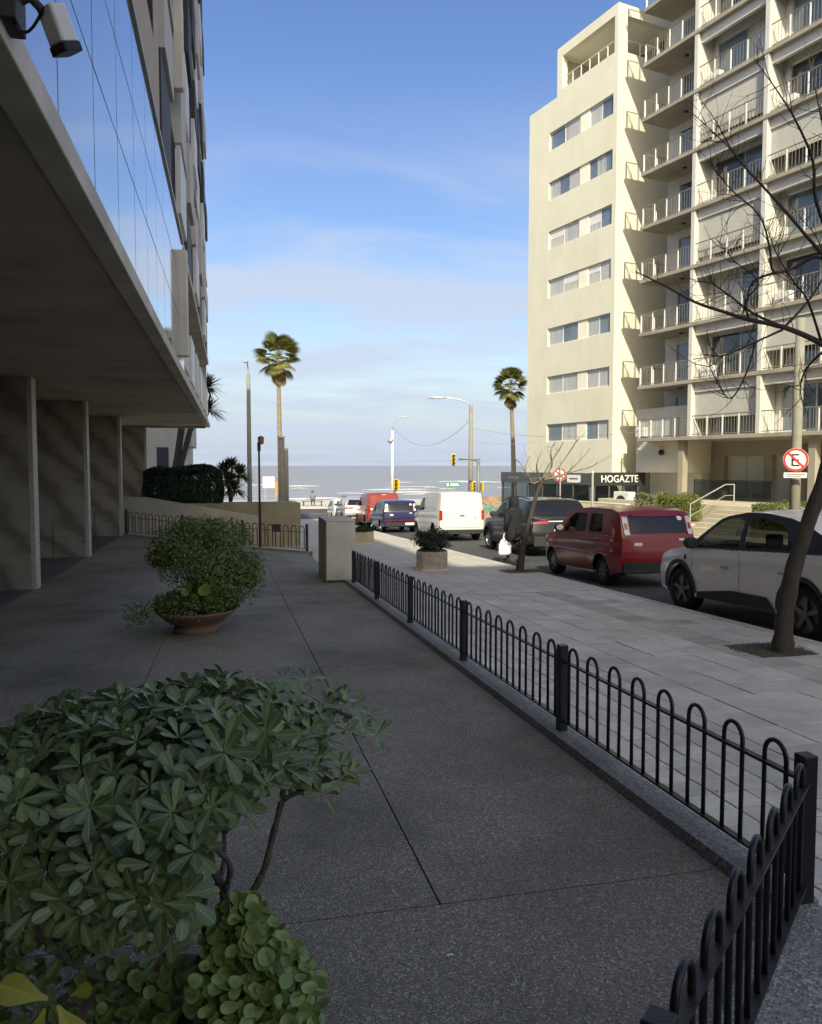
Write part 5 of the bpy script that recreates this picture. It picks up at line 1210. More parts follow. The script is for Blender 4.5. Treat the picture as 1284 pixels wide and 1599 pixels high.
# traffic signals
def signal(parent, p, s=1.0, rz=0.0):
    m_ = Matrix.Translation(p) @ Matrix.Rotation(rz, 4, 'Z')
    hsg = MB().box(-0.17 * s, 0.17 * s, -0.12 * s, 0.12 * s, -0.5 * s, 0.5 * s, m_).build('signal_head', YEL, parent, bevel=0.02)
    for k in range(3):
        c = m_ @ Vector((0, -0.13 * s, (0.32 - 0.32 * k) * s))
        vz = MB(); vz.lathe([(0.12 * s, 0.0), (0.13 * s, 0.17 * s)], 14, Matrix.Rotation(R(90), 3, 'X'), c); vz.build('visor', YEL, hsg)
        dk = MB(); dk.lathe([(0, 0.01), (0.115 * s, 0.01)], 14, Matrix.Rotation(R(90), 3, 'X'), c); dk.build('lens', SIGNK, hsg)
b = ground_at(747, 45); tz = at(747, 716, 45).z - b.z; o = thing('traffic_light', 'grey mast arm traffic light with yellow heads at the corner', 'traffic light', tuple(b))
MB().tube([(0, 0, -.2), (0, 0, tz)], 0.10, 10).build('mast', POLEG, o, smooth=True)
ax = (at(716, 716, 45) - at(747, 716, 45)); MB().tube([(0, 0, tz - 0.12), (ax.x * 0.5, ax.y * 0.5, tz - 0.02), (ax.x, ax.y, tz - 0.05)], 0.055, 8).build('mast_arm', POLEG, o, smooth=True)
signal(o, at(708, 718, 45) - b, 0.68, R(-12)); signal(o, at(739, 760, 44.8) - b, 0.55, R(30)); signal(o, at(753, 760, 45.2) - b, 0.5, R(-70))
b = ground_at(617, 64.6); o = thing('traffic_light', 'small yellow traffic light beside the slim white lamp post', 'traffic light', tuple(b)); hz = at(617, 757, 64.6).z - b.z
MB().tube([(0, 0, -.1), (0, 0, hz + 0.7)], 0.06, 8).build('mast', POLEG, o); signal(o, Vector((0, -0.15, hz)), 0.95, R(0)); signal(o, Vector((0.3, 0.1, hz)), 0.8, R(-80))
b = ground_at(707, 44); o = thing('street_name_sign', 'green and white street name sign above the white van roof', 'sign', tuple(b)); hz = at(707, 757, 44).z - b.z
MB().tube([(0, 0, -.1), (0, 0, hz + 0.2)], 0.035, 8).build('post', ALUG, o); p1 = MB().box(-0.42, 0.42, -0.06, -0.04, hz - 0.12, hz + 0.14).build('name_plate', SIGNG, o)
MB().box(-0.15, 0.38, -0.066, -0.062, hz - 0.05, hz + 0.0).build('white_lettering_band', SIGNW, p1); MB().box(-0.36, -0.24, -0.066, -0.062, hz - 0.06, hz + 0.08).build('white_mark', SIGNW, p1); MB().box(-0.15, 0.3, -0.066, -0.062, hz + 0.04, hz + 0.08).build('white_lettering_band', SIGNW, p1)
# overhead wires
def wire(label, a, b_, sag):
    mb = MB(); pts = []
    for k in range(15): f = k / 14; q = a.lerp(b_, f); q.z -= sag * 4 * f * (1 - f); pts.append(q)
    c0 = pts[0]; o = thing('overhead_wire', label, 'wire', tuple(c0), 0, 'overhead wires'); mb.tube([q - c0 for q in pts], 0.012, 4); mb.build('cable', POLEG, o)
wire('thin slack cable hanging between the two street lamps', at(735, 655, 47), at(612, 665, 66), 1.6)
wire('upper thin cable running from the concrete lamp to the cream tower', at(735, 688, 47), at(834, 690, 47.2), 0.15)
wire('lower thin cable strung towards the balcony block', at(735, 668, 47), at(1035, 668, 39), 0.5)
# graffitied wall at the corner by the coast road
b = at(775, 790, 52); gw_ = thing('graffiti_wall', 'low brick coloured wall with graffiti at the far corner', 'wall', (b.x, b.y, road_z(b.y)), R(-8))
MB().box(-1.6, 1.9, 0, 0.3, 0, 1.55).build('wall', M('graffiti brick render', (0.33, 0.2, 0.14), 0.9, 0.3, 2.5, wear=0.6, wearcol=(0.16, 0.20, 0.16), wscale=2.0), gw_)
mb = MB()
for k in range(14):
    x, z = random.uniform(-1.4, 0.4), random.uniform(0.6, 1.3); pts = [(x + 0.18 * j + random.uniform(-.06, .06), -0.012, z + random.uniform(-.25, .25)) for j in range(5)]; mb.tube(pts, 0.03, 4)
mb.build('graffiti_paint', M('teal spray paint', (0.05, 0.28, 0.22), 0.6, 0.2, 3), gw_)
# notice board and bench on the promenade
b = ground_at(426, 74); o = thing('beach_notice_board', 'white beach notice board with an orange panel near the palm', 'sign', tuple(b))
MB().box(-0.9, 0.15, -0.04, 0.0, 1.55, 2.6).build('white_panel', SIGNW, o); MB().box(0.2, 0.75, -0.04, 0.0, 0.9, 2.1).build('orange_panel', M('orange enamel', (0.6, 0.2, 0.06), 0.5, 0.1, 3), o)
for x in (-0.7, 0.25, 0.7): MB().tube([(x, 0.03, -0.1), (x, 0.03, 2.1)], 0.04, 6).build('leg', ALUG, o)
b = ground_at(488, 71); bench = thing('promenade_bench', 'dark promenade bench facing the sea', 'bench', tuple(b), R(-10))
for k in range(4): MB().box(-0.95, 0.95, -0.24 + k * 0.13, -0.13 + k * 0.13, 0.42, 0.46).build('seat_slat', PLASTIC, bench)
for x in (-0.8, 0.8):
    MB().box(x - 0.04, x + 0.04, -0.22, 0.25, -0.02, 0.419).build('leg', PLASTIC, bench)

# ================================================================== PEOPLE
def skin_mesh(name, pts, edges, radii, root=0, sub=1):
    me = bpy.data.meshes.new(name); me.from_pydata([tuple(p) for p in pts], edges, []); o = bpy.data.objects.new(name, me); COL.objects.link(o)
    md = o.modifiers.new('skin', 'SKIN'); md.use_smooth_shade = True
    for i, v in enumerate(me.skin_vertices[0].data): rr = radii[i]; v.radius = rr if isinstance(rr, tuple) else (rr, rr); v.use_root = (i == root)
    s = o.modifiers.new('sub', 'SUBSURF'); s.levels = sub; s.render_levels = sub
    bpy.context.view_layer.update(); me2 = bpy.data.meshes.new_from_object(o.evaluated_get(bpy.context.evaluated_depsgraph_get())); bpy.data.objects.remove(o)
    me2.name = name; me2.polygons.foreach_set('use_smooth', [True] * len(me2.polygons)); return me2
pp_ = Vector((6.72, 18.1, 0)); pp_.z = road_z(18.1) + 0.12
ped = thing('person', 'person in a black hooded coat walking at the kerb with a white bag', 'person', tuple(pp_), R(10)); ped.scale = (0.91, 0.91, 0.91)
P = [(0, 0, 0.92), (0, 0, 1.12), (0, 0.01, 1.36), (0, 0.02, 1.46), (0, 0.03, 1.58), (0, 0.05, 1.66),
     (-0.1, 0.0, 0.86), (-0.11, 0.14, 0.48), (-0.11, 0.10, 0.08), (-0.11, 0.26, 0.04),
     (0.1, 0.0, 0.86), (0.11, -0.02, 0.47), (0.11, -0.20, 0.13), (0.11, -0.09, 0.04),
     (-0.19, 0.01, 1.36), (-0.25, -0.04, 1.10), (-0.24, 0.03, 0.86), (-0.24, 0.05, 0.78),
     (0.19, 0.01, 1.36), (0.25, 0.06, 1.10), (0.22, 0.20, 0.95), (0.22, 0.26, 0.90)]
Eg = [(0, 1), (1, 2), (2, 3), (3, 4), (4, 5), (0, 6), (6, 7), (7, 8), (8, 9), (0, 10), (10, 11), (11, 12), (12, 13), (2, 14), (14, 15), (15, 16), (16, 17), (2, 18), (18, 19), (19, 20), (20, 21)]
Rd = [(0.17, 0.12), (0.15, 0.11), (0.17, 0.11), 0.06, (0.085, 0.10), (0.07, 0.08), 0.09, 0.065, 0.045, 0.035, 0.09, 0.065, 0.045, 0.035, 0.065, 0.05, 0.04, 0.03, 0.065, 0.05, 0.04, 0.03]
link('body', skin_mesh('body', P, Eg, Rd), CLOTH2, ped)
# coat: closed skirted shell with sleeves and a hood
ct = MB(); ring = 16; prof = [(0.16, 0.11, 1.47), (0.225, 0.15, 1.38), (0.23, 0.155, 1.2), (0.215, 0.15, 1.05), (0.24, 0.17, 0.85), (0.27, 0.20, 0.62), (0.26, 0.19, 0.60)]
i0 = 0
for rx, ry, z in prof:
    for q in range(ring): a = 6.2832 * q / ring; ct.v.append((rx * math.cos(a) * (1 + 0.03 * math.sin(5 * a + z * 9)), ry * math.sin(a), z))
for k in range(len(prof) - 1):
    for q in range(ring): ct.f.append((k * ring + q, (k + 1) * ring + q, (k + 1) * ring + (q + 1) % ring, k * ring + (q + 1) % ring))
for arm in ((14, 15, 16), (18, 19, 20)): ct.tube([P[i] for i in arm], [0.088, 0.072, 0.058], 10)
ct.build('coat', CLOTH, ped, smooth=True)
hd = MB(); hd.lathe([(0.10, -0.16), (0.135, -0.08), (0.14, 0.02), (0.12, 0.10), (0.07, 0.15), (0, 0.165)], 16, Matrix.Rotation(R(-12), 3, 'X') @ Matrix.Diagonal((1, 1.1, 1)), (0, 0.02, 1.6)); hd.build('hood', CLOTH, ped, smooth=True)
face = MB(); face.lathe([(0, -0.11), (0.05, -0.09), (0.075, -0.02), (0.07, 0.06), (0, 0.10)], 12, None, (0, 0.09, 1.60)); fo = face.build('face', SKIN, ped, smooth=True)
MB().lathe([(0, -0.02), (0.012, 0), (0, 0.03)], 8, None, (0, 0.17, 1.60)).build('nose', SKIN, fo)
for sx in (-0.03, 0.03): MB().lathe([(0, -0.008), (0.01, 0), (0, 0.008)], 8, None, (sx, 0.155, 1.625)).build('eye', SIGNK, fo)
for px_, py_, pz_, sg in ((-0.24, 0.05, 0.78, -1), (0.22, 0.26, 0.90, 1)):
    hp = [(0, 0, 0.05), (0, 0.005, 0.0)]; he = [(0, 1)]; hr_ = [0.026, (0.036, 0.018)]
    for q in range(4):
        i = len(hp); x = (-0.026 + 0.0175 * q); ln = (0.058, 0.066, 0.062, 0.05)[q]
        hp += [(x, 0.006, -0.03), (x, 0.012, -0.03 - ln * 0.5), (x, -0.008, -0.03 - ln * 0.8)]; he += [(1, i), (i, i + 1), (i + 1, i + 2)]; hr_ += [0.010, 0.009, 0.007]
    i = len(hp); hp += [(sg * -0.04, 0.015, -0.005), (sg * -0.05, 0.025, -0.035)]; he += [(1, i), (i, i + 1)]; hr_ += [0.011, 0.009]
    link('hand', skin_mesh('hand', hp, he, hr_), SKIN, ped, loc=(px_, py_, pz_ - 0.03))
for x, y, tl in ((-0.11, 0.17, 0.0), (0.11, -0.13, 25)):
    sh = MB(); sh.prism(rounded([(-0.045, -0.12), (0.045, -0.12), (0.05, 0.10), (0.0, 0.15), (-0.05, 0.10)], 0.03), 0, 0.075, lambda a, b, z: Vector((x, y, 0.0)) + Matrix.Rotation(R(-tl), 3, 'X') @ Vector((a, b, z))); sh.build('shoe', SIGNK, ped, bevel=0.01)
bg_ = thing('shopping_bag', 'white plastic shopping bag hanging from the walking person', 'bag', tuple(pp_ + Vector((-0.225, 0.005, 0.17))), R(10))
mb = MB(); secs = [(0.0, 0.15, 0.075), (0.05, 0.175, 0.09), (0.22, 0.165, 0.08), (0.36, 0.12, 0.04), (0.42, 0.05, 0.025)]
for z, rx, ry in secs:
    for q in range(14): a = 6.2832 * q / 14; mb.v.append((rx * math.cos(a) * (1 + 0.06 * math.sin(4 * a + 12 * z)), ry * math.sin(a) * (1 + 0.12 * math.sin(3 * a + 9 * z)), z))
for k in range(len(secs) - 1):
    for q in range(14): mb.f.append((k * 14 + q, k * 14 + (q + 1) % 14, (k + 1) * 14 + (q + 1) % 14, (k + 1) * 14 + q))
mb.f.append(tuple(reversed(range(14)))); mb.build('bag_body', BAG, bg_, smooth=True)
MB().tube([(-0.05, 0, 0.40), (-0.03, 0.0, 0.50), (0.0, 0.03, 0.54), (0.03, 0.0, 0.50), (0.05, 0, 0.40)], 0.012, 6).build('handle', BAG, bg_)
# seated person far away on the bench
sb = bench.location; s_p = thing('person', 'person in grey seated on the promenade bench looking at the sea', 'person', (sb.x + 0.0, sb.y, sb.z + 0.46), R(-10))
P2 = [(0, 0.02, 0.12), (0, -0.02, 0.35), (0, 0.0, 0.55), (0, 0.02, 0.64), (0, 0.04, 0.75), (0, 0.05, 0.83), (-0.1, 0.05, 0.1), (-0.12, 0.42, 0.10), (-0.12, 0.44, -0.36), (0.1, 0.05, 0.1), (0.12, 0.42, 0.10), (0.12, 0.44, -0.36), (-0.2, 0, 0.52), (-0.25, 0.06, 0.28), (-0.16, 0.28, 0.2), (0.2, 0, 0.52), (0.25, 0.06, 0.28), (0.16, 0.28, 0.2), (-0.12, 0.56, -0.4), (0.12, 0.56, -0.4)]
E2 = [(0, 1), (1, 2), (2, 3), (3, 4), (4, 5), (0, 6), (6, 7), (7, 8), (0, 9), (9, 10), (10, 11), (2, 12), (12, 13), (13, 14), (2, 15), (15, 16), (16, 17), (8, 18), (11, 19)]
R2 = [(0.17, 0.13), (0.16, 0.12), (0.18, 0.11), 0.06, (0.085, 0.1), (0.07, 0.08), 0.09, 0.07, 0.045, 0.09, 0.07, 0.045, 0.07, 0.05, 0.035, 0.07, 0.05, 0.035, 0.03, 0.03]
link('body', skin_mesh('body', P2, E2, R2), M('grey jacket cloth', (0.16, 0.17, 0.19), 0.9, 0.2, 8), s_p)
MB().lathe([(0.11, -0.02), (0.118, 0.05), (0.08, 0.12), (0, 0.14)], 12, None, (0, 0.03, 0.78)).build('hair', SIGNK, s_p, smooth=True)

# ================================================================== WALLS AND PLANTS BEYOND THE TERRACE
random.seed(21)
mw = thing('mossy_wall', 'mossy beige planter wall ending in a square block beyond the terrace', 'wall', (-3.9, 26.0, -1.05))
zt = at(440, 784, 26.2).z + 1.05
MB().box(0, 6.08, 0, 1.1, -0.3, zt).build('planter_wall', MOSSW, mw, bevel=0.02)
MB().box(4.85, 6.12, -0.10, -0.004, -0.3, zt + 0.006).build('end_block', MOSSW, mw, bevel=0.015)
MB().box(5.2, 5.48, -0.125, -0.102, 0.45, 0.70).build('meter_box', PLASTIC, mw, bevel=0.01)
rw = thing('ramp_wall', 'sloping beige parapet wall of the ramp behind the end railing', 'wall', (0, 25.4, 0))
zl, zr = at(232, 775, 25.0).z, at(405, 806, 25.2).z; xl, xr = at(232, 775, 25.0).x, at(405, 806, 25.2).x
mb = MB(); mb.prism([(xl - 1.5, -1.2), (xr, -1.2), (xr, zr), (xl, zl), (xl - 1.5, zl + 0.05)], 0, 0.2, lambda a, b, h: (a, h, b)); mb.build('parapet', M('beige parapet', (0.42, 0.37, 0.28), 0.9, 0.12, 1.5, 0.2, 50, wear=0.3, wearcol=(0.22, 0.2, 0.13)), rw, bevel=0.01)
def hedge(name, label, box_, n, mat, leaf, loc, rz=0.0, group=None, lump=0.12, cat='hedge'):
    o = thing(name, label, cat, loc, rz, group); x0, x1, y0, y1, z1 = box_
    mb = MB(); pts = []
    for k in range(n):
        f = random.random(); 
        x, y, z = random.uniform(x0, x1), random.uniform(y0, y1), random.uniform(0.05, z1)
        face_ = random.choice('xXyYzz'); d = {'x': (-1, 0, 0), 'X': (1, 0, 0), 'y': (0, -1, 0), 'Y': (0, 1, 0), 'z': (0, 0, 1)}[face_]
        if face_ == 'x': x = x0
        if face_ == 'X': x = x1
        if face_ == 'y': y = y0
        if face_ == 'Y': y = y1
        if face_ == 'z': z = z1
        lu = lump * (math.sin(x * 4.1 + y * 2) * math.sin(z * 5 + x) + math.sin(y * 5.3 + x * 3.1)) * 0.6 - abs(random.gauss(0, lump * 0.9))
        # round the corners off
        ex = max(0, abs(x - (x0 + x1) / 2) / ((x1 - x0) / 2) - 0.75) * max(0, z / z1 - 0.6) * 1.6 * z1 * 0.5
        pts.append((Vector((x, y, max(0.02, z - ex))) + Vector(d) * lu, Vector(d) + Vector((0, 0, 0.3))))
    leaves_mesh(mb, pts, leaf, jit=0.8); mb.build('foliage', mat, o)['kind'] = 'stuff'
    st_ = MB()
    for k in range(7): x, y = random.uniform(x0 + .1, x1 - .1), (y0 + y1) / 2; st_.tube([(x, y, -0.05), (x + random.uniform(-.1, .1), y, z1 * 0.5), (x + random.uniform(-.25, .25), y, z1 * 0.85)], [0.03, 0.02, 0.008], 5)
    st_.build('stems', BARK, o)
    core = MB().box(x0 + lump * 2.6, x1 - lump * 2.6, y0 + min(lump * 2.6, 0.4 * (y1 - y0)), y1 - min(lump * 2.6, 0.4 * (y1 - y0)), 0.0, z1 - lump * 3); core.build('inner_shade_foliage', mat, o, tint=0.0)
    return o
hz0 = -1.05 + zt - 0.02
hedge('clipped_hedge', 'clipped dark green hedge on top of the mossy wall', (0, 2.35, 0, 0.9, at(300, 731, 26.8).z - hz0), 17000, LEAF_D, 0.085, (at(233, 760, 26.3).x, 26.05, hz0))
# spiky dracaena
def sword_head(mb, c, n, ln, wd, droop=0.35, up=0.2):
    if mb.t is None: mb.t = []
    for k in range(n):
        a = random.uniform(0, 6.283); e = random.uniform(-0.5, 1.35); d = Vector((math.cos(a) * math.cos(e), math.sin(a) * math.cos(e), math.sin(e) + up)).normalized(); s = d.cross(Vector((0, 0, 1))); s = s.normalized() if s.length > 0.05 else Vector((1, 0, 0))
        L_ = ln * random.uniform(0.7, 1.1); tn = random.random(); i = len(mb.v)
        for j, (f, w_) in enumerate(((0, 0.6), (0.45, 1.0), (0.8, 0.6), (1, 0.05))):
            p = Vector(c) + d * L_ * f - Vector((0, 0, droop * L_ * f * f)); mb.v += [tuple(p + s * wd * w_), tuple(p - s * wd * w_)]; mb.t += [tn, tn]
        for j in range(3): mb.f.append((i + 2 * j, i + 2 * j + 1, i + 2 * j + 3, i + 2 * j + 2))
def spiky(label, base, heads, n=90, ln=0.55, wd=0.02, name='dracaena_plant'):
    o = thing(name, label, 'plant', tuple(base)); tr = MB()
    for k, h in enumerate(heads):
        h = Vector(h); tr.tube([(0, 0, -0.05), (h.x * 0.4, h.y * 0.4, h.z * 0.45), h], [0.045, 0.035, 0.025], 8)
        lf = MB(); sword_head(lf, h, n, ln, wd); lf.build('leaf_head', YUC, o)
    tr.build('trunk', BARK, o); return o
b = at(360, 783, 26.6); b.z = hz0
def rel(x, y, D): return at(x, y, D) - b
spiky('spiky dracaena with bushy leaf heads right of the clipped hedge', b, [rel(362, 728, 26.6), rel(375, 740, 26.5), rel(366, 765, 26.4), rel(350, 735, 26.7), rel(358, 750, 26.5)], 170, 0.58, 0.03)
b2 = at(317, 783, 26.8); b2.z = hz0; b = b2
spiky('small spiky shoot sticking up behind the hedge', b2, [rel(319, 728, 26.9)], 40, 0.22, 0.012)
# tall leaning palm-like tree behind the building end
b = at(275, 790, 34); b.z = pave_z(b.y)
big = thing('leaning_palm', 'leaning two trunk palm half hidden behind the end of the left building', 'tree', tuple(b))
for k, (pts, rr) in enumerate((([(268, 760), (277, 715), (283, 670), (300, 625), (318, 605)], 0.16), ([(276, 758), (283, 725), (297, 672), (310, 650), (320, 640)], 0.13))):
    MB().tube([at(x, y, 34) - b for x, y in [(pts[0][0], 800)] + pts], [rr, rr, rr * .95, rr * .9, rr * .8, rr * .7], 9).build('trunk', BARK, big, smooth=True)
    lf = MB(); sword_head(lf, at(pts[-1][0] + 6, pts[-1][1], 34) - b, 150, 0.95, 0.034, 0.3, 0.1); lf.build('crown', YUC, big)
# neighbouring house further on
nb = at(238, 700, 38); nh = thing('neighbour_house', 'pale neighbouring house glimpsed under the left building overhang', 'building', (-12, 40, 0))
xe = at(292, 700, 40.5).x + 12
MB().box(-4, xe, 0, 9, -2, at(300, 640, 40.5).z + 3).build('wall', M('pale grey render', (0.52, 0.50, 0.45), 0.85, 0.08, 1, wear=0.3, wearcol=(0.3, 0.28, 0.24)), nh)
MB().box(xe + 0.003, xe + 0.33, 0.3, 6, at(300, 698, 40.5).z, at(300, 600, 40.5).z).build('balcony', M('pale grey render', (0.52, 0.5, 0.45)), nh, bevel=0.02)
MB().box(xe - 1.3, xe - 0.75, -0.02, -0.002, at(280, 757, 40.5).z, at(280, 700, 40.5).z).build('window', DGL, nh)
# ---- washingtonia palms
def fan_leaf():
    mb = MB(); mb.t = []
    n = 18
    mb.tube([(0, 0, 0), (0.35, 0, 0.03), (0.75, 0, 0.0)], [0.02, 0.015, 0.01], 4); mb.t += [0.5] * len(mb.v)
    for k in range(n):
        a = R(-78 + 156 * k / (n - 1)); ln = 0.85 * (0.75 + 0.25 * math.cos(a)); d = Vector((math.cos(a), math.sin(a), 0)); s = Vector((-d.y, d.x, 0)); i = len(mb.v); tn = random.uniform(0.1, 0.9)
        for f, w_, dz in ((0, 0.012, 0), (0.5, 0.055, 0.02), (0.8, 0.04, -0.04), (1.0, 0.006, -0.16)):
            p = Vector((0.75, 0, 0)) + d * ln * f + Vector((0, 0, dz)); mb.v += [tuple(p + s * w_), tuple(p - s * w_)]; mb.t += [tn, tn]
        for j in range(3): mb.f.append((i + 2 * j, i + 2 * j + 1, i + 2 * j + 3, i + 2 * j + 2))
    return mb
def palm(label, base, top, crown, lean=(0, 0)):
    o = thing('fan_palm', label, 'palm tree', tuple(base), 0, 'fan palms on the promenade'); h = top - base.z
    tr = MB(); pts = []; rr = []
    for k in range(40): f = k / 39; pts.append((lean[0] * (f ** 1.6), lean[1] * f, h * f - 0.1)); rr.append((0.27 - 0.11 * f + 0.12 * max(0, 0.06 - f) / 0.06) * (1.0 + 0.07 * (k % 2)))
    tr.tube(pts, rr, 12); tr.build('trunk', PALMB, o)
    src = fan_leaf(); g_ = None; dr = None; tp_ = Vector(pts[-1])
    for k in range(46):
        a = 2.399 * k + random.uniform(-.3, .3); e = random.uniform(-0.75, 1.3)
        if g_ is None: g_ = src.build('frond', PALML, o); q = g_
        else: q = share(g_, o)
        sc = crown * random.uniform(0.85, 1.1); q.scale = (sc, sc, sc); q.location = tp_ + Vector((0, 0, 0.1 + 0.3 * e)); q.rotation_euler = (random.uniform(-.4, .4), -e, a)
    for k in range(16):
        a = 2.399 * k + 1; e = random.uniform(-1.45, -1.05)
        if dr is None:
            dr = fan_leaf().build('dry_frond', PALMD, o); q = dr
        else: q = share(dr, o)
        q.scale = (crown * .72,) * 3; q.location = tp_ + Vector((0, 0, -0.2 - 0.05 * k)); q.rotation_euler = (random.uniform(-.4, .4), -e, a)
    return o
b = ground_at(438, 74); palm('tall fan palm left of centre with sunlit crown against the sky', b, at(436, 562, 74).z, 1.42, (-0.1, 0))
b = ground_at(803, 80); palm('fan palm beside the cream tower with a darker leaning trunk', b, at(797, 606, 80).z, 1.2, (-0.45, 0))

# ================================================================== BARE STREET TREES
def limb_tube(mb, pts, r0, r1, n=7):
    m = len(pts); mb.tube(pts, [r0 + (r1 - r0) * (k / (m - 1)) ** 0.8 for k in range(m)], n)
def smooth_pts(pts, n=4):
    pts = [Vector(p) for p in pts]; out = []
    for k in range(len(pts) - 1):
        p0, p1, p2, p3 = pts[max(0, k - 1)], pts[k], pts[k + 1], pts[min(len(pts) - 1, k + 2)]
        for j in range(n):
            t_ = j / n; out.append(0.5 * ((2 * p1) + (-p0 + p2) * t_ + (2 * p0 - 5 * p1 + 4 * p2 - p3) * t_ ** 2 + (-p0 + 3 * p1 - 3 * p2 + p3) * t_ ** 3))
    out.append(pts[-1]); return out
def twigs_along(mb, pts, r0, length, count, depth=2, up=0.35):
    for k in range(count):
        f = random.uniform(0.25, 1.0); i = min(len(pts) - 2, int(f * (len(pts) - 1))); p = pts[i]; d = (pts[i + 1] - pts[i]).normalized()
        dv = (d * random.uniform(0.3, 0.9) + rnd_dir() * 0.9 + Vector((0, 0, up))).normalized(); ln = length * random.uniform(0.45, 1.1); q = [p]
        for j in range(4): dv = (dv + rnd_dir() * 0.28 + Vector((0, 0, 0.06))).normalized(); q.append(q[-1] + dv * ln / 4)
        rr = r0 * random.uniform(0.5, 0.9); limb_tube(mb, q, rr, rr * 0.3, 5)
        if depth > 1: twigs_along(mb, q, rr * 0.6, ln * 0.5, random.randint(1, 3), depth - 1, up)
random.seed(5)
b = at(1222, 1018, 8.2); b.z = pave_z(b.y)
tr_ = thing('street_tree', 'leaning bare street tree with dark trunk beside the white crossover', 'tree', tuple(b), 0, 'bare street trees')
TR = smooth_pts([Vector((b.x, b.y, b.z - 0.15)) - b] + [at(x, y, D) - b for x, y, D in [(1223, 1004, 8.2), (1226, 960, 8.2), (1236, 905, 8.2), (1254, 838, 8.2), (1276, 780, 8.2), (1300, 700, 8.2), (1318, 620, 8.2), (1326, 560, 8.15)]], 3)
mb = MB(); m = len(TR); rad = [0.098 - 0.04 * (k / (m - 1)) + (0.05 if k < 2 else 0.016 if k < 4 else 0) for k in range(m)]
mb.tube(TR, [r_ * (1 + 0.05 * math.sin(k * 2.7) + random.uniform(-.03, .03)) for k, r_ in enumerate(rad)], 14)
mb.v = [(x + random.uniform(-.005, .005), y + random.uniform(-.005, .005), z) for x, y, z in mb.v]; mb.build('trunk', BARK, tr_, smooth=True)
limbs = [
 (0.048, 0.007, [(1326, 570, 8.15), (1284, 537, 8.1), (1225, 511, 8.0), (1170, 499, 7.9), (1128, 486, 7.8), (1084, 471, 7.7), (1040, 447, 7.6), (993, 424, 7.5)]),
 (0.022, 0.005, [(1225, 511, 8.0), (1178, 490, 8.2), (1140, 462, 8.3), (1110, 442, 8.4), (1084, 440, 8.5)]),
 (0.035, 0.006, [(1330, 470, 8.2), (1284, 402, 8.2), (1237, 420, 8.3), (1178, 438, 8.4), (1165, 480, 8.4), (1158, 492, 8.4)]),
 (0.03, 0.004, [(1320, 430, 8.0), (1276, 318, 7.8), (1270, 252, 7.7), (1244, 190, 7.6), (1215, 143, 7.5), (1177, 90, 7.4)]),
 (0.03, 0.004, [(1325, 440, 8.3), (1266, 376, 8.5), (1226, 328, 8.6), (1186, 285, 8.7), (1146, 238, 8.8), (1117, 187, 8.9), (1088, 147, 9.0)]),
 (0.02, 0.004, [(1266, 376, 8.5), (1200, 300, 8.2), (1164, 262, 8.0), (1131, 222, 7.9), (1080, 176, 7.8)]),
 (0.022, 0.005, [(1237, 420, 8.3), (1208, 424, 8.1), (1202, 386, 8.0), (1186, 336, 7.9), (1142, 296, 7.8), (1110, 256, 7.7)]),
 (0.018, 0.004, [(1222, 515, 8.0), (1180, 534, 7.9), (1128, 556, 7.8), (1112, 545, 7.8)]),
 (0.016, 0.004, [(1180, 534, 7.9), (1166, 582, 7.8), (1142, 622, 7.7), (1122, 600, 7.7), (1106, 566, 7.6)]),
 (0.02, 0.004, [(1284, 537, 8.1), (1262, 470, 7.8), (1240, 440, 7.7), (1215, 400, 7.5), (1196, 350, 7.4)]),
 (0.022, 0.004, [(1330, 400, 8.4), (1300, 260, 8.5), (1284, 190, 8.6), (1272, 130, 8.7), (1262, 80, 8.8)]),
 (0.02, 0.004, [(1290, 545, 8.1), (1260, 575, 8.3), (1250, 610, 8.4), (1262, 650, 8.5)]),
 (0.02, 0.004, [(1225, 511, 8.0), (1262, 470, 8.3), (1290, 420, 8.5), (1275, 370, 8.6), (1250, 340, 8.7)]),
 (0.016, 0.004, [(1170, 499, 7.9), (1165, 470, 7.8), (1185, 440, 7.7), (1150, 410, 7.6), (1118, 372, 7.5)]),
 (0.04, 0.02, [(1326, 575, 8.15), (1340, 500, 8.2), (1330, 440, 8.25), (1345, 380, 8.3)]),
]
tw = MB()
for r0, r1, pl_ in limbs:
    pts = smooth_pts([at(x, y, D) - b for x, y, D in pl_], 4); mb = MB(); limb_tube(mb, pts, r0 * .78, r1 * .75, 7); mb.build('branch', BARK, tr_, smooth=True)
    twigs_along(tw, pts, 0.0058, 0.46, 20, 2, 0.3)
tw.build('twigs', BARK, tr_)['kind'] = 'stuff'
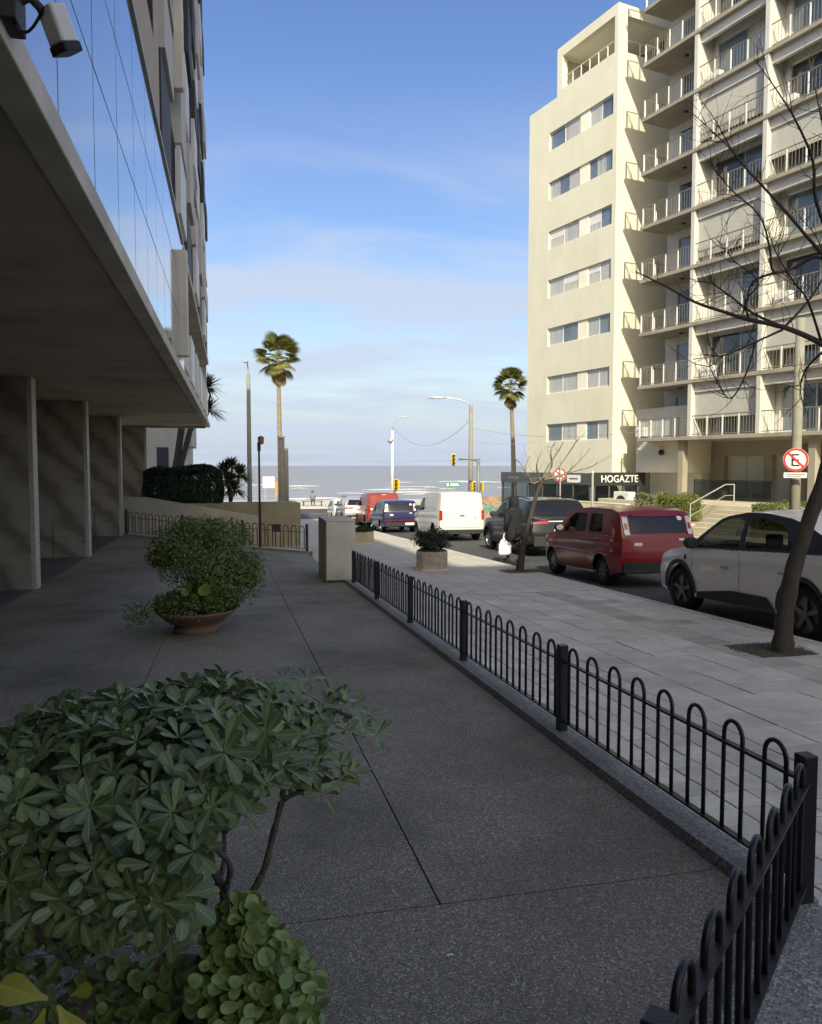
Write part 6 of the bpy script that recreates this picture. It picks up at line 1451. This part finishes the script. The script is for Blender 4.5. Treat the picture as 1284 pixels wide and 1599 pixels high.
# crown parts out of frame to the right
random.seed(9)
tw = MB()
for k in range(7):
    a = random.uniform(-1.0, 1.2); pts = smooth_pts([TR[-1], TR[-1] + Vector((0.5 * math.cos(a), 0.5 * math.sin(a), 0.7)), TR[-1] + Vector((1.1 * math.cos(a), 1.1 * math.sin(a), 1.5)), TR[-1] + Vector((1.5 * math.cos(a + .2), 1.5 * math.sin(a + .2), 2.4))], 4)
    mb = MB(); limb_tube(mb, pts, 0.04, 0.006, 6); mb.build('branch', BARK, tr_, smooth=True); twigs_along(tw, pts, 0.008, 0.5, 8, 2)
tw.build('twigs', BARK, tr_)['kind'] = 'stuff'
def grass_patch(label, c, rx, ry, n, zf, h=0.05):
    o = thing('grass_tuft', label, 'grass', (c[0], c[1], zf(c[0], c[1])), 0); o['kind'] = 'stuff'; mb = MB(); mb.t = []
    for k in range(n):
        a = random.uniform(0, 6.28); r_ = math.sqrt(random.random()); x, y = rx * r_ * math.cos(a), ry * r_ * math.sin(a); z = zf(c[0] + x, c[1] + y) - zf(c[0], c[1]); hh = h * random.uniform(0.4, 1.2); i = len(mb.v); dx, dy = random.uniform(-.03, .03), random.uniform(-.03, .03); w_ = 0.005
        mb.v += [(x - w_, y, z), (x + w_, y, z), (x + dx, y + dy, z + hh)]; mb.f.append((i, i + 1, i + 2)); mb.t += [random.random()] * 3
    mb.build('blades', GRASS, o); return o
zp = lambda x, y: pave_z(y)
def pit(o, c, s):
    MB().box(-s, s, -s, s, -0.06, 0.006).build('soil_pit', SOIL, o, loc=(0, 0, 0)).rotation_euler = (TS, 0, 0)
o = grass_patch('scrubby grass in the pit of the leaning tree', (b.x - 0.05, b.y + 0.12), 0.42, 0.36, 420, zp, 0.035); pit(o, b, 0.33)
b = at(812, 892, 16.85); b.z = pave_z(b.y)
ty = thing('street_tree', 'slender young bare tree beside the walking person', 'tree', tuple(b), 0, 'bare street trees')
TR = smooth_pts([at(x, y, 16.85) - b for x, y in [(811, 897), (816, 860), (824, 825), (836, 780), (846, 750)]], 4)
mb = MB(); mb.tube(TR, [0.095 - 0.05 * min(1, k / 8) for k in range(len(TR))], 10); mb.build('trunk', BARK, ty, smooth=True)
tw = MB(); random.seed(12)
for pl_ in ([(846, 750), (868, 735), (888, 708), (905, 682)], [(846, 750), (856, 728), (872, 705), (880, 690)], [(844, 752), (838, 728), (846, 705)], [(842, 756), (825, 742), (812, 722), (800, 716)], [(840, 762), (820, 735), (828, 712)], [(850, 748), (880, 742), (905, 720), (922, 700)], [(852, 747), (890, 738), (925, 728), (932, 722)], [(846, 750), (862, 728), (860, 705), (868, 690)]):
    pts = smooth_pts([at(x, y, 16.85 + random.uniform(-.5, .5)) - b for x, y in pl_], 3); pts[0] = TR[-1]; mb = MB(); limb_tube(mb, pts, 0.022, 0.007, 6); mb.build('branch', BARKL, ty, smooth=True); twigs_along(tw, pts, 0.0085, 0.36, 5, 1, 0.5)
tw.build('twigs', BARKL, ty)['kind'] = 'stuff'
o = grass_patch('thin grass and soil in the pit of the young tree', (b.x, b.y), 0.5, 0.4, 260, zp, 0.04); pit(o, b, 0.36)

# ---- hedges in front of the balcony block
def rloc(x, y, z): p = RC - U * x - NN * y; return (p.x, p.y, z)
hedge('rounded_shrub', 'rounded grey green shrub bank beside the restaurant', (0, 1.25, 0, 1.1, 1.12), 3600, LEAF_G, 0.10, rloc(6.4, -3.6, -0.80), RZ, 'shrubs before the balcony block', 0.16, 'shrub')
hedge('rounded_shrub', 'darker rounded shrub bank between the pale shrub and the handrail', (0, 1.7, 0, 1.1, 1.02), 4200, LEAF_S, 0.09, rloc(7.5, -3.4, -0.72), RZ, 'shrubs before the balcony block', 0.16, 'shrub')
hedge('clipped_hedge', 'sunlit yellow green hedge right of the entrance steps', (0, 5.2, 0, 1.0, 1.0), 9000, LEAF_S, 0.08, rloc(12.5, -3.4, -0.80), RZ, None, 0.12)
pb_ = thing('planting_bed', 'raised planting bed under the shrubs of the balcony block', 'planter', rloc(0, 0, 0), RZ)
MB().box(5.6, 9.9, -4.1, -2.21, -2.2, -0.80).build('bed_wall', BEIGE, pb_, bevel=0.02); MB().box(12.45, 18.3, -4.1, -2.21, -2.2, -0.82).build('bed_wall', M('bed stone', (0.34, 0.27, 0.19), 0.9, 0.2, 3), pb_, bevel=0.02)

# ================================================================== TERRACE PLANTS
def bowl_mesh(o, rr=0.43, h=0.27):
    mb = MB(); mb.lathe([(0.0, 0.0), (rr * 0.56, 0.0), (rr * 0.56, 0.05), (rr * 0.5, 0.075), (rr * 0.72, 0.13), (rr * 0.93, 0.21), (rr * 0.98, h - 0.02), (rr * 1.0, h), (rr * 0.955, h + 0.005), (rr * 0.93, h - 0.01), (rr * 0.88, 0.2)], 40); bo = mb.build('bowl', TERRA, o, smooth=True)
    mb = MB(); mb.lathe([(rr * 0.91, h - 0.04), (rr * 0.4, h - 0.015), (0, h - 0.01)], 24); mb.build('soil', SOIL, o, smooth=True)
def ray_ground(x, y):
    d = ray(x, y); t_ = 1.0
    for _ in range(80): P_ = Vector((0, 0, EYE)) + d * t_; t_ += (P_.z - terr_z(P_.x, P_.y)) / (-d.z + 0.03)
    return Vector((P_.x, P_.y, terr_z(P_.x, P_.y)))
b = ray_ground(307, 985); bw = thing('bowl_planter', 'wide terracotta bowl planter standing mid terrace', 'planter', tuple(b)); SCB = (b - Vector((0, 0, EYE))).dot(FWD)
rr = 62 / F * SCB; bowl_mesh(bw, rr, rr * 0.56)
random.seed(31)
bs = thing('bowl_shrub', 'dense small leaved round shrub growing in the terracotta bowl', 'shrub', (b.x, b.y, b.z + rr * 0.53))
pxm = SCB / F
def loc_px(x, y, dD=0.0): return at(x, y, SCB + dD) - Vector(bs.location)
blobs = [((322, 872), 82, 54, 0.42), ((352, 905), 60, 44, 0.34), ((285, 850), 52, 38, 0.30), ((350, 835), 46, 26, 0.28), ((310, 826), 44, 22, 0.26), ((250, 870), 22, 18, 0.12), ((385, 890), 28, 30, 0.18)]
mb = MB(); pts = []
for (x, y), rx, ry, rd in blobs:
    c = loc_px(x, y); RX, RY, RD = rx * pxm, ry * pxm, rd
    for k in range(int(46 * rx * ry / 55 + 250)):
        d = rnd_dir(); s = random.uniform(0.62, 1.06) * (1 + 0.10 * math.sin(9 * d.x + 4 * d.z) * math.sin(8 * d.y + 5 * d.z)); q = c + Vector((d.x * RX, d.y * RD, d.z * RY)) * s
        pts.append((q, (d.x, d.y, d.z + 0.5)))
leaves_mesh(mb, pts, 0.038, aspect=0.55, jit=0.7); mb.build('crown', LEAF_B, bs)['kind'] = 'stuff'
st_ = MB()
for k in range(9):
    x, y = random.uniform(255, 385), random.uniform(835, 890); e_ = loc_px(x, y, random.uniform(-.2, .2)); st_.tube([(random.uniform(-.06, .06), random.uniform(-.06, .06), -0.03), (e_.x * 0.35, e_.y * 0.35, e_.z * 0.45), e_], [0.018, 0.013, 0.006], 6)
st_.build('stems', BARKF, bs)
lo = thing('trailing_groundcover', 'low leafy groundcover spilling over the terracotta bowl rim', 'plant', tuple(bs.location)); mb = MB(); pts = []
for k in range(2600):
    a = random.uniform(0, 6.283); r_ = rr * math.sqrt(random.uniform(0.1, 1.12)); z = 0.16 * (1 - (r_ / (rr * 1.45)) ** 2) * random.uniform(0.2, 1.3) + random.uniform(-.04, .05)
    if r_ > rr * 1.05: z -= 0.06
    pts.append((Vector((r_ * math.cos(a), r_ * math.sin(a) * 0.95, z + 0.02)), (math.cos(a) * 0.5, math.sin(a) * 0.5, 1)))
for k in range(260):
    a = R(200) + random.gauss(0, 0.35); r_ = rr * random.uniform(1.1, 1.75); pts.append((Vector((r_ * math.cos(a), r_ * math.sin(a), random.uniform(-.1, .12))), (0, -0.3, 1)))
leaves_mesh(mb, pts, 0.045, aspect=0.6, jit=0.6); mb.build('foliage', LEAF_B, lo)['kind'] = 'stuff'
gl = thing('round_leaf_plant', 'bright green plant with round lobed leaves in the terracotta bowl', 'plant', tuple(bs.location))
def round_leaf(r_, cup=0.15, n=12):
    mb = MB(); mb.t = [0.4]; mb.v.append((0, 0, 0))
    for ring_, f in ((0, 0.55), (1, 1.0)):
        for k in range(n):
            a = 6.2832 * k / n; q = r_ * f * (1 + 0.05 * math.cos(3 * a) * (f == 1)); mb.v.append((q * math.cos(a), q * math.sin(a), cup * r_ * f * f)); mb.t.append(0.5 + 0.3 * f)
    for k in range(n): mb.f.append((0, 1 + k, 1 + (k + 1) % n)); mb.f.append((1 + k, 1 + n + k, 1 + n + (k + 1) % n, 1 + (k + 1) % n))
    return mb
src = None
for (x, y, s) in ((298, 915, 1.0), (320, 922, 1.15), (334, 910, 0.9), (310, 900, 0.8), (288, 925, 0.85), (326, 936, 0.7), (303, 934, 0.75), (342, 922, 0.7)):
    q = at(x, y, SCB - 0.42) - Vector(bs.location)
    if src is None: src = round_leaf(0.066).build('leaf', LEAF_L, gl, smooth=True); o = src
    else: o = share(src, gl)
    o.location = q; o.scale = (s, s, s); o.rotation_euler = (R(55) + random.uniform(-.3, .3), random.uniform(-.4, .4), random.uniform(0, 6))
    MB().tube([q, (q.x * 0.8, q.y * 0.75, q.z * 0.4), (q.x * 0.5, q.y * 0.4, 0.0)], 0.006, 5).build('leaf_stalk', LEAF_L, gl, tint=0.6)

# ---- big pittosporum in front
random.seed(44)
D0 = 1.95
pb0 = at(318, 1590, 1.95); pz = terr_z(pb0.x, pb0.y)
pot = thing('bowl_planter', 'terracotta bowl holding the big glossy shrub at bottom left', 'planter', (pb0.x - 0.12, pb0.y + 0.02, pz)); bowl_mesh(pot, 0.36, 0.15)
SO = Vector((pb0.x - 0.12, pb0.y + 0.02, pz + 0.13))
fs = thing('glossy_shrub', 'large glossy leaved shrub with whorled leaves filling the bottom left', 'shrub', tuple(SO))
def leaf_shape(n=6, curl=0.10):
    mb = MB(); mb.t = []
    for f, w_, tc in ((0, 0.022, 1.0), (0.2, 0.055, 0.75), (0.45, 0.135, 0.5), (0.65, 0.19, 0.4), (0.82, 0.195, 0.35), (0.94, 0.135, 0.3), (1.0, 0.03, 0.3)):
        zc = -curl * f * f + 0.03 * f; mb.v += [(f, -w_, zc + w_ * 0.10), (f, -w_ * .14, zc + w_ * .03), (f, 0, zc - w_ * .03), (f, w_ * .14, zc + w_ * .03), (f, w_, zc + w_ * 0.10)]; mb.t += [tc - .1, tc, tc + 0.75, tc, tc - .1]
    for k in range(6):
        for j in range(4): i = k * 5 + j; mb.f.append((i, i + 5, i + 6, i + 1))
    return mb
lsh = leaf_shape(); leaf_src = None; n_leaf = 0
rest = MB(); rest.t = []
def put_leaf(p, m3, ln, tint, single):
    global leaf_src, n_leaf
    if single and n_leaf < 290:
        if leaf_src is None: leaf_src = lsh.build('leaf', LEAF_P, fs, smooth=True); o = leaf_src
        else: o = share(leaf_src, fs)
        o.matrix_local = Matrix.Translation(p) @ m3.to_4x4() @ Matrix.Diagonal((ln, ln, ln, 1)); n_leaf += 1
    else:
        i = len(rest.v); wv = random.uniform(0.85, 1.15)
        for v, t_ in zip(lsh.v, lsh.t): q = p + m3 @ (Vector((v[0], v[1] * wv, v[2])) * ln); rest.v.append(tuple(q)); rest.t.append(min(1, max(0, t_ + tint)))
        rest.f += [tuple(i + a for a in f) for f in lsh.f]
def rosette(p, d, ln, n, single, tint):
    d = d.normalized(); a = d.orthogonal().normalized(); bq = d.cross(a); ph = random.uniform(0, 6.28)
    for k in range(n):
        an = ph + 2.399 * k; el_ = R(8) + R(55) * (k / n) ** 1.5 + random.uniform(-.14, .14); L_ = ln * (1.0 - 0.45 * (k / n) ** 2) * random.uniform(0.85, 1.1)
        x_ = ((a * math.cos(an) + bq * math.sin(an)) * math.cos(el_) + d * math.sin(el_)).normalized(); y_ = d.cross(x_).normalized(); z_ = x_.cross(y_); tw_ = Matrix.Rotation(random.uniform(-.3, .3), 3, x_)
        m3 = tw_ @ Matrix((x_, y_, z_)).transposed(); put_leaf(p + x_ * 0.004, m3, L_, tint + random.uniform(-.12, .12), single)
def lp(x, y, D): return at(x, y, D) - SO
cen = lp(250, 1235, 2.0)
ros = []
for k in range(900):
    # dome: sample directions over the upper and front side
    d = rnd_dir()
    if d.z < -0.45: continue
    s = 1.0 + 0.10 * math.sin(6 * d.x + 2) * math.cos(5 * d.y) + random.uniform(-.14, .05)
    q = cen + Vector((d.x * 0.44, d.y * 0.46, d.z * 0.235)) * s
    if any((q - r_[0]).length < 0.042 for r_ in ros): continue
    ros.append((q, Vector((d.x * 0.7, d.y * 0.7, d.z * 0.9 + 0.45)) + rnd_dir() * 0.25))
# lower left skirt of the shrub
for x, y, D in ((60, 1300, 1.62), (120, 1330, 1.6), (190, 1360, 1.58), (250, 1310, 1.6), (95, 1395, 1.62), (175, 1395, 1.55), (30, 1250, 1.62), (20, 1350, 1.66), (270, 1270, 1.58), (140, 1260, 1.56), (215, 1290, 1.55), (265, 1455, 1.75), (290, 1400, 1.72), (330, 1260, 1.62), (60, 1440, 1.75), (10, 1400, 1.7), (310, 1230, 1.64), (360, 1225, 1.68), (395, 1190, 1.72), (350, 1175, 1.66), (280, 1330, 1.66), (235, 1400, 1.7), (275, 1420, 1.78), (300, 1460, 1.82), (225, 1450, 1.76), (250, 1490, 1.8), (150, 1440, 1.7), (110, 1470, 1.74), (415, 1150, 1.76), (430, 1180, 1.82)): ros.append((lp(x, y, D), (Vector((0, 0, EYE)) - at(x, y, D)).normalized() * 0.9 + Vector((0, 0, 0.35)) + rnd_dir() * 0.2))
ex = [(520, 1080, 2.12), (548, 1105, 2.08), (566, 1135, 2.05), (500, 1120, 2.02), (470, 1085, 2.1), (540, 1140, 2.0), (450, 1130, 1.98), (590, 1148, 2.02), (490, 1205, 1.95), (525, 1222, 1.93), (545, 1210, 1.96), (470, 1190, 1.95), (505, 1240, 1.92), (480, 1060, 2.2), (510, 1100, 2.1), (535, 1090, 2.1), (460, 1105, 2.05), (575, 1120, 2.08), (430, 1085, 2.1), (485, 1140, 2.0), (520, 1130, 2.05), (455, 1215, 1.95), (530, 1198, 1.97), (440, 1060, 2.2), (415, 1100, 2.0)]
for x, y, D in ex: ros.append((lp(x, y, D), Vector((0.2, -0.3, 0.9)) + rnd_dir() * 0.4))
cam_l = Vector((0, 0, EYE)) - SO
order = sorted(range(len(ros)), key=lambda i: (ros[i][0] - cam_l).length - 0.25 * ros[i][1].normalized().dot((cam_l - ros[i][0]).normalized()))
def pix(q):
    v = q - cam_l; D_ = v.dot(FWD); return CX + F * v.dot(RGT) / D_, CY - F * v.dot(UPV) / D_
for rank, i in enumerate(order):
    q, d = ros[i]
    if i < len(ros) - len(ex):
        px_, py_ = pix(q)
        if px_ > 290 and py_ > 1345 - (px_ - 290) * 0.75: continue
        if px_ > 510 or (px_ > 330 and py_ > 1400): continue
    small = i >= len(ros) - len(ex); rosette(q, d, random.uniform(0.058, 0.078) * (0.78 if small else 1), random.randint(8, 11) if not small else 7, rank < 36, random.uniform(-.2, .2))
# filler leaves inside the dome, in a darker tint
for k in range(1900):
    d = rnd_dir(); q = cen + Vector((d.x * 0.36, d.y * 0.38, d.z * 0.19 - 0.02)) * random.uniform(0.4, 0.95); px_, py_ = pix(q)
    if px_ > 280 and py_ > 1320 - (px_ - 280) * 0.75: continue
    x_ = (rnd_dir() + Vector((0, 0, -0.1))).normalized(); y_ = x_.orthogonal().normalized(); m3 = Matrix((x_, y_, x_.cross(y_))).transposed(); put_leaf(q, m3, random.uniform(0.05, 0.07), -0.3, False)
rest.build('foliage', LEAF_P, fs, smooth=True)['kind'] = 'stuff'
# stems
stems = [
 (0.030, 0.014, [(290, 1585, 1.9), (335, 1500, 1.92), (345, 1440, 1.92), (350, 1395, 1.92), (325, 1345, 1.93), (300, 1300, 1.95), (270, 1250, 1.98)]),
 (0.020, 0.010, [(345, 1440, 1.92), (385, 1405, 1.92), (412, 1360, 1.92), (425, 1310, 1.92), (440, 1250, 1.93), (455, 1160, 1.98), (500, 1110, 2.05), (550, 1120, 2.05)]),
 (0.014, 0.008, [(350, 1395, 1.92), (330, 1330, 1.96), (355, 1275, 2.0), (400, 1250, 2.02), (440, 1190, 2.03)]),
 (0.014, 0.006, [(440, 1250, 1.93), (470, 1235, 1.93), (500, 1222, 1.93), (530, 1215, 1.94)]),
 (0.024, 0.018, [(285, 1570, 1.86), (235, 1560, 1.8), (175, 1532, 1.75), (110, 1500, 1.72), (50, 1450, 1.7), (-20, 1400, 1.7)]),
 (0.016, 0.008, [(350, 1395, 1.92), (360, 1355, 1.88), (335, 1325, 1.84), (290, 1310, 1.8), (240, 1320, 1.74)]),
 (0.018, 0.008, [(335, 1500, 1.92), (318, 1440, 1.95), (322, 1400, 1.97), (345, 1370, 2.0), (350, 1300, 2.05), (330, 1200, 2.1)]),
 (0.014, 0.007, [(330, 1480, 1.92), (260, 1430, 1.9), (200, 1380, 1.85), (160, 1330, 1.8)]),
]
for r0, r1, pl_ in stems:
    pts = smooth_pts([lp(x, y, D) for x, y, D in pl_], 4); mb = MB(); m = len(pts); mb.tube(pts, [(r0 + (r1 - r0) * k / (m - 1)) * 0.52 * (1 + 0.14 * math.sin(k * 2.1)) for k in range(m)], 8); mb.build('stem', BARKF, fs, smooth=True)
mb = MB(); mb.tube([lp(290, 1585, 1.9), (0.03, 0.0, -0.03)], [0.024, 0.03], 8); mb.build('stem', BARKF, fs, smooth=True)
# succulent with round leaves
random.seed(8)
ju = thing('succulent_plant', 'bright green succulent with small round leaves at the foot of the big shrub', 'plant', tuple(SO)); src = round_leaf(0.0165, 0.25, 10); s_src = None; n = 0
jr = MB(); jr.t = []
cand = []
for k in range(1150):
    f = random.random(); x = random.gauss(410, 50); y = random.uniform(1395, 1680); lim = 1400 + max(0, (x - 395)) * 1.15 + max(0, 355 - x) * 1.6
    if y < lim or x > 505 - max(0, 1500 - y) * 0.25 or x < 300: continue
    cand.append((x, y, random.uniform(1.66, 1.82) + (1599 - y) * 0.0006))
for k in range(240): cand.append((random.uniform(150, 330), random.uniform(1500, 1680), random.uniform(1.72, 1.85)))
for k in range(170): cand.append((random.uniform(-20, 160), random.uniform(1460, 1640), random.uniform(1.70, 1.85)))
cand.sort(key=lambda c: c[2])
for x, y, D in cand:
    p = lp(x, y, D); nrm = ((cam_l - p).normalized() * 0.4 + Vector((0.1, -0.1, 0.75)) + rnd_dir() * 0.75).normalized(); s = random.uniform(0.7, 1.25) * (0.8 if x < 160 else 1); rot = nrm.to_track_quat('Z', 'Y')
    if n < 260 and x > 300:
        if s_src is None: s_src = src.build('leaf', LEAF_J, ju, smooth=True); o = s_src
        else: o = share(s_src, ju)
        o.location = p; o.rotation_mode = 'QUATERNION'; o.rotation_quaternion = rot; o.scale = (s, s * random.uniform(0.62, 1.0), s); n += 1
    else:
        i = len(jr.v); dk = -0.45 if x < 300 else random.uniform(-.3, .1)
        for v, t_ in zip(src.v, src.t): jr.v.append(tuple(p + rot @ (Vector(v) * s))); jr.t.append(max(0, t_ + dk))
        jr.f += [tuple(i + a for a in f_) for f_ in src.f]
jr.build('foliage', LEAF_J, ju, smooth=True)['kind'] = 'stuff'
st_ = MB()
for k in range(40):
    x, y, D = random.choice(cand); p = lp(x, y, D + 0.01); st_.tube([p, (p.x * 0.85, p.y * 0.85 + 0.01, p.z * 0.5), (p.x * 0.6, p.y * 0.5, 0.0)], [0.003, 0.004, 0.005], 5)
st_.build('stems', LEAF_J, ju, tint=0.2)
# yellowing broad leaves
yl = thing('broad_leaf_plant', 'plant with a few broad yellow green leaves in the bottom left corner', 'plant', tuple(SO)); ysh = leaf_shape(6, 0.12); ys0 = None
for x, y, D, an, ln in ((75, 1560, 1.6, 165, 0.10), (70, 1575, 1.6, 250, 0.095), (90, 1570, 1.6, 300, 0.09), (110, 1555, 1.61, 20, 0.05)):
    p = lp(x, y, D); cd = (cam_l - p).normalized(); a = RGT * math.cos(R(an)) + UPV * math.sin(R(an)); x_ = (a + cd * 0.25).normalized(); y_ = cd.cross(x_).normalized(); m3 = Matrix((x_, y_, x_.cross(y_))).transposed()
    if ys0 is None: ys0 = ysh.build('leaf', LEAF_Y, yl, smooth=True); o = ys0
    else: o = share(ys0, yl)
    o.matrix_local = Matrix.Translation(p) @ m3.to_4x4() @ Matrix.Diagonal((ln, ln * 1.5, ln, 1))
MB().tube([lp(80, 1568, 1.61), lp(110, 1640, 1.68), (-0.2, -0.1, 0.0)], [0.004, 0.005, 0.006], 6).build('stalk', LEAF_Y, yl, tint=0.3)

# ---- dry leaves and grit blown over the ground
random.seed(99)
DRYL = leafmat('dry leaf', (0.10, 0.065, 0.03), (0.30, 0.22, 0.11), 0.8, 0.2, 0.0)
for nm, lab, zf, xr, yr_, n, s_ in (('leaf_litter', 'small dry leaves and grit scattered over the terrace', terr_z, (-2.9, 1.9), (2.3, 19), 120, 0.018), ('leaf_litter', 'dry leaves scattered over the grey pavement', lambda x, y: pave_z(y) + 0.003, (2.3, 6.1), (2.5, 22), 150, 0.022)):
    o = thing(nm, lab, 'leaf litter', (0, 0, 0)); o['kind'] = 'stuff'; mb = MB(); mb.t = []; pts = []
    for k in range(n):
        x, y = random.uniform(*xr), yr_[0] + (yr_[1] - yr_[0]) * random.random() ** 1.6
        if zf is terr_z and random.random() < 0.55: x = 1.9 - abs(random.gauss(0, 0.25))
        if y > 3.2 or x < 1.0 or zf is not terr_z: pts.append((Vector((x, y, zf(x, y) + 0.004)), (0, 0, 1)))
    leaves_mesh(mb, pts, s_, 0.12, 0.55, 0.15); mb.build('leaves', DRYL, o)
